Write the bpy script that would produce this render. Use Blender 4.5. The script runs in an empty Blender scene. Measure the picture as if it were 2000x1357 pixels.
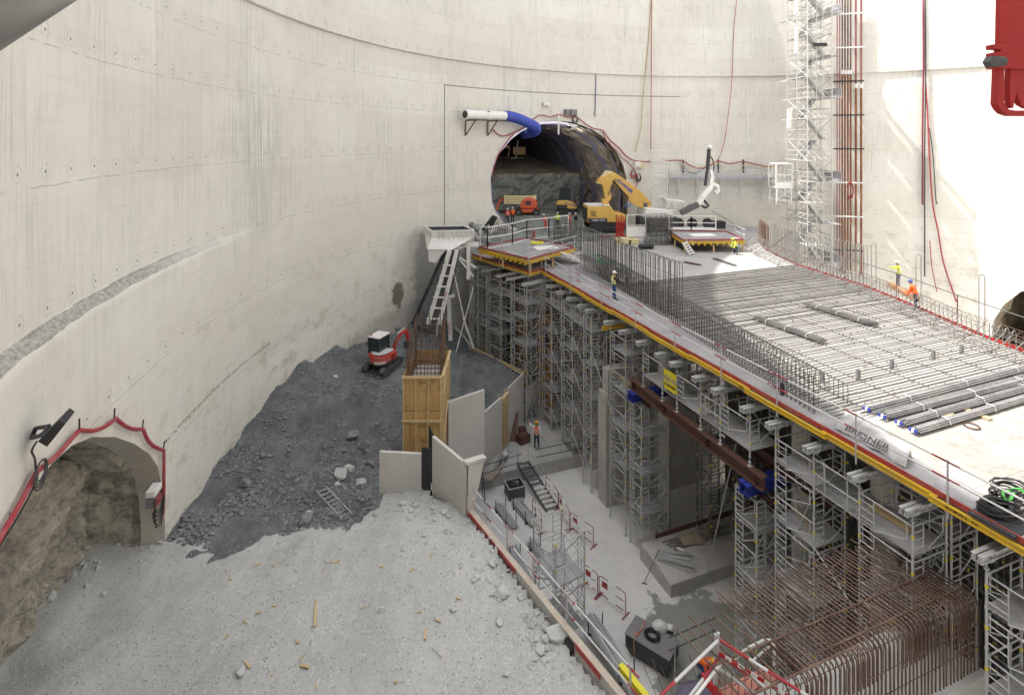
import bpy, bmesh, math, random
from mathutils import Vector, Matrix, noise
from mathutils.geometry import delaunay_2d_cdt
random.seed(7)
R_ = math.radians
scene = bpy.context.scene
COL = scene.collection
# ---------------------------------------------------------------- camera (shift lens, level)
F, HZ, EZ = 1050.0, 269.0, 21.0
cd = bpy.data.cameras.new("camera"); cam = bpy.data.objects.new("camera", cd); COL.objects.link(cam)
cam.location = (0, 0, EZ); cam.rotation_euler = (R_(90), 0, 0)
cd.sensor_width = 36; cd.lens = 36 * F / 2000; cd.shift_y = -(678.5 - HZ) / 2000
cd.clip_end = 2000; cd.clip_start = 0.05
scene.camera = cam
# ---------------------------------------------------------------- world, sun, exposure
SUN_AZ = R_(92.0)      # the light travels towards this compass heading (0 = +Y, 90 = +X)
SUN_EL = R_(60.0)
w = bpy.data.worlds.new("World"); scene.world = w; w.use_nodes = True
nt = w.node_tree; bg = nt.nodes["Background"]
sky = nt.nodes.new("ShaderNodeTexSky"); sky.sky_type = 'NISHITA'; sky.sun_disc = False
sky.sun_elevation = SUN_EL; sky.sun_rotation = SUN_AZ + math.pi
sky.air_density = 1.0; sky.dust_density = 2.5; sky.ozone_density = 1.0
hs = nt.nodes.new("ShaderNodeHueSaturation"); hs.inputs['Saturation'].default_value = .22; nt.links.new(sky.outputs[0], hs.inputs['Color'])
wm = nt.nodes.new("ShaderNodeMix"); wm.data_type = 'RGBA'; wm.blend_type = 'MULTIPLY'; wm.inputs[0].default_value = 1; wm.inputs[7].default_value = (1.0, .99, .965, 1); nt.links.new(hs.outputs[0], wm.inputs[6]); hs = wm
nt.links.new(hs.outputs[2], bg.inputs[0]); bg.inputs[1].default_value = 0.15
sd = bpy.data.lights.new("sun", 'SUN'); sun = bpy.data.objects.new("sun", sd); COL.objects.link(sun)
sd.energy = 2.0; sd.angle = R_(0.5); sd.color = (1.0, 0.95, 0.87)
ldir = Vector((math.sin(SUN_AZ) * math.cos(SUN_EL), math.cos(SUN_AZ) * math.cos(SUN_EL), -math.sin(SUN_EL)))
sun.rotation_euler = ldir.to_track_quat('-Z', 'Y').to_euler(); sun.location = (0, 0, 90)
vs = scene.view_settings
vs.view_transform = 'Standard'; vs.look = 'None'; vs.exposure = 1.78; vs.gamma = 1.0; vs.use_curve_mapping = False
scene.render.resolution_x = 1024; scene.render.resolution_y = 694
# ---------------------------------------------------------------- frames of reference
TH = R_(20.6); S_, C_ = math.sin(TH), math.cos(TH)
def W(px, py, z):            # a point of the photo known to lie on the level z
    d = (EZ - z) * F / (py - HZ); return Vector(((px - 1000) / F * d, d, z))
def D(px, py, d): return Vector(((px - 1000) / F * d, d, EZ - (py - HZ) * d / F))
def AB(a, b, z=0.0): return Vector((a * C_ - b * S_, a * S_ + b * C_, z))    # site grid (a across, b along the slab)
def ab(v): return (v[0] * C_ + v[1] * S_, -v[0] * S_ + v[1] * C_)
def PA(px, py, a):
    t = (px - 1000) / F; d = a / (t * C_ + S_); return D(px, py, d)
def PB(px, py, b):
    t = (px - 1000) / F; d = b / (-t * S_ + C_); return D(px, py, d)
CX, CY, RW = 22.48, 25.03, 36.0
def WH(px, py, dr=0.0):      # a point on the shaft wall
    t = (px - 1000) / F; r = RW - dr; b = CX * t + CY
    q = b * b - (1 + t * t) * (CX * CX + CY * CY - r * r); d = (b + math.sqrt(max(q, 0))) / (1 + t * t)
    return D(px, py, d)
def TZ(v): return (math.degrees(math.atan2(v[1] - CY, v[0] - CX)) % 360, v[2])
def CYL(th, z, dr=0.0): 
    r = RW - dr; return Vector((CX + r * math.cos(R_(th)), CY + r * math.sin(R_(th)), z))
# ---------------------------------------------------------------- tagging
def tag(o, label=None, cat=None, group=None, kind=None):
    if label: o['label'] = label
    if cat: o['category'] = cat
    if group: o['group'] = group
    if kind: o['kind'] = kind
    return o
def empty(name, loc=(0, 0, 0), rz=0.0, label=None, cat=None, group=None):
    o = bpy.data.objects.new(name, None); COL.objects.link(o); o.location = loc; o.rotation_euler = (0, 0, rz)
    o.empty_display_size = 0.2
    return tag(o, label, cat, group)
def copy_tree(o, parent=None, loc=None, rz=None, label=None, group=None):
    c = o.copy(); COL.objects.link(c)
    if parent is not None: c.parent = parent
    if loc is not None: c.location = loc
    if rz is not None: c.rotation_euler = (0, 0, rz)
    if label: c['label'] = label
    if group: c['group'] = group
    for ch in list(o.children): copy_tree(ch, c)
    return c
def inst(name, mesh, parent, loc=(0, 0, 0), rot=(0, 0, 0), sc=(1, 1, 1)):
    o = bpy.data.objects.new(name, mesh); COL.objects.link(o); o.parent = parent
    o.location = loc; o.rotation_euler = rot; o.scale = sc; return o
# ---------------------------------------------------------------- mesh builder
def basis(d):
    d = d.normalized(); u = d.cross(Vector((0, 0, 1)))
    if u.length < 1e-4: u = Vector((1, 0, 0))
    u.normalize(); return u, d.cross(u).normalized()
class MB:
    def __init__(s): s.v = []; s.f = []; s.m = []; s.o = Vector((0, 0, 0))
    def add(s, vs, fs, m=0):
        n = len(s.v); s.v += [Vector(v) for v in vs]; s.f += [tuple(i + n for i in f) for f in fs]; s.m += [m] * len(fs); return s
    def box(s, c, sz, m=0, rz=0.0, M=None):
        hx, hy, hz = sz[0] / 2, sz[1] / 2, sz[2] / 2; c = Vector(c)
        vs = [Vector((x, y, z)) for z in (-hz, hz) for x, y in ((-hx, -hy), (hx, -hy), (hx, hy), (-hx, hy))]
        if M is None: M = Matrix.Rotation(rz, 3, 'Z')
        return s.add([c + M @ v for v in vs], [(3, 2, 1, 0), (4, 5, 6, 7), (0, 1, 5, 4), (1, 2, 6, 5), (2, 3, 7, 6), (3, 0, 4, 7)], m)
    def b2(s, p, q, m=0):
        return s.box([(p[i] + q[i]) / 2 for i in range(3)], [abs(q[i] - p[i]) for i in range(3)], m)
    def bar(s, p, q, wd, ht, m=0, up=None):       # rectangular bar from p to q
        p, q = Vector(p), Vector(q); d = (q - p)
        if d.length < 1e-6: return s
        d.normalize(); up = Vector(up) if up is not None else Vector((0, 0, 1))
        if abs(d.dot(up)) > .98: up = Vector((0, 1, 0))
        x = d.cross(up).normalized(); y = x.cross(d).normalized()
        a = [x * wd / 2 * i + y * ht / 2 * j for i, j in ((-1, -1), (1, -1), (1, 1), (-1, 1))]
        return s.add([p + k for k in a] + [q + k for k in a], [(3, 2, 1, 0), (4, 5, 6, 7), (0, 1, 5, 4), (1, 2, 6, 5), (2, 3, 7, 6), (3, 0, 4, 7)], m)
    def tube(s, p, q, r, n=6, m=0, r2=None, cap=True):
        p, q = Vector(p), Vector(q); d = q - p
        if d.length < 1e-6: return s
        u, v = basis(d); r2 = r if r2 is None else r2
        vs = [p + (u * math.cos(2 * math.pi * i / n) + v * math.sin(2 * math.pi * i / n)) * r for i in range(n)] + \
             [q + (u * math.cos(2 * math.pi * i / n) + v * math.sin(2 * math.pi * i / n)) * r2 for i in range(n)]
        fs = [(i, (i + 1) % n, (i + 1) % n + n, i + n) for i in range(n)]
        if cap: fs += [tuple(range(n))[::-1], tuple(range(n, 2 * n))]
        return s.add(vs, fs, m)
    def path(s, pts, r, n=6, m=0, cap=True, closed=False):
        pts = [Vector(p) for p in pts]; N = len(pts); vs = []; u = None
        for i in range(N):
            a = pts[i - 1] if (i or closed) else pts[0]; b = pts[(i + 1) % N] if (i < N - 1 or closed) else pts[-1]
            d = (b - a)
            if d.length < 1e-7: d = Vector((0, 0, 1))
            d.normalize()
            if u is None: u, v = basis(d)
            else:
                u = u - d * u.dot(d)
                if u.length < 1e-5: u, _ = basis(d)
                u.normalize(); v = d.cross(u)
            rr = r[i] if isinstance(r, (list, tuple)) else r
            vs += [pts[i] + (u * math.cos(2 * math.pi * k / n) + v * math.sin(2 * math.pi * k / n)) * rr for k in range(n)]
        fs = []
        for i in range(N if closed else N - 1):
            j = (i + 1) % N
            fs += [(i * n + k, i * n + (k + 1) % n, j * n + (k + 1) % n, j * n + k) for k in range(n)]
        if cap and not closed: fs += [tuple(range(n))[::-1], tuple((N - 1) * n + k for k in range(n))]
        return s.add(vs, fs, m)
    def ext(s, poly, t, m=0):                     # polygon (3D points) extruded by vector t
        poly = [Vector(p) for p in poly]; n = len(poly); t = Vector(t)
        return s.add(poly + [p + t for p in poly], [tuple(range(n))[::-1], tuple(range(n, 2 * n))] + [(i, (i + 1) % n, (i + 1) % n + n, i + n) for i in range(n)], m)
    def lathe(s, prof, c, m=0, n=16, ax=None):   # prof: (r, h) along axis
        c = Vector(c); ax = Vector(ax) if ax is not None else Vector((0, 0, 1)); u, v = basis(ax); ax = ax.normalized(); vs = []
        for r, h in prof: vs += [c + ax * h + (u * math.cos(2 * math.pi * k / n) + v * math.sin(2 * math.pi * k / n)) * max(r, 1e-4) for k in range(n)]
        fs = [(i * n + k, i * n + (k + 1) % n, (i + 1) * n + (k + 1) % n, (i + 1) * n + k) for i in range(len(prof) - 1) for k in range(n)]
        fs += [tuple(range(n))[::-1], tuple((len(prof) - 1) * n + k for k in range(n))]
        return s.add(vs, fs, m)
    def ball(s, c, r, m=0, n=10, k=6):
        r = r if isinstance(r, (list, tuple)) else (r, r, r); c = Vector(c); vs = []
        for i in range(1, k):
            a = math.pi * i / k
            vs += [c + Vector((r[0] * math.sin(a) * math.cos(2 * math.pi * j / n), r[1] * math.sin(a) * math.sin(2 * math.pi * j / n), r[2] * math.cos(a))) for j in range(n)]
        vs += [c + Vector((0, 0, r[2])), c - Vector((0, 0, r[2]))]; T = len(vs) - 2
        fs = [(i * n + j, (i + 1) * n + j, (i + 1) * n + (j + 1) % n, i * n + (j + 1) % n) for i in range(k - 2) for j in range(n)]
        fs += [(T, j, (j + 1) % n) for j in range(n)] + [(T + 1, (k - 2) * n + (j + 1) % n, (k - 2) * n + j) for j in range(n)]
        return s.add(vs, fs, m)
    def mesh(s, name, mats, smooth=False):
        me = bpy.data.meshes.new(name)
        me.from_pydata([tuple(v - s.o) for v in s.v], [], s.f)
        mats = mats if isinstance(mats, (list, tuple)) else [mats]
        for x in mats: me.materials.append(x)
        me.polygons.foreach_set('material_index', s.m)
        if smooth: me.polygons.foreach_set('use_smooth', [True] * len(s.f))
        me.update()
        bm = bmesh.new(); bm.from_mesh(me); bmesh.ops.recalc_face_normals(bm, faces=bm.faces); bm.to_mesh(me); bm.free()
        return me
    def build(s, name, mats, parent=None, smooth=False, bevel=0):
        # world-built parts of an un-rotated parent are shifted to the parent's location
        s.o = Vector(parent.location) if (parent is not None and parent.parent is None and not parent.get('_local')) else Vector((0, 0, 0))
        if parent is not None and parent.parent is not None: s.o = Vector(parent.parent.location) if not parent.parent.get('_local') else Vector((0, 0, 0))
        o = bpy.data.objects.new(name, s.mesh(name, mats, smooth)); COL.objects.link(o)
        if parent is not None: o.parent = parent
        if bevel:
            b = o.modifiers.new('bevel', 'BEVEL'); b.width = bevel; b.segments = 2; b.limit_method = 'ANGLE'
        return o
def local(o): o['_local'] = 1; return o
def top(mb, name, mats, label, cat, group=None, smooth=False, bevel=0, base=None):
    # a thing that is a single mesh; its origin at its base
    if base is None:
        n = len(mb.v); base = Vector((sum(v.x for v in mb.v) / n, sum(v.y for v in mb.v) / n, min(v.z for v in mb.v)))
    mb.o = Vector(base); o = bpy.data.objects.new(name, mb.mesh(name, mats, smooth)); COL.objects.link(o); o.location = base
    if bevel:
        b = o.modifiers.new('bevel', 'BEVEL'); b.width = bevel; b.segments = 2; b.limit_method = 'ANGLE'
    return tag(o, label, cat, group)
def struct(mb, name, mats, smooth=False):
    mb.o = Vector((0, 0, 0)); o = bpy.data.objects.new(name, mb.mesh(name, mats, smooth)); COL.objects.link(o); return tag(o, kind='structure')
def lerp(a, b, t): return a + (b - a) * t
def text_part(name, txt, size, mat, M, parent=None, depth=0.004, squash=1.0, bold=0.0):
    # lettering as a mesh; M places the text plane (x along the line, y up)
    cu = bpy.data.curves.new(name, 'FONT'); cu.body = txt; cu.size = size; cu.align_x = 'CENTER'; cu.align_y = 'CENTER'; cu.extrude = depth; cu.offset = bold
    t = bpy.data.objects.new(name, cu); COL.objects.link(t)
    dg = bpy.context.evaluated_depsgraph_get(); dg.update()
    me = bpy.data.meshes.new_from_object(t.evaluated_get(dg)); bpy.data.objects.remove(t)
    po = Vector(parent.location) if (parent is not None and parent.parent is None and not parent.get('_local')) else Vector((0, 0, 0))
    me.transform(Matrix.Translation(-po) @ M @ Matrix.Diagonal((squash, 1, 1, 1)))
    me.materials.clear(); me.materials.append(mat)
    o = bpy.data.objects.new(name, me); COL.objects.link(o)
    if parent is not None: o.parent = parent
    return o
def frame(o, x, y):          # matrix from an origin, x axis and y axis
    x = Vector(x).normalized(); y = Vector(y); y = (y - x * y.dot(x)).normalized(); z = x.cross(y)
    return Matrix(((x.x, y.x, z.x, o[0]), (x.y, y.y, z.y, o[1]), (x.z, y.z, z.z, o[2]), (0, 0, 0, 1)))
# ---------------------------------------------------------------- materials
def nmat(name):
    m = bpy.data.materials.new(name); m.use_nodes = True; nt = m.node_tree; return m, nt, nt.nodes["Principled BSDF"]
def ramp(nt, fac, stops):
    r = nt.nodes.new("ShaderNodeValToRGB"); el = r.color_ramp.elements
    while len(el) < len(stops): el.new(0.5)
    for e, (p, c) in zip(el, stops): e.position = p; e.color = (c, c, c, 1) if isinstance(c, (int, float)) else tuple(c) + (1,)
    nt.links.new(fac, r.inputs[0]); return r.outputs[0]
def noi(nt, vec, scale, detail=4, rough=.6, dist=0):
    n = nt.nodes.new("ShaderNodeTexNoise"); n.inputs['Scale'].default_value = scale; n.inputs['Detail'].default_value = detail
    n.inputs['Roughness'].default_value = rough; n.inputs['Distortion'].default_value = dist
    if vec is not None: nt.links.new(vec, n.inputs['Vector'])
    return n.outputs['Fac']
def mapv(nt, vec, sc=(1, 1, 1), loc=(0, 0, 0), rot=(0, 0, 0)):
    n = nt.nodes.new("ShaderNodeMapping"); n.inputs['Scale'].default_value = sc; n.inputs['Location'].default_value = loc; n.inputs['Rotation'].default_value = rot
    nt.links.new(vec, n.inputs['Vector']); return n.outputs[0]
def mix(nt, fac, a, b, mode='MIX'):
    n = nt.nodes.new("ShaderNodeMix"); n.data_type = 'RGBA'; n.blend_type = mode
    for inp, val in ((n.inputs[0], fac), (n.inputs[6], a), (n.inputs[7], b)):
        if isinstance(val, (int, float)): inp.default_value = val if inp == n.inputs[0] else (val, val, val, 1)
        elif isinstance(val, (tuple, list)): inp.default_value = tuple(val) + (1,)
        else: nt.links.new(val, inp)
    return n.outputs[2]
def mth(nt, op, a, b=None, c=None, clamp=False):
    n = nt.nodes.new("ShaderNodeMath"); n.operation = op; n.use_clamp = clamp
    for i, v in enumerate((a, b, c)):
        if v is None: continue
        if isinstance(v, (int, float)): n.inputs[i].default_value = v
        else: nt.links.new(v, n.inputs[i])
    return n.outputs[0]
def bump(nt, bs, h, strength=.4, dist=.02):
    b = nt.nodes.new("ShaderNodeBump"); b.inputs['Strength'].default_value = strength; b.inputs['Distance'].default_value = dist
    nt.links.new(h, b.inputs['Height']); nt.links.new(b.outputs[0], bs.inputs['Normal'])
def objc(nt): return nt.nodes.new("ShaderNodeTexCoord").outputs['Object']
def posc(nt): return nt.nodes.new("ShaderNodeNewGeometry").outputs['Position']
def paint(name, col, rough=.5, metal=0, dirt=.35, scale=3.0, dirtcol=None, b=.15):
    m, nt, bs = nmat(name); v = posc(nt)
    n = noi(nt, v, scale, 6, .7); f = ramp(nt, n, [(.42, 0.0), (.72, dirt)])
    dc = dirtcol or tuple(c * .45 + .06 for c in col)
    c = mix(nt, f, col, dc)
    n2 = noi(nt, v, scale * 9, 3, .6); c = mix(nt, mth(nt, 'MULTIPLY', n2, .25), c, tuple(x * .8 for x in col))
    nt.links.new(c, bs.inputs['Base Color']); bs.inputs['Roughness'].default_value = rough; bs.inputs['Metallic'].default_value = metal
    if b: bump(nt, bs, n2, b, .01)
    return m
# shaft wall: cast rings with day joints, tie-hole cones, trowel streaks (uv = arc length, height)
JZ = [12.9, 16.4, 19.8, 23.32, 25.66, 27.96, 31.6, 35.3, 39.0, 9.4, 5.9, 2.3]
def m_wall():
    m, nt, bs = nmat("shaft_concrete")
    uv = nt.nodes.new("ShaderNodeUVMap"); uv.uv_map = 'arc'
    sep = nt.nodes.new("ShaderNodeSeparateXYZ"); nt.links.new(uv.outputs[0], sep.inputs[0]); U, V = sep.outputs[0], sep.outputs[1]
    wob = mth(nt, 'MULTIPLY', mth(nt, 'SUBTRACT', noi(nt, mapv(nt, uv.outputs[0], (.8, .8, 1)), 1.0, 3), .5), .16)
    Vw = mth(nt, 'ADD', V, wob)
    line = None; dots = None; halo = None; dim = None
    for z in JZ:
        d = mth(nt, 'ABSOLUTE', mth(nt, 'SUBTRACT', Vw, z)); l = mth(nt, 'LESS_THAN', d, .017)
        line = l if line is None else mth(nt, 'MAXIMUM', line, l)
        # ties 0.33 m above every joint, 1.33 m apart
        du = mth(nt, 'MULTIPLY', mth(nt, 'SUBTRACT', mth(nt, 'FRACT', mth(nt, 'DIVIDE', mth(nt, 'ADD', U, z * .37), 1.33)), .5), 1.33)
        dv = mth(nt, 'SUBTRACT', V, z + .36)
        r = mth(nt, 'SQRT', mth(nt, 'ADD', mth(nt, 'MULTIPLY', du, du), mth(nt, 'MULTIPLY', dv, dv)))
        dd = mth(nt, 'LESS_THAN', r, .04); hh = mth(nt, 'LESS_THAN', mth(nt, 'ABSOLUTE', mth(nt, 'SUBTRACT', r, .2)), .012)
        dots = dd if dots is None else mth(nt, 'MAXIMUM', dots, dd); halo = hh if halo is None else mth(nt, 'MAXIMUM', halo, hh)
    # panel tone: big cells per pour
    vor = nt.nodes.new("ShaderNodeTexBrick"); vor.inputs['Scale'].default_value = 1; vor.inputs['Mortar Size'].default_value = .012
    vor.inputs['Brick Width'].default_value = 7.4; vor.inputs['Row Height'].default_value = 3.5; vor.inputs['Color1'].default_value = (0, 0, 0, 1); vor.inputs['Color2'].default_value = (1, 1, 1, 1); vor.inputs['Mortar'].default_value = (.5, .5, .5, 1)
    nt.links.new(mapv(nt, uv.outputs[0], (1, 1, 1), (0, -1.9 + 3.5, 0)), vor.inputs['Vector'])
    big = noi(nt, mapv(nt, uv.outputs[0], (.12, .16, 1)), 1.0, 5, .65)
    med = noi(nt, mapv(nt, uv.outputs[0], (1.1, .9, 1), (5, 3, 0)), 1.0, 6, .7)
    st1 = noi(nt, mapv(nt, uv.outputs[0], (4.5, .10, 1)), 1.0, 4, .75)          # trowel / run streaks
    st2 = noi(nt, mapv(nt, uv.outputs[0], (16, .35, 1), (3, 9, 0)), 1.0, 3, .7)
    hz = noi(nt, mapv(nt, uv.outputs[0], (.35, 6, 1), (1, 2, 0)), 1.0, 3, .7)     # horizontal board marks
    where = ramp(nt, noi(nt, mapv(nt, uv.outputs[0], (.22, .09, 1), (11, 0, 0)), 1.0, 4, .6), [(.42, 0.0), (.62, 1.0)])
    upper = ramp(nt, mth(nt, 'DIVIDE', mth(nt, 'SUBTRACT', V, 14.0), 4.0, clamp=True), [(0, .2), (1, 1.0)])
    where = mth(nt, 'MULTIPLY', where, upper)
    c = mix(nt, ramp(nt, big, [(.3, 0.0), (.7, 1.0)]), (.67, .645, .585), (.76, .745, .705))
    c = mix(nt, mth(nt, 'MULTIPLY', vor.outputs[0], .36), c, (.56, .535, .475))
    c = mix(nt, ramp(nt, med, [(.5, 0.0), (.8, .45)]), c, (.50, .49, .455))
    s = mth(nt, 'MULTIPLY', ramp(nt, st1, [(.5, 0.0), (.68, 1.0)]), mth(nt, 'ADD', mth(nt, 'MULTIPLY', where, .42), .04))
    c = mix(nt, s, c, (.33, .33, .30))
    s2 = mth(nt, 'MULTIPLY', ramp(nt, st2, [(.52, 0.0), (.66, 1.0)]), mth(nt, 'ADD', mth(nt, 'MULTIPLY', where, .36), .05))
    c = mix(nt, s2, c, (.30, .30, .28))
    c = mix(nt, mth(nt, 'MULTIPLY', ramp(nt, hz, [(.55, 0.0), (.75, 1.0)]), .22), c, (.42, .40, .36))
    sp = ramp(nt, noi(nt, mapv(nt, uv.outputs[0], (3.5, 3.5, 1)), 1.0, 6, .85), [(.70, 0.0), (.76, .5)])
    c = mix(nt, sp, c, (.30, .28, .22))
    rub = mth(nt, 'MULTIPLY', ramp(nt, noi(nt, mapv(nt, uv.outputs[0], (.5, .7, 1), (30, 8, 0)), 1.0, 7, .75), [(.52, 0.0), (.66, .8)]), ramp(nt, mth(nt, 'DIVIDE', mth(nt, 'SUBTRACT', 14.5, V), 6.0, clamp=True), [(0, 0.0), (1, 1.0)]))
    c = mix(nt, rub, c, (.42, .385, .32))
    lft = ramp(nt, mth(nt, 'DIVIDE', mth(nt, 'SUBTRACT', U, 111.5), 8.0, clamp=True), [(0, 0.0), (1, 1.0)])
    band = mth(nt, 'MULTIPLY', mth(nt, 'MULTIPLY', mth(nt, 'GREATER_THAN', Vw, 16.16), mth(nt, 'LESS_THAN', Vw, 16.44)), lft)
    rgh = noi(nt, mapv(nt, uv.outputs[0], (6, 9, 1)), 1.0, 8, .85)
    c = mix(nt, mth(nt, 'MULTIPLY', band, ramp(nt, rgh, [(.35, .2), (.6, .95)])), c, (.20, .20, .185))
    dkm = ramp(nt, mth(nt, 'SQRT', mth(nt, 'ADD', mth(nt, 'POWER', mth(nt, 'DIVIDE', mth(nt, 'SUBTRACT', U, 109.6), 3.4), 2), mth(nt, 'POWER', mth(nt, 'DIVIDE', mth(nt, 'SUBTRACT', V, 20.2), 5.2), 2))), [(.3, 1.0), (1.0, 0.0)])
    c = mix(nt, mth(nt, 'MULTIPLY', dkm, ramp(nt, noi(nt, mapv(nt, uv.outputs[0], (11, .16, 1), (8, 1, 0)), 1.0, 5, .8), [(.47, 0.0), (.62, .75)])), c, (.24, .235, .21))
    for zc, u0, u1 in ((21.15, 104, 117), (24.6, 99, 112), (14.7, 84, 108), (30.0, 60, 100), (18.4, 50, 66), (27.0, 20, 60)):
        k = mth(nt, 'MULTIPLY', mth(nt, 'LESS_THAN', mth(nt, 'ABSOLUTE', mth(nt, 'SUBTRACT', Vw, zc)), .085), mth(nt, 'MULTIPLY', mth(nt, 'GREATER_THAN', U, u0), mth(nt, 'LESS_THAN', U, u1)))
        c = mix(nt, mth(nt, 'MULTIPLY', k, ramp(nt, noi(nt, mapv(nt, uv.outputs[0], (7, 7, 1)), 1.0, 3, .7), [(.55, 0.0), (.6, .45)])), c, (.84, .83, .78))
    # mucky splash low on the wall beside the chute, old cut line and frame joint round the big tunnel
    def near(u0, v0, su, sv, th0):
        q = mth(nt, 'SQRT', mth(nt, 'ADD', mth(nt, 'POWER', mth(nt, 'DIVIDE', mth(nt, 'SUBTRACT', U, u0), su), 2), mth(nt, 'POWER', mth(nt, 'DIVIDE', mth(nt, 'SUBTRACT', V, v0), sv), 2)))
        return mth(nt, 'ADD', q, mth(nt, 'MULTIPLY', mth(nt, 'SUBTRACT', noi(nt, mapv(nt, uv.outputs[0], (1.6, 1.6, 1)), 1.0, 7, .75), .5), th0))
    c = mix(nt, ramp(nt, near(94.9, 8.6, .75, 1.2, 2.2), [(.75, .85), (1.0, 0.0)]), c, (.13, .115, .08))
    c = mix(nt, ramp(nt, near(91.6, 9.6, 1.6, 4.2, 1.6), [(.7, .55), (1.15, 0.0)]), c, (.20, .21, .22))
    c = mix(nt, ramp(nt, near(95, 6.2, 8, 1.6, 2.0), [(.6, .4), (1.0, 0.0)]), c, (.24, .235, .22))
    fr = mth(nt, 'MULTIPLY', mth(nt, 'LESS_THAN', mth(nt, 'ABSOLUTE', mth(nt, 'SUBTRACT', U, 89.28)), .075), mth(nt, 'LESS_THAN', V, 25.6))
    fr = mth(nt, 'MAXIMUM', fr, mth(nt, 'MULTIPLY', mth(nt, 'LESS_THAN', mth(nt, 'ABSOLUTE', mth(nt, 'SUBTRACT', V, 25.62)), .05), mth(nt, 'MULTIPLY', mth(nt, 'LESS_THAN', U, 89.3), mth(nt, 'GREATER_THAN', U, 60))))
    c = mix(nt, mth(nt, 'MULTIPLY', fr, .8), c, (.14, .135, .12))
    cut = mth(nt, 'MULTIPLY', mth(nt, 'LESS_THAN', mth(nt, 'ABSOLUTE', mth(nt, 'SUBTRACT', Vw, 9.75)), .07), mth(nt, 'MULTIPLY', mth(nt, 'GREATER_THAN', U, 108.6), mth(nt, 'LESS_THAN', U, 118.5)))
    c = mix(nt, mth(nt, 'MULTIPLY', cut, ramp(nt, noi(nt, mapv(nt, uv.outputs[0], (9, 9, 1)), 1.0, 3, .7), [(.45, 0.0), (.6, .85)])), c, (.12, .11, .08))
    bro = mth(nt, 'GREATER_THAN', noi(nt, mapv(nt, uv.outputs[0], (.9, .9, 1)), 1.0, 2), .47)
    c = mix(nt, mth(nt, 'MULTIPLY', mth(nt, 'MULTIPLY', line, bro), .38), c, (.16, .15, .13))
    c = mix(nt, mth(nt, 'MULTIPLY', halo, .33), c, (.25, .25, .23))
    c = mix(nt, mth(nt, 'MULTIPLY', dots, .85), c, (.06, .06, .06))
    nt.links.new(c, bs.inputs['Base Color']); bs.inputs['Roughness'].default_value = .85
    hsum = mth(nt, 'SUBTRACT', mth(nt, 'ADD', mth(nt, 'MULTIPLY', med, .5), mth(nt, 'ADD', mth(nt, 'MULTIPLY', st2, .12), noi(nt, mapv(nt, uv.outputs[0], (9, 9, 1)), 1.0, 5, .7))), mth(nt, 'MULTIPLY', line, .9))
    bump(nt, bs, hsum, .35, .03)
    return m
def m_conc(name, c1, c2, stain=.3, scale=1.0, rough=.85, vst=0.0, b=.25, dark=None):
    m, nt, bs = nmat(name); v = posc(nt)
    a = noi(nt, v, .35 * scale, 6, .65); bb = noi(nt, v, 1.7 * scale, 8, .75); f = noi(nt, v, 14 * scale, 5, .7)
    c = mix(nt, ramp(nt, a, [(.35, 0.0), (.65, 1.0)]), c1, c2)
    c = mix(nt, ramp(nt, bb, [(.5, 0.0), (.74, stain)]), c, dark or tuple(x * .45 for x in c1))
    if vst:
        s = noi(nt, mapv(nt, v, (5, 5, .35)), 1.0, 4, .7); c = mix(nt, ramp(nt, s, [(.52, 0.0), (.72, vst)]), c, tuple(x * .4 for x in c1))
    c = mix(nt, mth(nt, 'MULTIPLY', ramp(nt, f, [(.5, 0.0), (.8, 1.0)]), .25), c, tuple(x * .5 for x in c1))
    nt.links.new(c, bs.inputs['Base Color']); bs.inputs['Roughness'].default_value = rough
    bump(nt, bs, mth(nt, 'ADD', bb, mth(nt, 'MULTIPLY', f, .5)), b, .02); return m
def m_metal(name, col, rough=.42, metal=.75, dirt=.3, dirtcol=(.20, .19, .18), sc=2.2):
    m, nt, bs = nmat(name); v = posc(nt); n = noi(nt, v, sc, 6, .7); c = mix(nt, ramp(nt, n, [(.45, 0.0), (.7, dirt)]), col, dirtcol)
    nt.links.new(c, bs.inputs['Base Color']); bs.inputs['Metallic'].default_value = metal
    nt.links.new(ramp(nt, n, [(.3, rough), (.8, min(1, rough + .3))]), bs.inputs['Roughness']); return m
def m_rebar(name, c1, c2, metal=.2):
    m, nt, bs = nmat(name); v = posc(nt); n = noi(nt, v, 1.3, 5, .7); n2 = noi(nt, v, 30, 3, .6)
    c = mix(nt, ramp(nt, n, [(.4, 0.0), (.62, 1.0)]), c1, c2); c = mix(nt, mth(nt, 'MULTIPLY', n2, .5), c, tuple(x * .5 for x in c1))
    nt.links.new(c, bs.inputs['Base Color']); bs.inputs['Roughness'].default_value = .6; bs.inputs['Metallic'].default_value = metal; bump(nt, bs, n2, .3, .004); return m
def m_wood(name, c1, c2, along=(1, 1, .12), sc=6, stain=.4):
    m, nt, bs = nmat(name); v = objc(nt); g = noi(nt, mapv(nt, v, along), sc, 6, .65, 1.2); n = noi(nt, v, 1.1, 6, .7)
    c = mix(nt, ramp(nt, g, [(.35, 0.0), (.65, 1.0)]), c1, c2); c = mix(nt, ramp(nt, n, [(.52, 0.0), (.7, stain)]), c, tuple(x * .3 for x in c1))
    nt.links.new(c, bs.inputs['Base Color']); bs.inputs['Roughness'].default_value = .7; bump(nt, bs, g, .25, .01); return m
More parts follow.
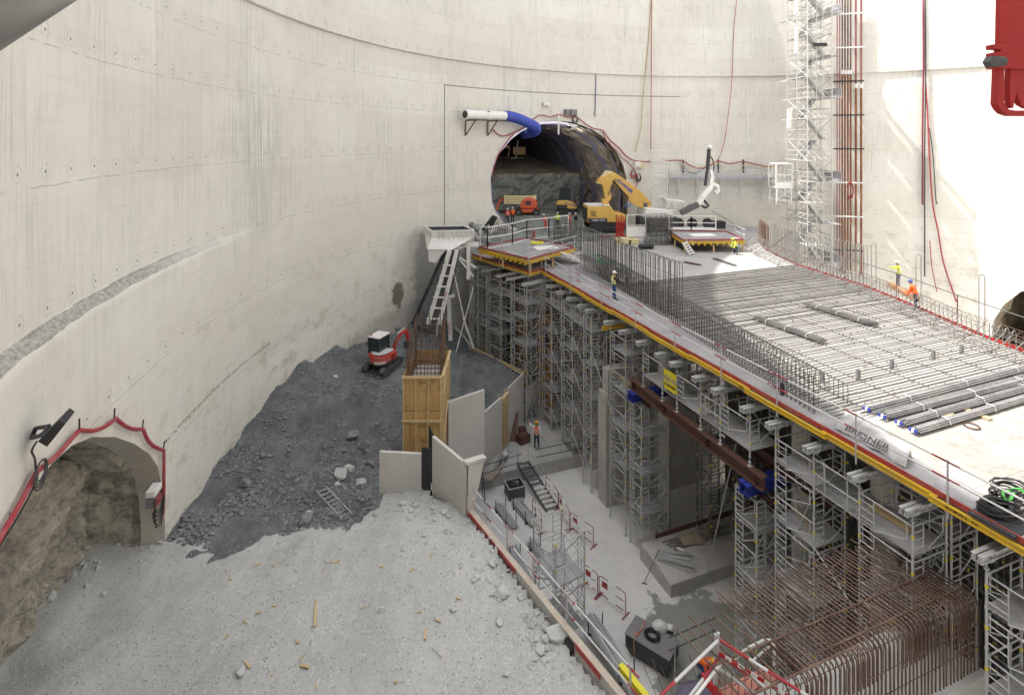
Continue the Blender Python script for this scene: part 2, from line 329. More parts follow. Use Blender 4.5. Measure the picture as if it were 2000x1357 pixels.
def m_ground():
    # crushed stone: light dusty gravel with a darker wet spoil where the mesh attribute says so
    m, nt, bs = nmat("gravel_and_spoil"); v = posc(nt)
    at = nt.nodes.new("ShaderNodeAttribute"); at.attribute_name = 'spoil'
    a = noi(nt, v, .5, 7, .7); f = noi(nt, v, 9, 8, .8); g = noi(nt, v, 34, 6, .8)
    vo = nt.nodes.new("ShaderNodeTexVoronoi"); vo.inputs['Scale'].default_value = 7; nt.links.new(v, vo.inputs['Vector'])
    vo2 = nt.nodes.new("ShaderNodeTexVoronoi"); vo2.inputs['Scale'].default_value = 19; nt.links.new(v, vo2.inputs['Vector'])
    lt = mix(nt, ramp(nt, a, [(.35, 0.0), (.68, 1.0)]), (.41, .415, .41), (.51, .51, .50))
    lt = mix(nt, ramp(nt, f, [(.45, 0.0), (.85, .25)]), lt, (.28, .29, .30)); lt = mix(nt, ramp(nt, g, [(.5, 0.0), (.72, .6)]), lt, (.54, .55, .55))
    lt = mix(nt, ramp(nt, vo2.outputs['Color'], [(.80, 0.0), (.84, .5)]), lt, (.66, .67, .65))
    lt = mix(nt, ramp(nt, noi(nt, mapv(nt, v, (2.6, .35, 1), (3, 0, 0), (0, 0, R_(-25))), 1.0, 6, .65), [(.5, 0.0), (.68, .45)]), lt, (.56, .56, .53))
    lt = mix(nt, ramp(nt, noi(nt, mapv(nt, v, (1, 1, 1), (7, 3, 0)), .32, 6, .75), [(.60, 0.0), (.68, .5)]), lt, (.30, .28, .26))
    dk = mix(nt, ramp(nt, a, [(.35, 0.0), (.7, 1.0)]), (.085, .094, .10), (.19, .20, .205))
    dk = mix(nt, ramp(nt, f, [(.45, 0.0), (.72, .8)]), dk, (.055, .06, .064)); dk = mix(nt, ramp(nt, g, [(.54, 0.0), (.74, .7)]), dk, (.18, .19, .19))
    dk = mix(nt, ramp(nt, vo.outputs['Color'], [(.84, 0.0), (.88, .35)]), dk, (.22, .23, .23))
    tr = noi(nt, mapv(nt, v, (2.4, .8, 1), (0, 0, 0), (0, 0, R_(12))), 1.0, 5, .6)
    dk = mix(nt, ramp(nt, tr, [(.48, 0.0), (.68, .42)]), dk, (.25, .26, .265))
    edge = mth(nt, 'ADD', at.outputs['Fac'], mth(nt, 'MULTIPLY', mth(nt, 'SUBTRACT', noi(nt, v, 1.4, 7, .75), .5), .9))
    c = mix(nt, ramp(nt, edge, [(.42, 0.0), (.58, 1.0)]), lt, dk)
    nt.links.new(c, bs.inputs['Base Color']); bs.inputs['Roughness'].default_value = .95
    h = mth(nt, 'ADD', mth(nt, 'MULTIPLY', f, .7), mth(nt, 'ADD', mth(nt, 'MULTIPLY', g, .6), mth(nt, 'MULTIPLY', vo2.outputs['Distance'], -.3)))
    bump(nt, bs, h, .55, .04); return m
def m_rock(name, c1, c2, c3, sc=1.0, bs_=1.0, bd=.25):
    m, nt, bs = nmat(name); v = posc(nt); a = noi(nt, v, .4 * sc, 8, .75); f = noi(nt, v, 2.2 * sc, 9, .8, .6); l = noi(nt, mapv(nt, v, (.4, .4, 4)), 1.0 * sc, 6, .7)
    c = mix(nt, ramp(nt, a, [(.35, 0.0), (.65, 1.0)]), c1, c2); c = mix(nt, ramp(nt, f, [(.45, 0.0), (.65, .8)]), c, c3); c = mix(nt, ramp(nt, l, [(.5, 0.0), (.7, .4)]), c, c2)
    nt.links.new(c, bs.inputs['Base Color']); bs.inputs['Roughness'].default_value = .95; bump(nt, bs, mth(nt, 'ADD', f, a), bs_, bd); return m
def m_pit():
    m, nt, bs = nmat("pit_concrete"); v = posc(nt)
    a = noi(nt, v, .4, 7, .7); f = noi(nt, v, 3.0, 8, .75); g = noi(nt, v, 25, 4, .7)
    c = mix(nt, ramp(nt, a, [(.35, 0.0), (.65, 1.0)]), (.60, .595, .59), (.69, .685, .675)); c = mix(nt, ramp(nt, f, [(.5, 0.0), (.75, .5)]), c, (.40, .40, .39))
    # wet patch: distance from a puddle centre, warped
    s = nt.nodes.new("ShaderNodeVectorMath"); s.operation = 'DISTANCE'; nt.links.new(mapv(nt, v, (1, 1, 0)), s.inputs[0]); s.inputs[1].default_value = (9.3, 22.0, 0)
    wv = mth(nt, 'ADD', mth(nt, 'DIVIDE', s.outputs['Value'], 4.4), mth(nt, 'MULTIPLY', mth(nt, 'SUBTRACT', noi(nt, v, .55, 6, .65), .5), 1.5))
    wet = ramp(nt, wv, [(.80, 1.0), (.86, 0.0)])
    c = mix(nt, mth(nt, 'MULTIPLY', wet, .85), c, (.22, .225, .20)); nt.links.new(c, bs.inputs['Base Color'])
    nt.links.new(ramp(nt, wet, [(0, .85), (1, .28)]), bs.inputs['Roughness']); bump(nt, bs, mth(nt, 'ADD', f, mth(nt, 'MULTIPLY', g, .4)), .15, .02); return m
WALL = m_wall()
SLABM = m_conc("slab_boards", (.30, .30, .305), (.40, .395, .39), .85, 1.3, .8, 0, .3, (.2, .2, .2))
LANEM = m_conc("walkway_boards", (.25, .245, .26), (.35, .345, .35), .7, 1.8, .8, 0, .3, (.15, .13, .13))
PITM = m_pit()
CONC = m_conc("cast_concrete", (.42, .41, .39), (.50, .49, .47), .35, 1, .85, .3)
CONCD = m_conc("rough_concrete", (.44, .43, .40), (.54, .53, .50), .5, 1.5, .9, .3, .5)
PRECAST = m_conc("precast_panel", (.50, .485, .465), (.57, .555, .535), .18, .8, .7, .12, .12)
COLW = m_conc("column_concrete", (.62, .60, .55), (.68, .67, .62), .15, .8, .6, .12, .1)
GROUND = m_ground()
ROCKD = m_rock("dark_rock", (.045, .052, .054), (.13, .145, .14), (.24, .245, .22), 1.2)
ROCKB = m_rock("brown_rock", (.15, .13, .10), (.29, .25, .20), (.08, .07, .055), .9)
SHOT = m_rock("sprayed_concrete", (.36, .31, .225), (.56, .49, .38), (.17, .135, .10), .6)
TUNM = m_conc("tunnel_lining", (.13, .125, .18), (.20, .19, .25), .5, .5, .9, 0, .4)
BENCH = m_rock("bench_rock", (.15, .17, .165), (.30, .33, .31), (.42, .43, .38), 1.6)
BENCHT = m_rock("bench_top", (.27, .24, .20), (.40, .36, .31), (.30, .26, .2), .8)
STONE = m_rock("boulder_stone", (.20, .21, .21), (.32, .325, .31), (.42, .42, .40), 2.5, .35, .015)
REVM = m_conc("gallery_lining", (.40, .365, .31), (.47, .44, .385), .3, 1, .85, .2)
GALR = m_rock("gallery_rock", (.30, .275, .235), (.56, .52, .44), (.09, .08, .065), 1.4, .8, .10)
STONEL = m_rock("pale_stone", (.40, .415, .42), (.50, .51, .51), (.60, .61, .60), 3, .3, .01)
STONED = m_rock("dark_boulder_stone", (.13, .14, .15), (.21, .225, .235), (.34, .35, .36), 2.5, .35, .012)
GALV = m_metal("galvanised_tube", (.52, .53, .55), .4, .2, .3, (.34, .33, .32))
GALVD = m_metal("weathered_shade_tube", (.11, .11, .115), .5, .2, .5)  # weathered steel, also darkened to paint in the shade under the slab
DECKM = m_metal("deck_plate", (.42, .42, .44), .5, .15, .4, (.33, .32, .31))
STEELW = m_metal("white_steel", (.74, .74, .73), .45, 0, .25, (.42, .39, .34))
REBAR = m_rebar("rebar_grey", (.10, .10, .10), (.18, .165, .155))
REBARL = m_rebar("rebar_light", (.24, .24, .24), (.33, .31, .29))
REBARR = m_rebar("rebar_rust", (.125, .07, .05), (.24, .155, .12))
YEL = paint("yellow_beam_paint", (.68, .43, .02), .55, 0, .6, 1.8, (.38, .30, .14))
YELD = paint("excavator_yellow", (.70, .43, .10), .45, 0, .6)
YELM = paint("clamp_yellow", (.75, .66, .04), .5, 0, .2)
DUSTR = paint("dusty_red", (.50, .035, .03), .5, 0, .75, 1.6, (.34, .27, .25))
TRACKM = paint("dusty_rubber", (.05, .05, .055), .8, 0, .9, 2.5, (.18, .18, .18))
RED = paint("red_toe_board", (.38, .04, .035), .6, 0, .7, 1.6, (.30, .17, .16))
REDW = paint("dull_red_board", (.33, .075, .08), .7, 0, .5)
REDB = paint("bright_red", (.48, .014, .014), .5, 0, .25)
HOSED = paint("dark_red_hose", (.20, .022, .05), .5, 0, .2)
HOSE = paint("red_hose", (.36, .03, .045), .6, 0, .6, 2.5, (.36, .22, .22))
BLUE = paint("blue_beam", (.025, .045, .30), .45, 0, .25)
DUCTB = paint("blue_duct", (.045, .08, .46), .6, 0, .2)
BLK = paint("black_rubber", (.022, .022, .025), .6, 0, .2)
DGREY = paint("dark_steel", (.055, .058, .065), .5, .3, .3)
MGREY = paint("grey_plastic", (.20, .20, .21), .6, 0, .2)
HBRO = paint("rusty_steel", (.13, .065, .05), .55, .3, .4)
ORG = paint("orange_cloth", (.80, .13, .02), .8, 0, .15)
ORGR = paint("red_orange_cloth", (.75, .05, .03), .8, 0, .15)
HIVIS = paint("yellow_cloth", (.62, .72, .06), .8, 0, .15)
NAVY = paint("navy_cloth", (.02, .03, .06), .85, 0, .2)
JEAN = paint("blue_cloth", (.03, .075, .26), .85, 0, .2)
DKG = paint("dark_green_cloth", (.012, .05, .045), .85, 0, .2)
GRYC = paint("grey_cloth", (.12, .13, .16), .85, 0, .2)
BLKC = paint("black_cloth", (.018, .018, .02), .85, 0, .2)
SKIN = paint("skin", (.48, .28, .20), .6, 0, .1, b=0)
REFL = paint("reflective_tape", (.75, .76, .74), .35, 0, .1)
WHITE = paint("white_paint", (.80, .80, .79), .4, 0, .2, dirtcol=(.5, .48, .44))
HATY = paint("yellow_helmet", (.80, .36, .01), .35, 0, .05, b=0)
HATB = paint("blue_helmet", (.04, .09, .35), .35, 0, .05, b=0)
ORM = paint("lift_red_orange", (.62, .11, .05), .45, 0, .3)
CREAM = paint("cream_paint", (.72, .62, .36), .5, 0, .3)
GLASS = paint("dark_glass", (.03, .05, .05), .08, 0, .1, b=0)
PLY = m_wood("plywood", (.43, .25, .085), (.56, .37, .16), (1, 1, .12), 7, .85)
PLYR = m_wood("brown_formwork", (.34, .17, .07), (.44, .25, .11), (1, 1, .15), 6, .4)
TIM = m_wood("timber_board", (.52, .38, .20), (.62, .48, .28), (1, 1, .2), 8, .3)
TIMP = m_wood("pale_board", (.50, .43, .36), (.58, .52, .45), (1, 1, .2), 8, .2)
SHEET = paint("dusty_plastic", (.40, .40, .42), .4, 0, .8, 1.2, (.26, .21, .17), .5)
TIMG = m_wood("grey_timber", (.33, .27, .20), (.42, .36, .28), (1, 1, .2), 8, .35)
SIGNY = paint("yellow_sign_face", (.80, .66, .02), .5, 0, .1, b=0)
GREEN = paint("green_strap", (.06, .34, .06), .6, 0, .1)
GREENT = paint("green_ties", (.05, .36, .10), .6, 0, .1)
TARP = paint("plastic_sheet", (.66, .66, .66), .35, 0, .5, 1.5, (.42, .37, .33), .5)
PINK = paint("faded_red_timber", (.55, .22, .17), .7, 0, .6)
# ================================================================ shaft wall
def in_poly(p, poly):
    x, y = p; c = False; n = len(poly)
    for i in range(n):
        x1, y1 = poly[i]; x2, y2 = poly[(i + 1) % n]
        if (y1 > y) != (y2 > y) and x < (x2 - x1) * (y - y1) / (y2 - y1) + x1: c = not c
    return c
def dense(pts, step=.5):
    out = []
    for i in range(len(pts)):
        a = Vector(pts[i]); b = Vector(pts[(i + 1) % len(pts)]); n = max(1, int((b - a).length / step))
        out += [tuple(a.lerp(b, k / n)) for k in range(n)]
    return out
def wth(px, py, dr=0.0): t, z = TZ(WH(px, py, dr)); return (t * R_(1) * RW, z)     # arc length, height
MAIN = [wth(*p) for p in [(1010, 446), (985, 436), (968, 415), (960, 395), (957, 350), (963, 322), (975, 298), (1000, 268), (1020, 253), (1042, 242), (1065, 237), (1090, 236), (1112, 238), (1133, 244), (1156, 253), (1175, 265), (1192, 281), (1206, 300), (1217, 322), (1223, 345), (1226, 390), (1224, 444)]]
MAIN += [(MAIN[-1][0], 10.0), (MAIN[0][0], 10.0)]
LEFT = [wth(*p, .32) for p in [(322, 1022), (318, 960), (308, 910), (290, 885), (262, 866), (225, 853), (180, 853), (140, 870), (100, 905), (60, 960), (30, 1010), (0, 1062)]]
c0 = (360 - 160.3) * R_(1) * RW
LEFT += [(2 * c0 - s, z) for s, z in LEFT[:-3][::-1] if 2 * c0 - s > LEFT[-1][0] + .3]
LEFT = [LEFT[0]] + LEFT[1:]; LEFT += [(LEFT[-1][0], 4.5), (LEFT[0][0], 4.5)]
rt = (TZ(WH(1935, 620))[0]) * R_(1) * RW; RT0 = rt
RIGHT = [(rt + .3, -.8), (rt, 1.5), (rt - .2, 3.4), (rt - .9, 5.0), (rt - 2.1, 6.5), (rt - 3.8, 7.5), (rt - 5.6, 7.9), (rt - 7.4, 7.5), (rt - 9.1, 6.5), (rt - 10.3, 5.0), (rt - 11, 3.4), (rt - 11.2, 1.5), (rt - 11.5, -.8)]
def rad_off(s, z):          # the lower ring stands proud on the left; the ring above the high joint overhangs a little
    th = math.degrees(s / RW) % 360; d = 0.0
    if z < 16.5:
        k = min(1, max(0, (th - 174) / 11)); d += .32 * k * min(1, (16.45 - z) / .32 if z < 16.45 else 0) + (.05 * k * noise.noise(Vector((s * 2.1, z * 3, 0))) if 15.6 < z < 16.42 else 0)
    if z > 27.9: d += .22
    if 145 < th < 215: d += .02 * noise.noise(Vector((s * .8, z * .8, 0)))
    return d
def build_wall():
    loops = [dense(MAIN), dense(LEFT), dense(RIGHT)]
    ss = [i * 1.0 * R_(1) * RW for i in range(361)]
    zz = [-1, 1, 3.5, 6, 8, 10, 12, 14, 15.5, 15.9, 15.97, 16.15, 16.3, 16.44, 16.46, 17, 19, 21, 23, 25, 27, 27.88, 27.92, 28.6, 31, 35, 40, 46, 54]
    V = []; E = []
    for lp in loops:
        n = len(V); V += [Vector(p) for p in lp]; E += [(n + i, n + (i + 1) % len(lp)) for i in range(len(lp))]
    for s in ss:
        for z in zz:
            if any(in_poly((s, z), lp) or min((abs(s - q[0]) + abs(z - q[1])) for q in lp) < .25 for lp in loops): continue
            V.append(Vector((s, z)))
    vo, eo, fo, _, _, _ = delaunay_2d_cdt(V, E, [], 0, 1e-5)
    F_ = []
    for f in fo:
        c = sum((vo[i] for i in f), Vector((0, 0))) / len(f)
        if any(in_poly(c, lp) for lp in loops): continue
        F_.append(tuple(f))
    me = bpy.data.meshes.new("shaft_wall")
    def p3(v): return tuple(CYL(math.degrees(v[0] / RW), v[1], rad_off(v[0], v[1])))
    me.from_pydata([p3(v) for v in vo], [], F_)
    uv = me.uv_layers.new(name='arc')
    for p in me.polygons:
        for li in p.loop_indices:
            v = vo[me.loops[li].vertex_index]; uv.data[li].uv = (v[0], v[1])
    me.materials.append(WALL)
    me.polygons.foreach_set('use_smooth', [True] * len(me.polygons)); me.update()
    bm = bmesh.new(); bm.from_mesh(me); bmesh.ops.remove_doubles(bm, verts=[v for v in bm.verts if abs((Vector((v.co.x - CX, v.co.y - CY)).length) - RW) < 1 and abs(v.co.y - CY) < .8 and v.co.x > CX], dist=.001)
    c = Vector((CX, CY, 20))
    for f in bm.faces:
        if f.normal.dot(c - f.calc_center_median()) < 0: f.normal_flip()
    for e in bm.edges:          # keep the two step edges crisp
        z0, z1 = sorted((e.verts[0].co.z, e.verts[1].co.z))
        if abs(z0 - z1) < .01 and (abs(z0 - 27.88) < .02 or abs(z0 - 27.92) < .02 or abs(z0 - 16.44) < .03): e.smooth = False
    bm.to_mesh(me); bm.free()
    o = bpy.data.objects.new("shaft_wall", me); COL.objects.link(o)
    tag(o, "pale round concrete shaft wall with day joints and tie holes", "wall"); return o
SW = build_wall()
# reveals: the thickness of the lining round the openings, children of the wall
def reveal(loop, depth, dirv, name, mat, mb=None, n=1, jit=0.0):
    mb = MB(); L = dense(loop, .6); k = len(L)
    base = [CYL(math.degrees(s / RW), z, rad_off(s, z)) for s, z in L]
    rows = []
    for i in range(n + 1):
        t = depth * i / n; row = []
        for j, p in enumerate(base):
            q = p + dirv * t
            if i and jit: 
                nn = noise.noise_vector(q * .7) * jit + noise.noise_vector(q * 2.3) * jit * .5; q = q + nn
            row.append(q)
        rows.append(row)
    vs = [p for r in rows for p in r]
    fs = [(i * k + j, i * k + (j + 1) % k, (i + 1) * k + (j + 1) % k, (i + 1) * k + j) for i in range(n) for j in range(k)]
    mb.add(vs, fs); o = mb.build(name, mat, SW, smooth=True); return o, rows[-1]
DM = Vector((-.2, .98, 0)).normalized(); LT = Vector((.98, .2, 0)).normalized()                       # axis of the main tunnel
def tunnel(name, loop, dirv, start, length, seg, mat, label, ribs=0, jit=.25, shrink=0.0, face=0, ds=.55):
    mb = MB(); L = dense(loop, ds); k = len(L); cen = sum((CYL(math.degrees(s / RW), z) for s, z in L), Vector((0, 0, 0))) / k
    rows = []
    for i in range(seg + 1):
        t = start + length * i / seg; row = []
        for s, z in L:
            p = CYL(math.degrees(s / RW), z, rad_off(s, z)) + dirv * t
            c = cen + dirv * t; o = p - c; sc = 1.0 + shrink * min(1, i / 3)
            if ribs and (i % 3 == 0): sc -= .035
            p = c + o * sc + (noise.noise_vector(p * .5) * jit + noise.noise_vector(p * 1.9) * jit * .4) * (1 if i else 0)
            row.append(p)
        rows.append(row)
    vs = [p for r in rows for p in r]
    fs = [(i * k + j, i * k + (j + 1) % k, (i + 1) * k + (j + 1) % k, (i + 1) * k + j) for i in range(seg) for j in range(k)]
    if face:
        ce = cen + dirv * (start + length)
        for q in range(1, face + 1):
            f = 1 - q / (face + .3); row = []
            for p in rows[-1]:
                x = ce + (p - ce) * f; row.append(x + dirv * (.7 * noise.noise(x * .55) + .55 * (noise.voronoi(x * .9)[0][1] - noise.voronoi(x * .9)[0][0]) + .28 * (noise.voronoi(x * 2.3)[0][1] - noise.voronoi(x * 2.3)[0][0]) - .2 - .3 + .25 * (1 - f)))
            n0 = len(vs); vs += row; fs += [(n0 - k + j, n0 - k + (j + 1) % k, n0 + (j + 1) % k, n0 + j) for j in range(k)]
        fs.append(tuple(range(len(vs) - k, len(vs))))
    else: fs.append(tuple(range(seg * k, seg * k + k)))
    mb.add(vs, fs); o = top(mb, name, mat, label, "tunnel", smooth=not face); return o, rows
reveal(MAIN, 1.3, DM, "portal_edge", ROCKB, n=4, jit=.12)
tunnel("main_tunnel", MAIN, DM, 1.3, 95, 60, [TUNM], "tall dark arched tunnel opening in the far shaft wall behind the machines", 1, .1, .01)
# brown scaled rock on the near right flank of the tunnel
def flank():
    mb = MB(); L = [p for p in dense(MAIN, .5)]; L = [p for p in L if p[0] < MAIN[13][0] and p[1] > 11]; k = len(L); rows = []
    L.sort(key=lambda q: -math.atan2(q[1] - 11, q[0] - (MAIN[0][0] + MAIN[-3][0]) / 2))
    cen = sum((CYL(math.degrees(s / RW), z) for s, z in L), Vector((0, 0, 0))) / k
    for i in range(29):
        t = .6 + i * .6; row = []
        for j, (s, z) in enumerate(L):
            p = CYL(math.degrees(s / RW), z) + DM * t; c = CYL(math.degrees((MAIN[0][0] + MAIN[-3][0]) / 2 / RW), 15) + DM * t
            f = .985 - .07 * (noise.noise(p * .45)) * min(1, t / 2) - .05 * noise.noise(p * 1.6) - (0.0 if t > 1 else 0.0) + max(0, (i - 22) * .012)
            row.append(c + (p - c) * f)
        rows.append(row)
    vs = [p for r in rows for p in r]; fs = [(i * k + j, i * k + j + 1, (i + 1) * k + j + 1, (i + 1) * k + j) for i in range(28) for j in range(k - 1)]
    mb.add(vs, fs); return top(mb, "tunnel_rock_flank", [ROCKB], "rough brown rock flank just inside the right side of the big tunnel", "rock face", smooth=False)
flank()
DL = Vector((-math.cos(R_(19.7)), -math.sin(R_(19.7)) , 0)); DL = Vector((math.cos(R_(199.7)), math.sin(R_(199.7)), 0))
reveal(LEFT, .75, DL, "left_portal_edge", REVM, n=2)
tunnel("left_gallery", LEFT, DL, .75, 1.9, 8, [GALR], "rough brown rock gallery in the left shaft wall, hung with a red hose", 0, .4, .02, 44, .15)
DR = Vector((math.cos(math.radians(math.degrees((RT0 - 5.6) / RW))), math.sin((RT0 - 5.6) / RW), 0))
reveal(RIGHT, 1.4, DR, "right_portal_edge", CONC, n=1)
tunnel("right_gallery", RIGHT, DR, 1.4, 16, 16, [SHOT], "brown tunnel mouth at the right edge behind the slab reinforcement", 0, .6, .02)
# ================================================================ floors
def circ(th, r=RW + .8): return Vector((CX + r * math.cos(R_(th)), CY + r * math.sin(R_(th)), 0))
mb = MB(); ring = [circ(t) for t in range(0, 360, 4)]; mb.add([(p.x, p.y, -.8) for p in ring], [tuple(range(len(ring)))]); struct(mb, "pit_floor", PITM)
# raised step of the pit floor
mb = MB(); poly = [AB(6, 31.8), AB(17.2, 31.8), AB(17.2, 33.2), AB(33, 33.2), AB(33, 52), AB(6, 52)]
mb.ext([(p.x, p.y, -.9) for p in poly], (0, 0, .9)); o = struct(mb, "upper_pit_floor", m_conc("step_concrete", (.38, .375, .37), (.48, .47, .46), .4, 1, .85, .25, .2))
# tunnel ground at slab level, with the muck in front of it
SLABZ = 11.1
mb = MB(); N = 60; vs = []; idx = {}
for i in range(N + 1):
    for j in range(N + 1):
        p = CYL(117, 0, 9) + (LT * ((i / N - .5) * 34)) + DM * (j / N * 34); r = (Vector((p.x - CX, p.y - CY))).length
        z = SLABZ + .06 + .18 * max(0, noise.noise(p * .5)) + .08 * noise.noise(p * 2)
        x0 = (Vector((-.5 * 0 + p.x, p.y, 0)))
        z += .9 * math.exp(-((p.x + 1.0) ** 2 + (p.y - 52) ** 2) / 6) + .5 * math.exp(-((p.x - 0) ** 2 + (p.y - 56) ** 2) / 5)
        vs.append((p.x, p.y, z))
fs = [(i * (N + 1) + j, (i + 1) * (N + 1) + j, (i + 1) * (N + 1) + j + 1, i * (N + 1) + j + 1) for i in range(N) for j in range(N)]
def keep(f):
    c = sum((Vector(vs[i]) for i in f), Vector((0, 0, 0))) / 4; r = math.hypot(c.x - CX, c.y - CY); th = math.degrees(math.atan2(c.y - CY, c.x - CX))
    a_, b_ = ab(c)
    if r > RW: 
        q = c - CYL(119, 0); lat = q.dot(LT); return abs(lat) < 9.2
    return r > 27.5 and th > 96 and b_ > 45.5 and c.x > -4.3 and (c - Vector((c.x, c.y, 0))).length > 0 and (a_ > 14.5)
mb.add(vs, [f for f in fs if keep(f)]); struct(mb, "tunnel_ground", [BENCH], smooth=True)
# rock bench inside the tunnel
mb = MB(); q0 = CYL(119, 0) + DM * 18; lat = LT; NX, NZ, NY = 46, 12, 20; vs = []; fs = []
prof = [(0, 11.0 + 5.0 * k / 10) for k in range(11)] + [(.4 + 1.9 * k, 16.05 + .1 * k) for k in range(1, 22)]
for i in range(NX + 1):
    for (dy, z) in prof:
        base = q0 + lat * ((i / NX - .5) * 19) + DM * dy; nz = noise.noise(Vector((base.x * .8, base.y * .8, z * .9)))
        fr = 1.0 if dy < .1 else .25
        p = base + DM * (nz * .8 * fr + .35 * noise.noise(base * 2.5 + Vector((0, 0, z * 2))) * fr) + Vector((0, 0, z + nz * (.3 if dy > 0 else .1) + (.5 * max(0, noise.noise(base * .3)) if dy > .1 else 0)))
        vs.append(p)
P_ = len(prof); fs = [(i * P_ + j, (i + 1) * P_ + j, (i + 1) * P_ + j + 1, i * P_ + j + 1) for i in range(NX) for j in range(P_ - 1)]
mb.add(vs, fs); mb.m = [0 if (f[0] % P_) < 9 else 1 for f in fs]
top(mb, "rock_bench", [BENCH, BENCHT], "dark layered rock bench with a brown flat top inside the big tunnel", "rock face")
# ================================================================ gravel and spoil
ANC = [(330,1020,6.15),(300,1045,6.1),(415,905,6.3),(480,830,6.5),(540,760,6.95),(590,705,7.5),(620,700,7.0),(650,678,7.2),(690,682,6.4),(740,665,5.9),(790,612,6.3),(830,575,6.8),(860,600,5.6),
 (560,790,6.6),(500,860,6.1),(640,720,6.6),(700,740,5.9),(760,735,5.9),(600,850,5.5),(650,900,5.3),(700,950,5.2),(550,930,5.4),(600,1000,5.3),(680,1005,5.35),(450,960,5.8),(720,880,4.9),(770,850,4.6),(760,900,4.6),
 (740,985,6.1),(700,1040,6.0),(600,1060,5.95),(520,1060,5.9),(430,1090,6.0),(800,1000,6.35),(850,1010,6.3),(905,1015,6.0),(1000,1150,5.95),(1100,1290,5.9),(900,1100,6.3),(850,1200,6.3),(500,1200,6.1),(200,1200,6.0),(100,1150,6.4),(60,1230,6.5),(600,1340,6.0),(300,1340,6.0),(0,1340,6.0),(1000,1340,6.1),
 (880,720,4.3),(900,700,4.2),(950,720,3.6),(985,735,3.3),(920,760,3.3),(880,760,3.6),(960,790,2.9),(830,650,5.6),(890,660,4.3),(915,690,3.4)]
AW = [(W(*a).x, W(*a).y, a[2]) for a in ANC] + [(-10, 8, 6), (0, 6, 6), (6, 8, 6), (-14, 14, 6.4), (-15.2, 15, 6.9), (-15.6, 17.5, 6.9), (-14.8, 13, 7.0), (-18, 17, 7.5), (-16, 12, 6.5), (-20, 14, 8)]
SPOIL = [W(px, py, 6).to_2d() for px, py in [(290,1050),(330,1060),(380,1080),(430,1085),(470,1060),(520,1040),(560,1040),(590,1030),(660,1025),(700,1010),(735,992),(745,950),(800,950),(900,880)]] + [Vector((-1, 30)), Vector((3, 40)), Vector((-2, 47)), Vector((-9, 48)), Vector((-16, 36)), Vector((-17, 26)), Vector((-14.5, 20.5))]
SPOILT = [tuple(p) for p in SPOIL]
def gh(x, y):
    n = dn = 0
    for ax, ay, az in AW:
        d2 = (ax - x) ** 2 + (ay - y) ** 2; wt = 1 / (d2 + .25) ** 1.8; n += wt * az; dn += wt
    z = n / dn; p = Vector((x, y, 0))
    k = .5 if not in_poly((x, y), SPOILT) else 1
    z += .2 * k * noise.fractal(p * .55, 1, 2, 4) + .05 * k * noise.noise(p * 2.7) + .02 * noise.noise(p * 7)
    return z
RB = [AB(8.3, 6), AB(7.62, 12.6), AB(5.86, 20.85), W(845, 978, 6), W(850, 962, 6), Vector((-3.1, 29.5, 0)), Vector((-1.55, 32.0, 0)), Vector((-1.85, 34, 0)), Vector((-.8, 36.4, 0)), Vector((.85, 39.9, 0)), Vector((-3.4, 44.7, 0)), Vector((-6.5, 47.5, 0))]
TP = [tuple(p.to_2d()) for p in RB] + [(-10, 46), (-15, 38), (-17, 30), (-16, 21), (-24, 20), (-26, 12), (-16, 6)]
def terrain():
    mb = MB(); st = .17; x0, x1, y0, y1 = -25, 9, 6, 48; nx = int((x1 - x0) / st); ny = int((y1 - y0) / st); idx = {}; vs = []; sp = []
    ok = [[False] * (ny + 1) for _ in range(nx + 1)]
    for i in range(nx + 1):
        for j in range(ny + 1):
            x = x0 + i * st; y = y0 + j * st
            if x < -14.5 and (y > 21.5 or x < -19 and y > 20): continue
            ok[i][j] = in_poly((x, y), TP)
    fs = []
    def vid(i, j):
        if (i, j) not in idx:
            x = x0 + i * st; y = y0 + j * st; idx[(i, j)] = len(vs); vs.append((x, y, gh(x, y)))
            q = Vector((x, y, 0)); nn = noise.noise_vector(q * .8) * .9 + noise.noise_vector(q * 2.5) * .35; sp.append(1.0 if in_poly((x + nn.x, y + nn.y), SPOILT) else 0.0)
        return idx[(i, j)]
    for i in range(nx):
        for j in range(ny):
            if ok[i][j] and ok[i + 1][j] and ok[i][j + 1] and ok[i + 1][j + 1]: fs.append((vid(i, j), vid(i + 1, j), vid(i + 1, j + 1), vid(i, j + 1)))
    me = bpy.data.meshes.new("gravel_ground"); me.from_pydata(vs, [], fs); at = me.attributes.new('spoil', 'FLOAT', 'POINT'); at.data.foreach_set('value', sp)
    me.materials.append(GROUND); me.polygons.foreach_set('use_smooth', [True] * len(fs)); me.update()
    o = bpy.data.objects.new("gravel_ground", me); COL.objects.link(o); tag(o, kind='structure')
terrain()
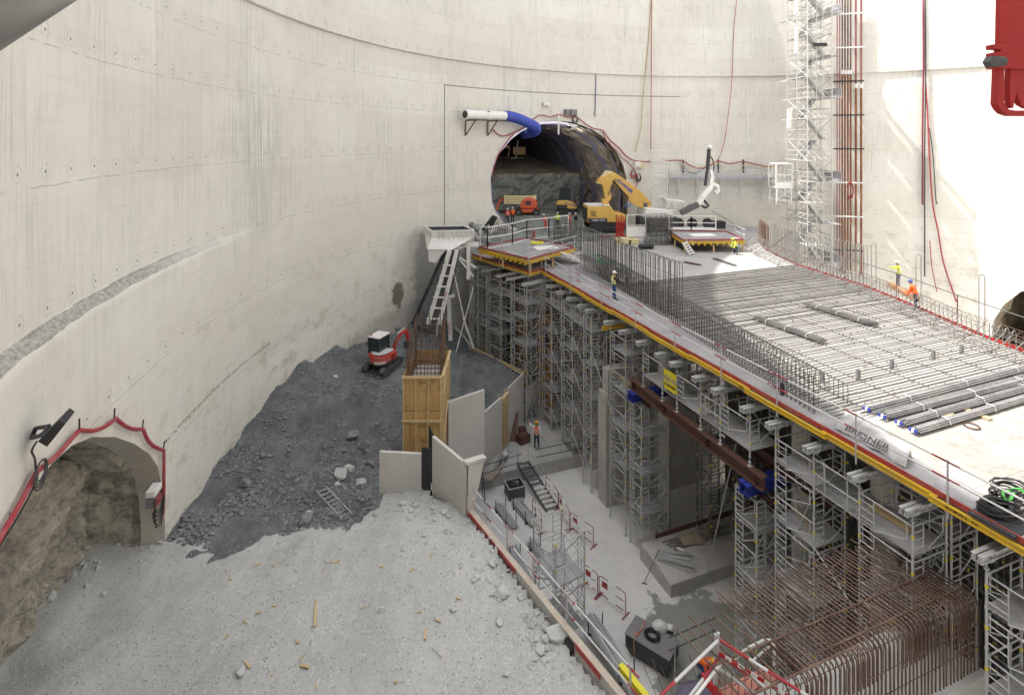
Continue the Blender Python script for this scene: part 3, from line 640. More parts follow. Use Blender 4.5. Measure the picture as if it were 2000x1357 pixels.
# loose stones: named boulders where one can count them, small rubble as one mass
def rock_mesh(r, seed, mat, sub=2):
    bm = bmesh.new(); rr = random.Random(seed)
    for _ in range(17):
        d = Vector((rr.gauss(0, 1), rr.gauss(0, 1), rr.gauss(0, 1))).normalized() * rr.uniform(.8, 1.1); bm.verts.new((d.x * r * 1.1, d.y * r * .85, d.z * r * .75))
    h = bmesh.ops.convex_hull(bm, input=bm.verts); bmesh.ops.delete(bm, geom=[v for v in bm.verts if not v.link_faces], context='VERTS'); bmesh.ops.bevel(bm, geom=bm.edges[:], offset=.05 * r, segments=1, affect='EDGES')
    me = bpy.data.meshes.new("boulder"); bm.to_mesh(me); bm.free(); me.materials.append(mat); return me
RML = [rock_mesh(1, k, STONEL) for k in range(5)]; RMD = [rock_mesh(1, k + 9, STONED) for k in range(5)]
BOUL = [(690,852,.42,1),(712,868,.33,1),(665,925,.40,0),(683,915,.28,0),(716,883,.22,1),(672,880,.2,1),(705,940,.3,0),(735,830,.24,1),(725,905,.24,1),(748,860,.2,1),(760,880,.22,1),(660,945,.18,0),(580,940,.2,1),(512,888,.17,1),(480,943,.26,1),(478,968,.24,1),(516,1018,.2,1),(597,1018,.34,1),(602,1002,.18,0),(726,672,.45,1),(712,664,.38,1),(760,655,.3,1),(775,640,.3,1),(700,660,.26,1),(745,640,.28,1),(575,705,.15,0),(645,700,.18,1),(655,735,.16,0),(520,790,.15,0),(725,833,.14,1),(738,905,.16,1),(980,1155,.3,0),(1085,1238,.34,0),(960,1100,.17,0),(932,1128,.16,0),(975,1215,.15,0),(1065,1245,.16,0),(1055,1268,.2,0),(870,1000,.17,0),(845,992,.14,0),(812,985,.17,0),(785,982,.18,0),(162,1108,.16,0),(128,1130,.17,1),(100,1165,.2,0),(145,1115,.14,0),(115,1108,.12,1),(640,1095,.12,0),(470,1310,.18,0),(745,1190,.14,0)]
BREG = {}; ORD = 'first second third fourth fifth sixth seventh eighth ninth tenth eleventh twelfth thirteenth fourteenth fifteenth sixteenth seventeenth eighteenth nineteenth twentieth'.split()
for i, (px, py, r, dk) in enumerate(BOUL):
    z = 6.0
    for _ in range(3): p = W(px, py, z); z = gh(p.x, p.y) + r * .3
    o = bpy.data.objects.new("boulder", (RMD if dk else RML)[i % 5]); COL.objects.link(o); o.location = p; o.scale = (r, r, r); o.rotation_euler = (0, random.uniform(-.4, .4), random.uniform(0, 6))
    k = ("in front of the left gallery mouth" if px < 200 else "on the slope around the small red excavator" if py < 720 and px > 560 else "in the cluster left of the wooden column form" if 640 < px < 780 and py < 960 else "at the foot of the grey wall panels" if 740 < px < 890 else "on the gravel beside the low retaining wall" if px > 890 else "out on the pale gravel" if py > 1080 else "on the dark slope between the wall and the ladder"); BREG.setdefault(k, []).append((px, dk, o))
for k, l in BREG.items():
    for j, (px, dk, o) in enumerate(sorted(l, key=lambda q: q[0])): tag(o, '%s boulder %s, %s from the left' % ('dark' if dk else 'pale', k, ORD[j]), 'boulder', 'boulders lying on the spoil and gravel')
def rubble(name, mats, n, pts, rmin, rmax, seed, zoff=.25):
    rnd = random.Random(seed); mb = MB()
    for _ in range(n):
        x, y, spo = pts(rnd)
        if x is None: continue
        r = rmin * (rmax / rmin) ** (rnd.random() ** 2.2); z = gh(x, y) + r * zoff
        a = rnd.random() * 6.28; k = [Vector((math.cos(a + t * 1.57) * r * rnd.uniform(.6, 1.2), math.sin(a + t * 1.57) * r * rnd.uniform(.6, 1.2), rnd.uniform(-.3, .3) * r)) for t in range(4)]
        c = Vector((x, y, z)); mb.add([c + q for q in k] + [c + Vector((rnd.uniform(-.3, .3) * r, rnd.uniform(-.3, .3) * r, r * rnd.uniform(.4, .8))), c - Vector((0, 0, r * .6))], [(0, 1, 4), (1, 2, 4), (2, 3, 4), (3, 0, 4), (1, 0, 5), (2, 1, 5), (3, 2, 5), (0, 3, 5)], spo)
    mb.o = Vector((0, 0, 0)); o = bpy.data.objects.new(name, mb.mesh(name, mats)); COL.objects.link(o)
    return tag(o, "loose grey crushed stone scattered over the ground", "rubble", kind='stuff')
def rp(rnd):
    px = rnd.uniform(-40, 1180); py = 620 + 760 * rnd.random() ** .8; p = W(px, py, 6)
    if not in_poly((p.x, p.y), TP): return None, None, 0
    if p.x < -14.4 and p.y > 21: return None, None, 0
    return p.x, p.y, (1 if in_poly((p.x, p.y), SPOILT) else 0)
rubble("rubble", [STONEL, STONED], 42000, rp, .006, .042, 3)
def rp2(rnd):     # concentrated heaps
    cx, cy, s = rnd.choice([(745, 690, 1.4), (720, 880, 1.0), (760, 640, 1.5), (860, 1000, 1.0), (780, 985, .8), (110, 1140, 1.1), (980, 1120, .8), (1060, 1240, .8), (600, 720, 1.2), (700, 900, 1.2), (830, 620, 1.5), (300, 1050, .6)])
    q = W(cx, cy, 6); x = rnd.gauss(q.x, s); y = rnd.gauss(q.y, s)
    if not in_poly((x, y), TP): return None, None, 0
    return x, y, (1 if in_poly((x, y), SPOILT) else 0)
rubble("coarse_rubble", [STONEL, STONED], 2200, rp2, .025, .15, 5)
def rp3(rnd):
    p = W(rnd.uniform(330, 1000), 600 + 480 * rnd.random() ** .9, 5.8)
    if not in_poly((p.x, p.y), TP) or not in_poly((p.x, p.y), SPOILT) or noise.noise(Vector((p.x * .35, p.y * .35, 3))) < -.12: return None, None, 0
    return p.x, p.y, 1
rubble("spoil_rubble", [STONEL, STONED], 24000, rp3, .022, .15, 15)
mb = MB(); rnd = random.Random(4)
for _ in range(26):
    p = W(rnd.uniform(420, 900), rnd.uniform(1070, 1357), 6); p.z = gh(p.x, p.y) + .03; a = rnd.random() * 3.14; l = rnd.uniform(.03, .11); dv = Vector((math.cos(a), math.sin(a), rnd.uniform(-.1, .2))) * l
    mb.bar(p - dv, p + dv, rnd.uniform(.03, .07), .02)
for (p, q) in (((617, 1175), (615, 1230)), ((832, 1250), (830, 1270)), ((586, 1300), (604, 1306)), ((480, 1300), (488, 1312))):
    P0 = W(*p, 6); Q0 = W(*q, 6); P0.z = gh(P0.x, P0.y) + .04; Q0.z = gh(Q0.x, Q0.y) + .05; mb.bar(P0, Q0, .07, .03)
tag(mb.build("wood_chips", TIM), "splinters of pale timber scattered over the gravel", "wood chips", kind='stuff')
# ================================================================ the slab under construction
EA = 16.45                                            # front edge of the slab on the site grid
K1 = Vector((1.32, 39.7, 0)); LD = Vector((-.614, .789, 0)); LN = Vector((.789, .614, 0))
RBP = [(30.6, 3.0), (30.7, 14.8), (31.5, 17.3), (32.95, 20.7), (34.5, 25.2), (35.3, 31), (37.3, 36), (40.3, 40.1), (44, 44)]     # right boundary (a, b)
SLP = [AB(EA, 2.0), AB(EA, 37.2), K1, K1 + LD * 7.4, Vector((-4.3, 49.2, 0))]
for t in range(138, 86, -4): SLP.append(Vector((CX + 36.3 * math.cos(R_(t)), CY + 36.3 * math.sin(R_(t)), 0)))
SLP += [Vector((CX + 35.2 * math.cos(R_(82)), CY + 35.2 * math.sin(R_(82)), 0))] + [AB(a, b) for a, b in RBP[::-1]]
mb = MB(); mb.ext([(p.x, p.y, SLABZ - .38) for p in SLP], (0, 0, .38)); struct(mb, "slab", SLABM)
mb = MB(); mb.ext([AB(EA + .05, 2, SLABZ + .005), AB(EA + .05, 37, SLABZ + .005), AB(18.6, 40, SLABZ + .005), AB(19.7, 38.5, SLABZ + .005), AB(18.0, 24.4, SLABZ + .005), AB(17.4, 13.5, SLABZ + .005), AB(17.45, 2, SLABZ + .005)], (0, 0, .018)); struct(mb, "walkway_boards", LANEM)
# cleaner pour boards at the near end
BRT = m_conc("bright_boards", (.28, .27, .25), (.38, .37, .345), .9, 2.2, .8, 0, .3, (.17, .145, .12))
mb = MB()
for i in range(6):
    for j in range(3):
        a0, b0 = 17.47 + i * 2.2, 12.9 - j * 3.3; mb.ext([AB(a0, b0, SLABZ + .004), AB(a0 + 2.19, b0, SLABZ + .004), AB(a0 + 2.19, b0 - 3.29, SLABZ + .004), AB(a0, b0 - 3.29, SLABZ + .004)], (0, 0, .012))
struct(mb, "pour_boards", BRT)
mb = MB(); mb.ext([(p.x, p.y, SLABZ - .40) for p in SLP], (0, 0, .012)); struct(mb, "bounce_cut_soffit", m_conc("bounce_cut_boards", (.075, .06, .05), (.12, .10, .08), .4, 1))  # dark sheet added below the slab to cut bounced light
# edge: yellow beams and red toe boards, jointed every 3.6 m and lapping
fe = empty("edge_formwork", AB(EA, 20, SLABZ), 0, "yellow formwork beam with a red toe board along the whole slab edge", "formwork")
def edge_run(p, q, off, out, last=False):
    n = max(1, round((q - p).length / 3.5)); dv = (q - p) / n; side = Vector((-dv.y, dv.x, 0)).normalized() * out
    for i in range(n):
        a = p + dv * i; b = p + dv * (i + 1) + dv.normalized() * .18; k = .035 * (i % 2)
        m_ = MB(); s = side * (.10 + k * 1.6)
        zc = SLABZ - .16 - k * .9
        for zz, w_, h_ in ((zc + .07, .09, .04), (zc, .03, .11), (zc - .07, .09, .04)): m_.bar(a + s + Vector((0, 0, zz)), b + s + Vector((0, 0, zz)), w_, h_)
        m_.build("yellow_beam", YEL, fe)
        m_ = MB(); s = side * (.03 + k * .6); m_.bar(a + s + Vector((0, 0, SLABZ + .0)), b + s + Vector((0, 0, SLABZ + .0)), .035, .15)
        m_.build("toe_board", RED, fe)
        m_ = MB(); s = side * (-.05); m_.bar(a + s + Vector((0, 0, SLABZ - .16)), b + s + Vector((0, 0, SLABZ - .16)), .05, .06); 
edge_run(AB(EA, 3), AB(EA, 37.2), 0, 1); 
edge_run(AB(EA, 37.2), K1, 0, 1); edge_run(K1, K1 + LD * 7.4, 0, 1)
# guardrail with red and white tubes
RWT = None
def m_redwhite():
    m, nt, bs = nmat("red_white_tube"); uv = nt.nodes.new("ShaderNodeTexCoord"); s = nt.nodes.new("ShaderNodeSeparateXYZ"); nt.links.new(uv.outputs['Object'], s.inputs[0])
    f = mth(nt, 'LESS_THAN', mth(nt, 'FRACT', mth(nt, 'DIVIDE', s.outputs[2], 2.9)), .24)
    c = mix(nt, f, (.60, .60, .60), (.36, .03, .04)); nt.links.new(c, bs.inputs['Base Color']); bs.inputs['Roughness'].default_value = .45; return m
RWT = m_redwhite()
def unit_tube(r, n=6, mat=None, name="tube"):
    mb = MB(); mb.tube((0, 0, 0), (0, 0, 1), r, n); return mb.mesh(name, mat)
TUBES = {}
def stick(name, p, q, r, mat, parent, n=6):
    # a straight tube from p to q (world) with its own axis as local z; meshes shared by length
    p, q = Vector(p), Vector(q); d = q - p; L = round(d.length, 2); key = (L, r, mat.name, n)
    if key not in TUBES:
        mb = MB(); mb.tube((0, 0, 0), (0, 0, L), r, n); TUBES[key] = mb.mesh(name, mat)
    o = bpy.data.objects.new(name, TUBES[key]); COL.objects.link(o)
    base = Vector((0, 0, 0)); t = parent
    while t is not None: base += Vector(t.location); t = t.parent
    o.parent = parent; o.location = p - base; o.rotation_euler = d.to_track_quat('Z', 'Y').to_euler(); return o
def guard(name, pts, z, label, cat="guardrail", h=1.05, rails=(1.05, .58), r=.026, mat=None, pm=None, low=.5, group=None, over=.3):
    g = empty(name, Vector((pts[0].x, pts[0].y, z)), 0, label, cat, group)
    for p in pts: stick("post", (p.x, p.y, z - low), (p.x, p.y, z + h + .06), .028, pm or GALV, g)
    for hh in rails:
        for a, b in zip(pts, pts[1:]):
            d = (b - a).normalized() * over; stick("rail", (a.x - d.x, a.y - d.y, z + hh), (b.x + d.x, b.y + d.y, z + hh), r, mat or RWT, g)
    return g
bs_ = [6.9] + [9.56, 12.2, 15.3, 18.2, 21.3, 24.6, 28.2, 32.2, 36.3]
guard("guardrail", [AB(EA - .14, b) for b in bs_] , SLABZ, "red and white tube guardrail along the front edge of the slab")
guard("guardrail", [AB(EA - .1, 37.15), K1 + LN * -.12, K1 + LD * 3.6 - LN * .12, K1 + LD * 7.0 - LN * .12], SLABZ, "tube guardrail around the far left corner of the slab beside the white hopper")
# ================================================================ concrete under the slab
def column(px, a, z0, z1, r, label):
    p = PA(px, 600, a); mb = MB(); mb.tube((p.x, p.y, z0), (p.x, p.y, z1), r, 24); top(mb, "round_column", COLW, label, "column", "round columns carrying the slab", smooth=False).data.polygons.foreach_set('use_smooth', [True] * 26)
column(1297, 18.6, -.8, SLABZ - .39, .32, "white round column left of the yellow sign, half hidden by scaffolding")
column(1565, 18.9, -.8, SLABZ - .39, .36, "white round column behind the scaffold tower left of centre of the near slab edge")
column(1726, 18.9, -.8, SLABZ - .39, .40, "thickest white round column under the near part of the slab")
p = K1 + LD * 8.0 + LN * .3; mb = MB(); mb.tube((p.x, p.y, 0), (p.x, p.y, SLABZ - .6), .27, 24); top(mb, "round_column", COLW, "slim white round column at the far left corner of the slab", "column", "round columns carrying the slab")
# cross wall whose end faces the pit
mb = MB(); mb.ext([AB(16.35, 27.7, -.85), AB(27, 27.7, -.85), AB(27, 28.65, -.85), AB(16.35, 28.65, -.85)], (0, 0, 6.65)); mb.ext([AB(16.5, 27.76, 5.8), AB(22.5, 27.76, 5.8), AB(22.5, 28.4, 5.8), AB(16.5, 28.4, 5.8)], (0, 0, 1.45))
wl = top(mb, "cross_wall", CONCD, "tall rough concrete wall end standing between the scaffold towers", "wall")
mb = MB()
for k in range(24): 
    z = .1 + k * .28; mb.box(AB(16.85, 27.69, z) if z < 5.7 else AB(16.85, 27.75, z), (.09, .05, .07), rz=TH)
for k in range(5): mb.box(AB(16.85, 27.75, 5.95 + k * .25), (.09, .05, .07), rz=TH)
o = mb.build("keyway_pocket", BLK, None); o.parent = wl; o.matrix_parent_inverse = Matrix.Translation(-wl.location)
# walls deep under the slab close the view
BACKW = m_conc("shade_dark_concrete", (.075, .068, .055), (.12, .11, .09), .4, .8, .9, .3)  # concrete darkened to put the shade under the slab into its colour
mb = MB(); mb.ext([AB(24.5, 2, -.85), AB(24.9, 2, -.85), AB(24.9, 27, -.85), AB(24.5, 27, -.85)], (0, 0, SLABZ + .40)); top(mb, "shade_dark_wall", BACKW, "long shaded concrete wall deep behind the scaffolding", "wall")
mb = MB(); mb.ext([AB(18, 41.5, -.05), AB(34, 41.5, -.05), AB(34, 42, -.05), AB(18, 42, -.05)], (0, 0, SLABZ - .42)); top(mb, "shade_dark_wall", BACKW, "shaded wall under the far end of the slab", "wall")
q = K1 + LN * 3.75; mb = MB(); mb.ext([q - LD * .5, q + LD * 8.5, q + LD * 8.5 + LN * .3, q - LD * .5 + LN * .3], (0, 0, SLABZ - .42)); top(mb, "shade_dark_wall", BACKW, "added dark backing painted as shade behind the far left scaffold row", "wall")  # dark backing added so the space behind the scaffolding reads as shade
q = K1 + LN * 3.1
mb = MB(); mb.ext([q + LD * 1.6, q + LD * 4.2, q + LD * 4.2 + LN * .6, q + LD * 1.6 + LN * .6], (0, 0, SLABZ - .45)); top(mb, "wall_pier", CONC, "beige concrete pier behind the far left scaffold towers", "pier")
for t0, t1, s in ((3.2, 4.2, 2.0), (.3, 1.6, 2.1)):
    q = K1 + LN * s; mb = MB(); mb.ext([q + LD * t0, q + LD * t1, q + LD * t1 + LN * .5, q + LD * t0 + LN * .5], (0, 0, 7.4))
    for k in range(6): z = .6 + k * 1.2; mb.bar(q + LD * t0 - LN * .05 + Vector((0, 0, z)), q + LD * t1 - LN * .05 + Vector((0, 0, z)), .06, .14)
    for k in range(4): t = t0 + (t1 - t0) * k / 3; mb.bar(q + LD * t - LN * .03 + Vector((0, 0, 0)), q + LD * t - LN * .03 + Vector((0, 0, 7.4)), .05, .08)
    top(mb, "column_form", PLYR, "brown timber column form behind the far scaffolding, the %s one" % ("left" if t0 > 2 else "right"), "formwork")
# sloped footing block with its tubes
mb = MB(); P = [(16.0, 21.2, -.85), (16.0, 21.2, -.2), (16.0, 22.2, .02), (16.0, 23.7, .02), (16.0, 23.7, -.85)]
mb.ext([AB(*x) for x in P], AB(8.4, 0) ); fb = top(mb, "footing_block", CONC, "low sloped concrete footing block on the pit floor with tubes stacked on it", "footing", bevel=.02)
mb = MB(); mb.bar(AB(17, 23.75, .08), AB(24, 23.75, .08), .12, .2); top(mb, "edge_timber", HBRO, "rust brown timber along the back of the sloped footing", "timber")
# ================================================================ shoring towers
FR = {}
def m_post(h, z0):
    mb = MB(); mb.tube((0, 0, 0), (0, 0, h), .034, 8, 0)
    z = .55
    while z < h: mb.tube((0, 0, z), (0, 0, z + .085), .041, 8, 1); z += 1.05
    z = .02
    while z < h: mb.tube((0, 0, z), (0, 0, z + .06), .046, 8, 0); z += 1.05
    return mb
def fmesh(L, H, kind, mat):
    key = (round(L, 2), round(H, 2), kind, mat.name)
    if key in FR: return FR[key]
    mb = MB(); r = .019; x = min(.46, L * .36)
    if kind == 'L':      # ladder frame: part ladder on the left, diagonal to the right
        mb.tube((0, 0, H - .03), (L, 0, H - .03), .023, 6)
        mb.tube((x, 0, H - .03), (x, 0, .12), r, 6)
        for k in range(4): mb.tube((0, 0, .12 + k * .235), (x, 0, .12 + k * .235), r, 5)
        mb.tube((x, 0, .12), (L * .9, 0, H * .52), r, 6); mb.tube((L * .9, 0, H * .52), (L * .9, 0, H - .03), r, 5)
        mb.tube((0, 0, .12), (x, 0, .12), r, 5)
    elif kind == 'R':    # mirrored
        mb.tube((0, 0, H - .03), (L, 0, H - .03), .023, 6); mb.tube((L - x, 0, H - .03), (L - x, 0, .12), r, 6)
        for k in range(4): mb.tube((L, 0, .12 + k * .235), (L - x, 0, .12 + k * .235), r, 5)
        mb.tube((L - x, 0, .12), (L * .1, 0, H * .52), r, 6); mb.tube((L * .1, 0, H * .52), (L * .1, 0, H - .03), r, 5)
    elif kind == 'X': mb.tube((0, 0, 0), (L, 0, H * 2), .018, 5); mb.tube((L, 0.04, 0), (0, 0.04, H * 2), .018, 5)
    elif kind == 'A': mb.tube((0, 0, 0), (L, 0, H * 2), .02, 5)
    elif kind == 'H': mb.tube((0, 0, 0), (L, 0, 0), .023, 6)
    FR[key] = mb.mesh("frame", mat); return FR[key]
ALU = m_metal("aluminium_beam", (.62, .63, .64), .35, .55, .3)
def head_mesh(L):
    k = ('head', round(L, 2))
    if k not in FR:
        mb = MB(); a, b = -.42, L
        for y in (-.075, .075):
            mb.b2((a, y - .055, .02), (b, y + .055, .045)); mb.b2((a, y - .055, .185), (b, y + .055, .21)); mb.b2((a, y - .012, .045), (b, y + .012, .185))
            for x in [a + .02 + i * .28 for i in range(int((b - a) / .28))]: mb.b2((x, y - .05, .05), (x + .02, y + .05, .18))
        FR[k] = mb.mesh("head_beam", ALU)
    return FR[k]
def jack_mesh():
    if 'jack' not in FR:
        mb = MB(); mb.tube((0, 0, 0), (0, 0, .3), .02, 6); mb.b2((-.09, -.09, 0), (.09, .09, .012)); mb.tube((0, 0, .13), (0, 0, .17), .06, 8); FR['jack'] = mb.mesh("base_jack", GALV)
    return FR['jack']
def hjack_mesh(h):
    k = ('hj', round(h, 2))
    if k not in FR:
        mb = MB(); mb.tube((0, 0, 0), (0, 0, h), .022, 6); mb.b2((-.1, -.13, h - .012), (.1, .13, h)); mb.b2((-.1, -.14, h), (.1, -.13, h + .09)); mb.b2((-.1, .13, h), (.1, .14, h + .09)); mb.tube((0, 0, .1), (0, 0, .15), .06, 8); FR[k] = mb.mesh("head_jack", GALV)
    return FR[k]
def deck_mesh(wa, wb, gr=0):
    k = ('deck', round(wa, 2), round(wb, 2), gr)
    if k not in FR:
        mb = MB(); n = max(2, round(wa / .34)); s = wa / n
        for i in range(n):
            if gr:
                for j in range(int(wb / .09)): mb.b2((i * s + .01, j * .09, -.05), ((i + 1) * s - .01, j * .09 + .055, 0))
                mb.b2((i * s + .005, 0, -.055), (i * s + .03, wb, .004)); mb.b2(((i + 1) * s - .03, 0, -.055), ((i + 1) * s - .005, wb, .004))
            else: mb.b2((i * s + .008, -.02, -.055), ((i + 1) * s - .008, wb + .02, 0))
        FR[k] = mb.mesh("deck", DECKM)
    return FR[k]
def tower(a0, b0, wa, wb, z0, z1, decks, label, rz=TH, org=None, mat=GALV, heads=(1, 1), base=1, group="shoring towers under the slab", hl=None, modh=1.05, lean=('L', 'L'), full=True, cat="scaffold tower", name="scaffold_tower", trap=False):
    o = AB(a0, b0, z0) if org is None else Vector((org.x, org.y, z0))
    e = local(empty(name, o, rz, label, cat, group))
    bh = .3 if base else 0.0; hj = .38 if heads[0] or heads[1] else 0.0
    H = z1 - z0 - bh - hj
    key = ('post', round(H, 2), mat.name)
    if key not in FR: FR[key] = m_post(H, z0).mesh("post", [mat, YELM])
    for x, y in ((0, 0), (wa, 0), (wa, wb), (0, wb)):
        inst("post", FR[key], e, (x, y, bh))
        if base: inst("base_jack", jack_mesh(), e, (x, y, 0))
    for hi, y in enumerate((0, wb)):
        if heads[hi]:
            for x in (0, wa): inst("head_jack", hjack_mesh(hj), e, (x, y, bh + H))
            inst("head_beam", head_mesh(hl or wa + .5), e, (0, y, bh + H + hj))
    n = int((H + .02) / modh); h90 = math.pi / 2
    zt = H + bh - n * modh                           # modules hang from the top
    for i in range(n):
        z = zt + i * modh
        inst("ladder_frame", fmesh(wb, modh, 'L' if i % 2 == 0 or True else 'R', mat), e, (0, wb, z), (0, 0, -h90))     # pit side
        inst("ladder_frame", fmesh(wa, modh, 'L', mat), e, (0, 0, z))
        if full:
            inst("ladder_frame", fmesh(wb, modh, 'R', mat), e, (wa, wb, z), (0, 0, -h90)); inst("ladder_frame", fmesh(wa, modh, 'R', mat), e, (0, wb, z))
        if i % 2 == 0 and i + 2 <= n:
            inst("brace", fmesh(wa, modh, 'X' if (i // 2) % 2 else 'A', mat), e, (0, wb * .5, z)); inst("brace", fmesh(wb, modh, 'A', mat), e, (wa, wb, z), (0, 0, -h90))
    for z in decks:
        if z0 + .3 < z < z1 - .3:
            inst("deck", deck_mesh(wa, wb), e, (0, 0, z - z0))
    return e
DZ = [9.05, 6.95, 4.86, 2.75, .65]
TA = 16.2
tower(TA, 35.07, 1.47, 1.63, 0, 10.25, DZ, "far scaffold tower where the slab edge turns, worker beside it")
tower(TA, 31.8, 1.47, 1.6, 0, 10.25, DZ, "second scaffold tower from the slab corner, standing on the raised floor")
tower(TA, 29.23, 1.08, 1.0, -.8, 10.25, DZ, "slim scaffold tower just left of the rough wall end")
tower(TA, 25.4, 1.47, 1.6, -.8, 10.25, [9.05, 6.95, 4.86, 2.75], "scaffold tower just right of the rough wall end")
tower(TA, 23.88, 1.66, 1.06, -.8, 6.9, [5.4, 3.4, 1.3], "scaffold tower carrying the far end of the rusty girder", heads=(0, 0))
tower(TA, 16.16, 1.5, 1.09, -.8, 6.9, [5.66, 3.5, 1.31], "scaffold tower carrying the near end of the rusty girder", heads=(0, 0))
tower(TA, 13.63, 1.47, 1.62, -.8, 10.25, DZ, "large scaffold tower with wide decks right of the blue beam end")
tower(TA, 10.4, 1.47, 1.6, -.8, 10.25, DZ, "scaffold tower behind the rusty reinforcement, under the lettered yellow beam")
tower(17.9, 10.4, 1.2, 1.6, -.8, 10.25, [9.05, 6.95], "rear scaffold tower in shade just behind the lettered yellow beam", heads=(1, 1))
tower(TA, 7.0, 1.47, 1.6, -.8, 10.25, [6.95, 4.86, 9.05], "nearest scaffold tower at the right edge of the view")
for b, l in ((22.1, "far"), (19.35, "middle"), (16.5, "near")):
    tower(TA, b, 1.47, 1.63, 8.1, 10.25, [8.72], "short scaffold tower on the rusty girder, the %s one of three" % l, base=1, modh=1.05)
# link decks
def linkdeck(b0, b1, z, label, gr=1, a0=TA, wa=1.47):
    e = local(empty("scaffold_walkway", AB(a0, b0, z), TH, label, "walkway")); inst("deck", deck_mesh(wa, b1 - b0, gr), e, (0, 0, 0))
    if not gr is None:
        for h in (.5, 1.0): inst("rail", fmesh(b1 - b0, 1.05, 'H', GALV), e, (0, b1 - b0, h), (0, 0, -math.pi / 2))
        for i in range(2): 
            y = (b1 - b0) * (.25 + .5 * i); inst("rail_post", fmesh(1.0, 1.05, 'H', GALV), e, (0, y, 0), (0, -math.pi / 2, 0))
    return e
linkdeck(12.0, 13.63, 9.0, "perforated walkway bridging the two large near scaffold towers")
linkdeck(18.13, 19.35, 8.7, "grey walkway deck on the girder between the near and middle short towers"); linkdeck(20.98, 22.1, 8.7, "grey walkway deck on the girder beside the yellow sign")
linkdeck(33.4, 35.07, 9.03, "walkway deck between the two farthest scaffold towers", 0); linkdeck(30.23, 31.8, 9.03, "walkway deck joining the second and the slim scaffold tower", 0, wa=1.08)
# long diagonals and ledgers tying the towers
def diag(pts, label, r=.024): 
    mb = MB(); 
    for p, q in pts: mb.tube(p, q, r, 6)
    top(mb, "tie_tube", GALV, label, "tube")
diag([(AB(TA - .05, 13.6, 7.0), AB(TA - .05, 10.4, 5.0))], "long diagonal tube tying the two large near towers")
diag([(AB(TA, 29.2, 7.9), AB(TA, 25.4, 3.7))] , "diagonal tube crossing in front of the rough wall end")
for k, (b0, b1) in enumerate(((33.4, 35.07), (30.2, 31.8))):
    for z in (7.9, 5.8, 3.7, 1.6): diag([(AB(TA, b1, z), AB(TA, b0, z - 1.3)), ], "diagonal tie tube %s of the far towers, %s" % (("between the first two", "right")[k], {7.9: "highest", 5.8: "second highest", 3.7: "third from the top", 1.6: "lowest"}[z]))
diag([(AB(18.3, 21.5, -.8), AB(17.8, 18.9, 7.5))], "pale raking tube leaning under the rusty girder", .03)
# towers of the left-hand row
LO = Vector((1.07, 39.3, 0)); rzl = math.atan2(.614, .789)
tower(0, 0, 1.3, 1.87, 0, 10.2, [8.87, 7.8, 5.75], "right tower of the far left scaffold row under the slab corner", rz=rzl, org=LO)
tower(0, 0, 1.3, 2.0, 0, 10.2, [8.87, 6.9, 5.75], "middle tower of the far left scaffold row", rz=rzl, org=LO + LD * 3.1)
tower(0, 0, 1.3, 1.3, 3.2, 10.2, [8.87, 5.75], "tower of the far left scaffold row beside the slim white column", rz=rzl, org=LO + LD * 6.3, heads=(1, 0))
for t0, t1, z in ((1.87, 3.1, 8.87), (5.1, 6.3, 8.87), (5.1, 6.3, 5.75), (1.87, 3.1, 7.0)):
    e = local(empty("scaffold_walkway", Vector((LO.x, LO.y, 0)) + LD * t0 + Vector((0, 0, z)), rzl, "walkway deck in the far left scaffold row, %s" % {(1.87, 8.87): "upper right", (5.1, 8.87): "upper left", (5.1, 5.75): "lower left", (1.87, 7.0): "lower right"}[(t0, z)], "walkway")); inst("deck", deck_mesh(1.3, t1 - t0, 0), e)
    for h in (.5, 1.0): inst("rail", fmesh(t1 - t0, 1.05, 'H', GALV), e, (0, t1 - t0, h), (0, 0, -math.pi / 2))
# rows in the shade behind
names = ["first", "second", "third", "fourth", "fifth", "sixth", "seventh", "eighth", "ninth"]
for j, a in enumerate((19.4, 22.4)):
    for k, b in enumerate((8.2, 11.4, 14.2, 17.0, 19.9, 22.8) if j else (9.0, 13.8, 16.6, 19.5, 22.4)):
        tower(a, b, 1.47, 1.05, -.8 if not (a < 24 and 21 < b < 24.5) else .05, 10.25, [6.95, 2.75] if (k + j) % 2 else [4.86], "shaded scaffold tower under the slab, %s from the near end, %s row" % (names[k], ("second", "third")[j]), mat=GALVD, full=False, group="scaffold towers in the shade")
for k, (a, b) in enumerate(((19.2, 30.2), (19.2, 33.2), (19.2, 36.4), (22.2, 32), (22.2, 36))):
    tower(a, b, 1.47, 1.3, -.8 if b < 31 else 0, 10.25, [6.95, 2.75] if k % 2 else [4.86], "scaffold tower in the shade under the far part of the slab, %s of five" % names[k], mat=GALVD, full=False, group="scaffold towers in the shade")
# girders
def hbeam(p, q, w_, h_, name, mat, label, cat):
    mb = MB(); p, q = Vector(p), Vector(q); u = Vector((0, 0, 1)); t = .03
    mb.bar(p - u * t / 2, q - u * t / 2, w_, t); mb.bar(p - u * (h_ - t / 2), q - u * (h_ - t / 2), w_, t); mb.bar(p - u * h_ / 2, q - u * h_ / 2, .025, h_ - 2 * t)
    L = (q - p).length; d = (q - p) / L
    for k in (0.04, .33, .66, .96): mb.bar(p + d * L * k - u * t, p + d * L * k - u * (h_ - t), w_ * .9, .02, up=d)
    return top(mb, name, mat, label, cat)
hbeam(AB(TA, 24.9, 8.08), AB(TA, 15.75, 8.08), .36, .5, "steel_girder", HBRO, "long rusty steel girder carrying three short scaffold towers", "girder")
hbeam(AB(TA + 1.5, 24.9, 8.08), AB(TA + 1.5, 14.2, 8.08), .36, .5, "steel_girder", HBRO, "second rusty girder in the shade behind the first", "girder")
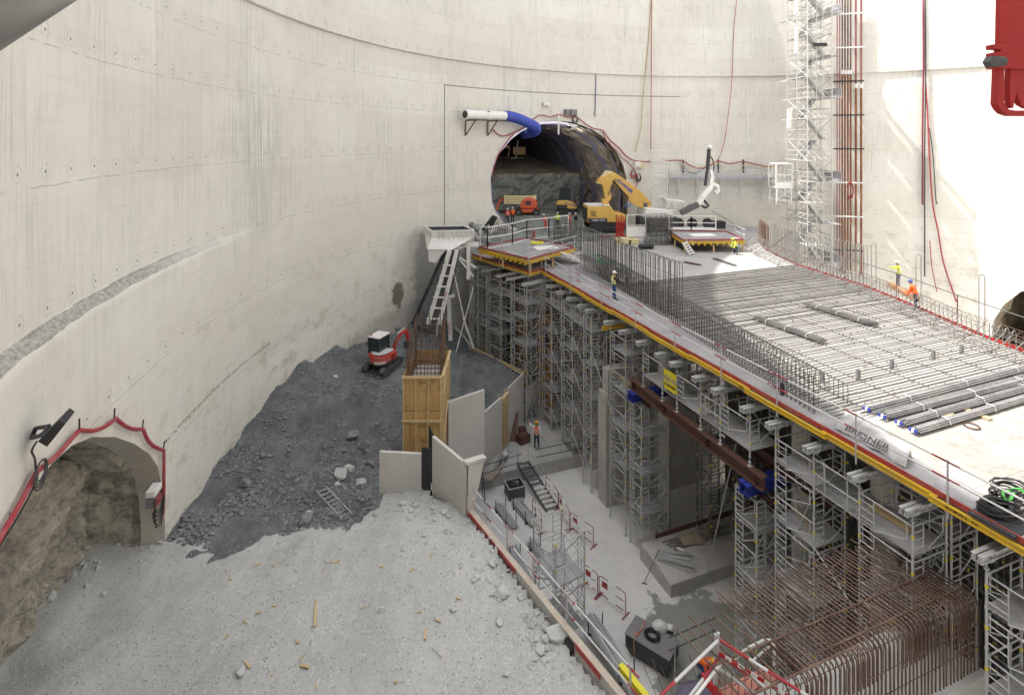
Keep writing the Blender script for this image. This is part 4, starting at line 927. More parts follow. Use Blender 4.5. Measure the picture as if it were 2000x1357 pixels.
for b, l in ((24.35, "far"), (16.45, "near")):
    for k in (0,): 
        mb = MB()
        for y in (-.14, .14):
            p, q = AB(TA - .42, b + y, 7.55), AB(TA + 2.4, b + y, 7.55)
            mb.bar(p - Vector((0, 0, .02)), q - Vector((0, 0, .02)), .24, .03); mb.bar(p - Vector((0, 0, .40)), q - Vector((0, 0, .40)), .24, .03); mb.bar(p - Vector((0, 0, .21)), q - Vector((0, 0, .21)), .03, .36)
        top(mb, "blue_girder", BLUE, "blue twin steel beam under the %s end of the rusty girder" % l, "girder")
    hbeam(AB(TA + .35, b + .6, 7.12), AB(TA + .35, b - .7, 7.12), .16, .16, "bearer", HBRO, "short rusty bearer under the %s blue beam" % l, "bearer")
# yellow company sign on the walkway rail
def plate(p, q, h, t=.02, m=0):
    mb = MB(); mb.bar((p + q) / 2 - (q - p) / 2 + Vector((0, 0, -h / 2)), q + Vector((0, 0, -h / 2)), t, h, m); return mb
p = PA(1297, 719, TA - .06); q = PA(1321, 733, TA - .06); hh = 1.0
e = empty("site_sign", p, 0, "yellow company sign hung on the scaffold rail above the rusty girder", "sign")
mb = plate(p, q, .92, .02); mb.build("sign_board", SIGNY, e)
xd = (q - p).normalized() * -1; cen = (p + q) / 2
xr = (q - p).normalized()
GREYT = paint("sign_grey_ink", (.33, .33, .30), .5, 0, 0, b=0); BLKT = paint("sign_black_ink", (.03, .03, .03), .5, 0, 0, b=0); REDT = paint("red_ink", (.45, .02, .06), .5, 0, 0, b=0); BLUT = paint("blue_ink", (.03, .05, .35), .5, 0, 0, b=0)
# letters read left to right from the pit side: x runs towards the camera side
nrm = AB(-1, 0, 0); out = nrm * .022
L_ = (q - p).length
text_part("sign_lettering", "CTMI SGP", .28, GREYT, frame(cen + out + Vector((0, 0, -.40)), xr, (0, 0, 1)), e, .004, .9, .006)
text_part("sign_lettering", "01 48 89 68 00", .15, BLKT, frame(cen + out + Vector((0, 0, -.70)), xr, (0, 0, 1)), e, .004, .9, .004)
mb = MB(); c = cen + out + Vector((0, 0, -.38)); ring = [c + xr * (.55 * L_ * .8 * math.cos(t * .35)) + Vector((0, 0, .2 * math.sin(t * .35))) for t in range(3, 16)]; mb.path(ring, .012, 4); mb.build("emblem", GREYT, e)
# yellow loose beam on a head, lettering on the edge beam
mb = MB(); mb.bar(AB(TA - .5, 27.05, 9.98), AB(TA + 1.0, 27.05, 9.98), .16, .04); mb.bar(AB(TA - .5, 27.05, 10.14), AB(TA + 1.0, 27.05, 10.14), .16, .04); mb.bar(AB(TA - .5, 27.05, 10.06), AB(TA + 1.0, 27.05, 10.06), .04, .12)
top(mb, "timber_beam", YEL, "loose yellow beam lying on a tower head under the slab edge", "beam")
text_part("beam_lettering", "STIBAT TP", .11, BLKT, frame(AB(EA - .19, 9.2, SLABZ - .17), AB(0, -1), (0, 0, 1)), fe, .003, 1.6, .004)
text_part("beam_lettering", "PERI", .1, BLKT, frame(AB(EA - .20, 17.0, SLABZ - .17), AB(0, -1), (0, 0, 1)), fe, .003, 1.6, .003)
# ================================================================ retaining wall, panels and column form on the gravel side
def V3(x, y, z): return Vector((x, y, z))
rw0, rw1 = W(1215, 1390, 6.0), W(904, 999, 6.0); rd = (rw1 - rw0).normalized(); rn = Vector((rd.y, -rd.x, 0))   # rn points to the pit
rl = (rw1 - rw0).length
e = empty("retaining_wall", rw0, 0, "low retaining wall of beige panels between the gravel and the pit", "wall")
cuts = [0, .23, .27, .62, .665, .86, .895, 1.0]
for i in range(len(cuts) - 1):
    a, b = rw0 + rd * rl * cuts[i], rw0 + rd * rl * cuts[i + 1]; blk = i % 2
    mb = MB(); off = rn * (.09 if not blk else .0)
    mb.ext([V3(a.x, a.y, -.8) + off, V3(b.x, b.y, -.8) + off, V3(b.x, b.y, -.8) + off + rn * .14, V3(a.x, a.y, -.8) + off + rn * .14], (0, 0, 6.95 - (.12 if blk else 0)))
    mb.build("black_strip" if blk else "wall_panel", BLK if blk else PRECAST, e)  # black strips stand in for the dark gaps between the panels
mb = MB(); mb.bar(rw0 + rn * .17 + V3(0, 0, .19), rw1 + rn * .17 + V3(0, 0, .19), .2, .05); mb.build("top_timber", TIMP, e)
for f0, f1 in ((.58, 1.0), (.1, .22)):
    mb = MB(); mb.bar(rw0.lerp(rw1, f0) + rn * .05 + V3(0, 0, .14), rw0.lerp(rw1, f1) + rn * .05 + V3(0, 0, .14), .03, .16); mb.build("toe_board", RED, e)
guard("guardrail", [rw0 + rd * rl * k + rn * .3 for k in (0, .3, .5, .68, .85, 1.0)][::-1], 6.05, "red and white tube guardrail on top of the low retaining wall beside the gravel", low=1.2, h=.95, rails=(.95, .45))
def wallpanel(name, a, b, zt_a, zt_b, zb_a, zb_b, t, mat, label, cat="wall panel", holes=0):
    d = (b - a); d.z = 0; n = Vector((-d.y, d.x, 0)).normalized() * t
    mb = MB(); A, B = V3(a.x, a.y, zb_a), V3(b.x, b.y, zb_b); mb.ext([A, B, V3(b.x, b.y, zt_b), V3(a.x, a.y, zt_a)], n)
    o = top(mb, name, mat, label, cat)
    if holes:
        for k in (.12, .88):
            hp = a.lerp(b, k); hp.z = zb_a + .55; m2 = MB(); m2.tube(hp - n.normalized() * .004, hp + n.normalized() * .02, .045, 10); h = m2.build("tie_hole", BLK, None); h.parent = o; h.matrix_parent_inverse = Matrix.Translation(-o.location)
    return o
a_, b_ = D(741, 970, 22.6), D(823, 971, 22.6); wallpanel("precast_panel", a_, b_, 7.8, 7.7, 5.3, 5.3, .14, PRECAST, "lowest grey wall panel standing on the gravel in front of the wooden column form", holes=1)
a_, b_ = D(823.5, 971, 22.62), D(840, 975, 22.55); wallpanel("black_strip", a_, b_, 7.95, 7.95, 5.3, 5.3, .1, BLK, "narrow black board between two grey wall panels", "board")
a_, b_ = D(837, 971, 23.4), D(850, 975, 23.3); wallpanel("black_strip", a_, b_, 8.5, 7.9, 5.3, 5.3, .06, BLK, "tall black board leaning behind the narrow one at the foot of the column form", "board")
a3, b3 = D(844, 975, 22.5), D(908, 1010, 21.25); wallpanel("precast_panel", a3, b3, 8.5, 8.12, 3.0, 3.0, .13, PRECAST, "long beige wall panel whose top slopes to the right above the gravel", holes=1)
c3 = W(946, 888, 8.1)
mb = MB(); mb.ext([V3(b3.x + .14, b3.y, 8.1), V3(c3.x, c3.y, 7.9), V3(b3.x + .1, b3.y - .05, 5.2)], (0.02, .14, 0)); mb.bar(V3(b3.x, b3.y, 8.16), V3(c3.x, c3.y, 8.02), .28, .1); top(mb, "wing_wall", PRECAST, "triangular concrete wing joining two wall panels above the pit", "wall")
a4, b4 = W(876, 786, 7.4), W(946.5, 761.5, 7.4); wallpanel("precast_panel", a4, b4, 7.4, 7.4, 3.9, 3.9, .15, PRECAST, "tall beige wall panel right of the wooden column form")
a5, b5 = W(946.5, 915, 0), W(981, 879, 0); wallpanel("precast_panel", a5, b5, 3.55, 3.55, 0, 0, .15, PRECAST, "grey wall panel left of the gap filled with stacked timbers")
a6, b6 = W(993, 864.5, 0), W(1025, 822, 0); wallpanel("precast_panel", a6, b6, 3.7, 3.6, 0, 0, .15, PRECAST, "tall grey wall panel behind the worker in the pit")
a7 = D(1026, 763, 40.2); b7 = D(1060, 750, 42.5); wallpanel("precast_panel", a7, b7, 2.2, 2.25, 0, 0, .15, PRECAST, "low concrete wall between the panel and the scaffolding")
mb = MB(); g0, g1 = b5.lerp(a6, .05), b5.lerp(a6, .95); n_ = Vector((-(g1 - g0).y, (g1 - g0).x, 0)).normalized()
for k in range(13): z = .15 + k * .27; mb.bar(V3(g0.x, g0.y, z) + n_ * .03, V3(g1.x, g1.y, z + .12) + n_ * .03, .22, .07)
mb.bar(V3(g0.x, g0.y, 0) + n_ * .28, V3(g0.x, g0.y, 3.7) + n_ * .28, .1, .1); mb.bar(V3(g1.x, g1.y, 0) + n_ * .28, V3(g1.x, g1.y, 3.7) + n_ * .28, .1, .1); top(mb, "timber_stack", TIM, "stack of short timbers filling the gap between two grey wall panels", "timbers")
t0, t1 = W(920, 679, 3.6), W(1024, 729, 3.6); dn = Vector((-(t1 - t0).y, (t1 - t0).x, 0)).normalized()
mb = MB(); mb.bar(t0, t1, .14, .22); mb.bar(t0 + V3(0, 0, .13), t0.lerp(t1, .02) + V3(0, 0, .4), .1, .1); top(mb, "capping_timber", TIM, "long timber capping the black barrier between spoil and scaffolding", "timber")
mb = MB(); mb.ext([V3(t0.x, t0.y, 0), V3(t1.x, t1.y, 0), V3(t1.x, t1.y, 3.5), V3(t0.x, t0.y, 3.5)], dn * .08); top(mb, "barrier_board", BLK, "black board barrier holding the dark spoil below the capping timber", "board")
k0 = W(888, 643, 4.3); mb = MB(); mb.bar(k0, t0 + V3(0, 0, -.05), .25, .5); top(mb, "concrete_kerb", CONC, "short rough concrete kerb left of the capping timber", "kerb")
# wooden column form with its reinforcement
X0, X1, Y0, Y1, ZT, ZB = -5.27, -3.42, 26.0, 29.1, 9.5, 4.0
cf = empty("column_form", (X0, Y0, ZB), 0, "tall plywood column form on the spoil with rusty bars rising from it", "formwork")
mb = MB()
for i in range(3): 
    w_ = (X1 - X0) / 3
    for (z0, z1) in ((ZB, 7.78), (7.8, ZT)): mb.b2((X0 + i * w_ + .008, Y0, z0 + .01), (X0 + (i + 1) * w_ - .008, Y0 + .022, z1))
mb.build("front_board", PLY, cf)
mb = MB()
for k in (0.0, .33, .67, 1.0): x = lerp(X0 + .03, X1 - .03, k); mb.b2((x - .035, Y0 - .07, ZB), (x + .035, Y0 - .003, ZT))
mb.build("stud", TIM, cf)
mb = MB()
for z in (ZT - .05, 7.35, 5.35): mb.b2((X0 - .05, Y0 - .14, z - .05), (X1 + .05, Y0 - .073, z + .05))
mb.build("waler", TIM, cf)
mb = MB(); mb.b2((X1 - .022, Y0 + .025, ZB), (X1, Y1, ZT)); mb.build("right_board", PLY, cf)
mb = MB(); mb.b2((X0, Y0 + .025, ZB), (X0 + .022, Y1, ZT)); mb.build("left_board", PLY, cf)
mb = MB(); mb.b2((X0 + .03, Y1, ZB), (X1 - .03, Y1 + .022, ZT)); mb.build("rear_board", PLY, cf)
mb = MB()
for k in range(9): y = lerp(Y0 + .05, Y1, k / 8); mb.b2((X1 + .003, y - .035, ZB), (X1 + .07, y + .035, ZT))
mb.build("side_stud", TIM, cf)
mb = MB(); mb.bar((X1 + .1, Y0, 8.6), (X1 + .12, Y1 - 1.6, 9.6), .05, .09); mb.bar((X1 + .1, Y0, 6.3), (X1 + .12, Y1 - 1.4, 7.5), .05, .09); mb.b2((X1 + .02, Y0, ZT - .1), (X1 + .12, Y1, ZT + .0)); mb.build("brace_board", TIM, cf)
mb = MB()
for zz, n_ in ((7.15, 9), (5.25, 11), (8.9, 0)):
    for k in range(n_): x = X0 + .75 + k * .11; mb.box((x, Y0 - .004, zz - .15 + .03 * (k % 3)), (.025, .02, .06))
for zz in range(8): 
    for xx in (.66, 1.22): mb.box((X0 + xx, Y0 - .004, 8.0 + zz * .16), (.02, .02, .03))
mb.build("nail_holes", BLK, cf)
mb = MB(); mb.b2((X0 + .03, Y0 + .03, 8.2), (X1 - .03, Y1 - .03, 8.75)); mb.build("fresh_concrete", CONCD, cf)
cage = empty("column_reinforcement", (X0, Y0, 8), 0, "rusty upright bars and stirrups rising out of the plywood column form", "rebar cage")
rb = unit_tube(.022, 5, REBARR, "bar"); rnd = random.Random(3)
pts = [(X0 + .14 + k * .17, Y0 + .15) for k in range(10)] + [(X0 + .14 + k * .17, Y1 - .15) for k in range(10)] + [(X0 + .14, Y0 + .3 + k * .27) for k in range(10)] + [(X1 - .14, Y0 + .3 + k * .27) for k in range(10)]
for x, y in pts:
    h = 11.45 - 8.2 + rnd.uniform(-.5, .1) - (.9 if y < Y0 + .9 else 0); inst("upright_bar", rb, cage, (x - X0, y - Y0, .4), (rnd.uniform(-.02, .02), rnd.uniform(-.03, .03), 0), (1, 1, h))
for k in range(6):
    z = 8.85 + k * .24; mb = MB(); mb.path([(X0 + .12, Y0 + .13, z), (X1 - .12, Y0 + .13, z), (X1 - .12, Y1 - .13, z), (X0 + .12, Y1 - .13, z)], .01, 4, closed=True)
    for j in range(4): y = Y0 + .6 + j * .6; mb.tube((X0 + .12, y, z), (X1 - .12, y, z), .009, 4)
    mb.build("stirrup", REBARR, cage)
# ================================================================ things on the pit floor
def tubes_bundle(name, p, ang, L, nw, nh, r, mat, label, cat="tube bundle", stakes=True, jit=.03, seed=1, caps=None, group=None):
    rnd = random.Random(seed); e = local(empty(name, p, ang, label, cat, group)); key = ('tb', r, L, mat.name)
    if key not in FR: mb = MB(); mb.tube((0, 0, 0), (L, 0, 0), r, 7); FR[key] = mb.mesh("tube", mat)
    for j in range(nh):
        for i in range(nw):
            y = (i - nw / 2) * r * 2.15 + (r if j % 2 else 0); inst("tube", FR[key], e, (rnd.uniform(-jit, jit) * 4 - L / 2, y, r + .08 + j * r * 1.8), (0, rnd.uniform(-jit, jit) * .4, rnd.uniform(-jit, jit)))
    if stakes:
        mb = MB()
        mb.box((0, 0, .03), (L * .7, .06, .06))
        for x in (-L * .33, L * .33):
            mb.box((x, 0, .04), (.08, nw * r * 2.2 + .2, .08))
            for s in (-1, 1): mb.tube((x, s * (nw * r * 1.1 + .08), 0), (x, s * (nw * r * 1.1 + .08), .75), .025, 6)
        mb.build("stillage", DGREY, e)
    return e
PZ = -.8
DB = math.atan2(C_, -S_)     # heading of the slab axis
tubes_bundle("tube_bundle", W(988, 1012, PZ), DB + .12, 2.0, 9, 4, .024, GALV, "left bundle of galvanised tubes on the pit floor below the pallet box", seed=1)
tubes_bundle("tube_bundle", W(1024, 1005, PZ), DB + .15, 2.1, 10, 5, .024, GALV, "right bundle of galvanised tubes on the pit floor beside the metal stair", seed=2)
tubes_bundle("tube_bundle", W(1060, 1092, PZ), DB + .1, 2.4, 9, 4, .024, GALV, "bundle of galvanised tubes beneath the free-standing access tower", seed=3)
tubes_bundle("tube_bundle", W(1020, 1116, PZ), DB - .02, 3.2, 7, 3, .026, GALV, "long bundle of tubes lying along the retaining wall left of the access tower", seed=4)
tubes_bundle("tube_bundle", W(1192, 1310, PZ) + V3(0, 0, .6), DB + .05, 3.4, 9, 5, .028, GALV, "bundle of dark tubes at the bottom edge beside the yellow beam", seed=5)
e = local(empty("tube_heap", AB(17.0, 22.3, .02), TH - .62, "loose heap of tubes and props on the sloped footing", "tubes")); rnd = random.Random(8); mb = MB(); mb.tube((0, 0, 0), (1.7, 0, 0), .022, 6); um = mb.mesh("tube", GALV)
for k in range(22): inst("tube", um, e, (-.75 + rnd.uniform(-.1, .1), -.4 + (k % 9) * .09, .05 + .05 * (k // 9)), (0, rnd.uniform(-.03, .03), rnd.uniform(-.16, .16)))
e = local(empty("tube_heap", AB(17.3, 23.0, .02), TH, "long thin grey bars lying along the top of the footing", "bars")); mb = MB(); mb.tube((0, 0, 0), (3.6, 0, 0), .018, 5); um = mb.mesh("bar", REBARL)
for k in range(14): inst("bar", um, e, (rnd.uniform(-.3, .6), -.35 + k * .055, .03), (0, 0, rnd.uniform(-.05, .05)))
mb = MB(); c = PB(1413, 1053, 23.0) if False else W(1350, 1052, .12); mb.box(c, (1.15, .75, .03), rz=TH - .25); top(mb, "plywood_sheet", TIMG, "small grey board lying on the bars on the footing", "board")
mb = MB(); c = W(1329, 1072, .15); mb.box(c, (.35, .16, .02), rz=-.5); top(mb, "white_plate", WHITE, "little white plate lying among the bars", "plate")
# pallet leaning on the back of the footing
p0 = W(1390, 1050, .02); e = local(empty("pallet", p0, TH + .12, "weathered wooden pallet leaning upright at the back of the footing", "pallet")); mb = MB()
for k in range(6): mb.box((-.42 + k * .165, 0, .42), (.1, .02, .84))
mb.build("slats", TIMG, e); mb = MB()
for z in (.06, .42, .78): mb.box((0, .07, z), (.95, .1, .09))
mb.build("bearers", TIMG, e)
# rake leaning against the footing
mb = MB(); mb.tube(W(1258, 1138, PZ), W(1286, 1075, .3), .02, 6); mb.bar(W(1254, 1138, PZ), W(1264, 1141, PZ), .05, .05); top(mb, "rake", HBRO, "long-handled rake leaning against the end of the footing", "rake")
# pallet box of fittings
c = W(995, 979, PZ); e = local(empty("pallet_box", c, TH, "grey steel pallet box full of scaffold fittings", "box")); mb = MB()
for q in ((.5, .01, 1.0, .03), (.5, .87, 1.0, .03)): mb.box((q[0], q[1], .42), (q[2], q[3], .56))
for x in (.01, 1.0): mb.box((x, .44, .42), (.03, .88, .56))
mb.box((.5, .44, .16), (1.0, .88, .03)); mb.build("box_body", GALVD, e)
mb = MB(); 
for s in ((.5, 0, 1.06, .05), (.5, .88, 1.06, .05)): mb.box((s[0], s[1], .70), (s[2], s[3], .04))
for x in (0, 1.01): mb.box((x, .44, .70), (.05, .88, .04))
mb.build("rim", GALV, e); mb = MB()
for x in (.04, .96):
    for y in (.04, .84): mb.box((x, y, .07), (.1, .1, .14))
mb.build("feet", GALVD, e); mb = MB(); rnd = random.Random(5)
for k in range(70): mb.box((rnd.uniform(.1, .9), rnd.uniform(.1, .8), rnd.uniform(.42, .58)), (rnd.uniform(.04, .12), .05, .04), rz=rnd.uniform(0, 3))
mb.build("fittings", DGREY, e); mb = MB()
for k in range(7): x = rnd.uniform(.5, .85); y = rnd.uniform(.4, .75); mb.tube((x, y, .55), (x + rnd.uniform(-.2, .1), y + rnd.uniform(-.2, .2), .72), .02, 6)
mb.build("bright_tubes", GALV, e)
# metal stair between the floor levels
p0, p1 = AB(12.35, 31.9, .25), AB(12.9, 28.55, -.75); wv = AB(.75, 0)
e = empty("metal_stair", p1, 0, "low metal stair with blocks of snow-white treads between the two pit floors", "stair"); e['label'] = "shallow metal stair with pale treads leading from the raised floor into the pit"
mb = MB()
for s in (0, 1): mb.bar(p0 + wv * s, p1 + wv * s, .04, .2)
mb.build("stringer", GALVD, e)
for k in range(11): 
    q = p0.lerp(p1, (k + .4) / 11.2); mb = MB(); mb.bar(q + wv * .03 + V3(0, 0, .07), q + wv * .97 + V3(0, 0, .07), .2, .035); mb.build("tread", GALVD if k < 6 else TARP, e)
for s in (1.0,):
    for k in (0, .5): q = p0.lerp(p1, k) + wv * s; stick("post", q, q + V3(0, 0, 1.0), .02, GALV, e)
    stick("rail", p0 + wv * s + V3(0, 0, 1), p0.lerp(p1, .5) + wv * s + V3(0, 0, 1), .02, GALV, e); stick("rail", p0 + wv * s + V3(0, 0, .5), p0.lerp(p1, .5) + wv * s + V3(0, 0, .5), .016, GALV, e)
stick("rail", p0 + wv * .05 + V3(0, 0, .1), p0 + wv * .05 + V3(0, 0, 1), .02, GALV, e)
# red and white street barriers
def barrier(pa_, pb_, label, plate_=True):
    a, b = W(pa_[0], pa_[1], PZ), W(pb_[0], pb_[1], PZ); e = empty("crowd_barrier", a, 0, label, "barrier", "red and white barriers on the pit floor"); d = (b - a).normalized(); n = Vector((-d.y, d.x, 0)); h = 1.05
    mb = MB(); z = lambda p, t: p + V3(0, 0, t)
    L = (b - a).length; r = .12
    pts = [z(a, .05), z(a, h - r), z(a + d * r * .3, h - r * .3), z(a + d * r, h)]; pts2 = [z(b - d * r, h), z(b - d * r * .3, h - r * .3), z(b, h - r), z(b, .05)]
    mb.path(pts, .022, 6); mb.path(pts2, .022, 6); mb.build("upright", REDW, e)
    k = max(3, int(L / .42))
    for hh in (h, .62, .2):
        m1 = MB(); m2 = MB()
        for i in range(k): (m1 if i % 2 else m2).tube(z(a + d * (r + (L - 2 * r) * i / k), hh), z(a + d * (r + (L - 2 * r) * (i + 1) / k), hh), .02, 6)
        m2.v += []; o = len(m2.v); m2.add(m1.v, [f for f in m1.f], 1); m2.build("rail", [REDW, WHITE], e)
    m3 = MB()
    for p in (a, b): m3.bar(p - n * .28 + V3(0, 0, .03), p + n * .28 + V3(0, 0, .03), .05, .03)
    m3.build("foot", REDW, e)
    if plate_: m4 = MB(); q = a.lerp(b, .12); m4.bar(z(q, .75), z(q + d * .3, .75), .015, .25); m4.build("plate", RED, e)
barrier((1066, 961), (1090, 994), "red and white barrier closest to the metal stair", False)
barrier((1091, 996), (1112, 1034), "second red and white barrier from the metal stair")
barrier((1114, 1036), (1159, 1068), "red and white barrier ending beyond the access tower")
barrier((1141, 1143), (1167, 1163), "short red and white barrier with a red plate right of the access tower")
barrier((1170, 1165), (1222, 1203), "red and white barrier nearest the dark steel skip")
barrier((1040, 1008), (1058, 1042), "narrow red barrier left of the stair foot beside the tubes", False)
# free-standing access tower
tower(0, 0, 1.48, 1.7, PZ, 4.3, [2.55, .45], "free-standing scaffold access tower in the pit beside the retaining wall", rz=R_(29.5), org=V3(1.78, 22.05, 0), heads=(0, 0), mat=GALV, group="free-standing tower")
for (x, y), l in zip(((1043, 1018), (1098, 997), (1141, 1040)), ("left", "rear", "right")):
    p = W(x, y, 4.35); mb = MB(); mb.box(p, (.22, .015, .26), rz=.2); mb.box(p + V3(-.0, -.02, 0), (.03, .02, .12), rz=.2, m=1); top(mb, "tag_plate", [WHITE, BLK], "white inspection tag on the %s post of the access tower" % l, "tag")
# guard tubes on the raised floor
for (x0, y0), (x1, y1), l in (((948, 938), (1010, 918), "left"), ((1054, 905), (1135, 888), "right")):
    a, b = W(x0, y0, 0), W(x1, y1, 0); guard("edge_rail", [a, a.lerp(b, .55), b], 0, "grey tube rail along the edge of the raised floor, %s of the stair" % l, "rail", rails=(.95, .45), mat=GALVD, low=0)
p = W(965, 925, 0); mb = MB(); mb.ext([p + V3(-.7, -.6, 0), p + V3(-.1, -.75, 0), p + V3(.55, .5, 0), p + V3(.2, .7, 0)], (0, 0, .12)); top(mb, "plank_offcut", TIMG, "pale plank lying on the edge of the raised floor", "plank")
mb = MB(); rnd = random.Random(11); c = W(975, 905, .1)
for k in range(9): mb.tube(c + V3(rnd.uniform(-.4, .4), rnd.uniform(-.8, 0), .05 + k * .02), c + V3(rnd.uniform(.1, .9), rnd.uniform(.3, 1.3), .3), .02, 5)
top(mb, "scrap_tubes", GALVD, "tangle of short tubes by the foot of the grey wall panels", "tubes")
c = W(986, 898, 0); mb = MB(); mb.ball(c + V3(0, 0, .28), (.2, .22, .32), n=10, k=7); mb.ball(c + V3(.05, 0, .62), (.07, .08, .1)); 
for v in mb.v: v += noise.noise_vector(v * 6) * .05
top(mb, "white_sack", TARP, "small white sack on the raised floor beside the scrap tubes", "sack", smooth=True)
c = W(1012, 862, 0); mb = MB()
for k in range(6): mb.bar(c + V3(-.6 + k * .08, 0, .05), c + V3(-.5 + k * .1, 1.1, 1.3 + .1 * (k % 3)), .12, .04)
mb.box(c + V3(.35, -.1, .3), (.8, .6, .5), rz=.6); mb.box(c + V3(.3, .5, .35), (.5, .5, .7), rz=.2); top(mb, "timber_scraps", HBRO, "pile of brown timber scraps leaning on the wall panel behind the pit worker", "timber pile")
c = W(1038, 815, 0); mb = MB()
for k in range(9): mb.bar(c + V3(-.7 + k * .13, 0, 0), c + V3(-1.0 + k * .1, .9, 1.9 - .12 * (k % 4)), .05, .05)
top(mb, "leaning_props", DGREY, "dark props and boards leaning against the low concrete wall", "props")
c = D(954, 975, 30.5); mb = MB(); mb.tube(D(941, 905, 30.8), D(948, 983, 30.6), .03, 6); mb.tube(D(939, 918, 30.8), D(943, 975, 30.6), .025, 6); top(mb, "leaning_bars", DGREY, "two dark bars leaning against the side of the raised floor", "bars")
# steel skip with coil, strap and bag
ps = V3(4.79, 22.7, PZ); an = math.atan2(-1.12, 1.42); e = local(empty("steel_skip", ps, an, "dark steel skip with a grey lid standing in the wet corner of the pit", "skip")); mb = MB(); L, Wd, Hh = 1.9, 1.05, .88
bot = [(.12, .12, .08), (L - .12, .12, .08), (L - .12, Wd - .12, .08), (.12, Wd - .12, .08)]; tp = [(0, 0, Hh), (L, 0, Hh), (L, Wd, Hh), (0, Wd, Hh)]; md = [(0, 0, Hh * .42), (L, 0, Hh * .42), (L, Wd, Hh * .42), (0, Wd, Hh * .42)]
mb.add(bot + md + tp, [(3, 2, 1, 0)] + [(i, (i + 1) % 4, (i + 1) % 4 + 4, i + 4) for i in range(4)] + [(i + 4, (i + 1) % 4 + 4, (i + 1) % 4 + 8, i + 8) for i in range(4)] + [(8, 9, 10, 11)]); mb.build("skip_body", DGREY, e)
mb = MB(); mb.box((L / 2, Wd / 2, Hh + .015), (L + .06, Wd + .06, .03)); mb.box((L / 2, Wd / 2, Hh + .035), (L - .3, .05, .02)); mb.build("lid", m_metal("skip_lid", (.23, .23, .24), .45, .3, .7, (.30, .27, .25)), e)
mb = MB(); 
for x in (.2, L - .2):
    for y in (.2, Wd - .2): mb.tube((x - .03, y, .06), (x + .03, y, .06), .06, 8)
mb.build("wheels", BLK, e)
mb = MB()
for k in range(9): r = .16 + .028 * (k % 5); mb.path([(.95 + r * math.cos(t * .42 + k) * (1.25), .55 + r * math.sin(t * .42 + k) * 1.1, Hh + .05 + .012 * k + .01 * math.sin(t * 2)) for t in range(15)], .014, 5, closed=True)
o = mb.build("tmp", BLK, e); o.name = "cable_coil"; o.parent = None; o.location = ps; o.rotation_euler = (0, 0, an); tag(o, "coil of black cable lying on the lid of the dark skip", "cable coil")
mb = MB(); mb.path([(.42, -.03, .25), (.40, -.03, Hh - .05), (.38, .1, Hh + .05), (.5, .6, Hh + .05), (.42, Wd, Hh + .05)], .03, 4); mb.path([(.33, .25, Hh + .06), (.42, .1, Hh + .06), (.5, .3, Hh + .06)], .025, 4); o = mb.build("tmp", PINK, e); o.name = "red_strap"; o.parent = None; o.location = ps; o.rotation_euler = (0, 0, an); tag(o, "faded red strap slung over the left end of the dark skip", "strap")
cbag = Matrix.Translation(ps) @ Matrix.Rotation(an, 4, 'Z') @ Vector((1.15, 1.0, Hh)); e = empty("white_bag", cbag, 0, "crumpled white sack with black lettering propped behind the skip lid", "bag"); mb = MB(); mb.ball(cbag + V3(0, .1, .1), (.36, .25, .26), n=14, k=9); mb.ball(cbag + V3(.42, .1, .02), (.2, .2, .22), n=12, k=8)
for v in mb.v: v += noise.noise_vector(v * 4.5) * .07
mb.build("sack", TARP, e, smooth=True); text_part("bag_lettering", "600Z", .2, BLKT, frame(cbag + V3(.38, -.13, .06), (1, -.4, 0), (0, .3, 1)), e, .01, 1.0, .01)
# ================================================================ reinforcement of the near wall
NZ_ = 8.35; cg = empty("wall_reinforcement", AB(13.5, 9.8, 6.4), 0, "rusty bent wall reinforcement in the foreground with bars curving down", "rebar cage")
fd = Vector((-.5, .866, 0))       # the bars run a little off the slab axis
CB0, CB1 = W(1592, 1290, NZ_), W(1889, 1152, NZ_); adir = (CB1 - CB0).normalized(); CB0 = CB0 - adir * 2.3
def bentmesh(L, H, r=.023, rr=.24):
    k = ('bent', L, H, r)
    if k not in FR:
        mb = MB(); pts = [(0, -rr, -H)] + [(0, -rr * math.cos(t), -rr + rr * math.sin(t)) for t in (0, .4, .8, 1.2, math.pi / 2)] + [(0, L, 0)]; mb.path(pts, r, 5); FR[k] = mb.mesh("bent_bar", REBARR)
    return FR[k]
rz_b = math.atan2(fd.y, fd.x) - math.pi / 2; rnd = random.Random(9); n = 56; tot = (CB1 - CB0).length
for i in range(n):
    if i < 12 and i % 2: continue
    p = CB0 + adir * tot * i / (n - 1); L = (2.3, 2.5, 2.2)[i % 3] + (-.4 if i < 12 else 0.0)
    inst("bent_bar", bentmesh(L, 2.15 if i > 20 else 2.6), cg, p - Vector(cg.location) + V3(0, 0, rnd.uniform(-.02, .02)), (rnd.uniform(-.006, .006), 0, rz_b + rnd.uniform(-.008, .008)))
for i in range(40):      # inner layer of hairpins
    p = CB0 + adir * tot * (.2 + .79 * i / 40); inst("hairpin", bentmesh(.7, .95, .02, .28), cg, p - Vector(cg.location) + fd * .1 + V3(0, 0, -.06), (0, 0, rz_b))
for (o_, z_, s0, s1, r_) in ((.1, .03, .3, 1.0, .024), (.75, .03, .0, .97, .024), (-.1, .025, .0, .45, .026), (-.25, -1.35, .3, 1, .012), (-.25, -.75, .45, 1, .012), (.6, -1.2, 0, 1, .012), (.6, -.8, 0, 1, .012), (.6, -.45, 0, 1, .012)):
    p, q = CB0 + adir * tot * s0 + fd * o_ + V3(0, 0, z_), CB0 + adir * tot * s1 + fd * o_ + V3(0, 0, z_); stick("distribution_bar", p, q, r_, REBARR, cg)
for i in range(40):
    p = CB0 + adir * tot * (i / 40) + fd * .6; stick("upright_bar", V3(p.x, p.y, 6.3), V3(p.x, p.y, NZ_ - .02), .012, REBARR, cg)
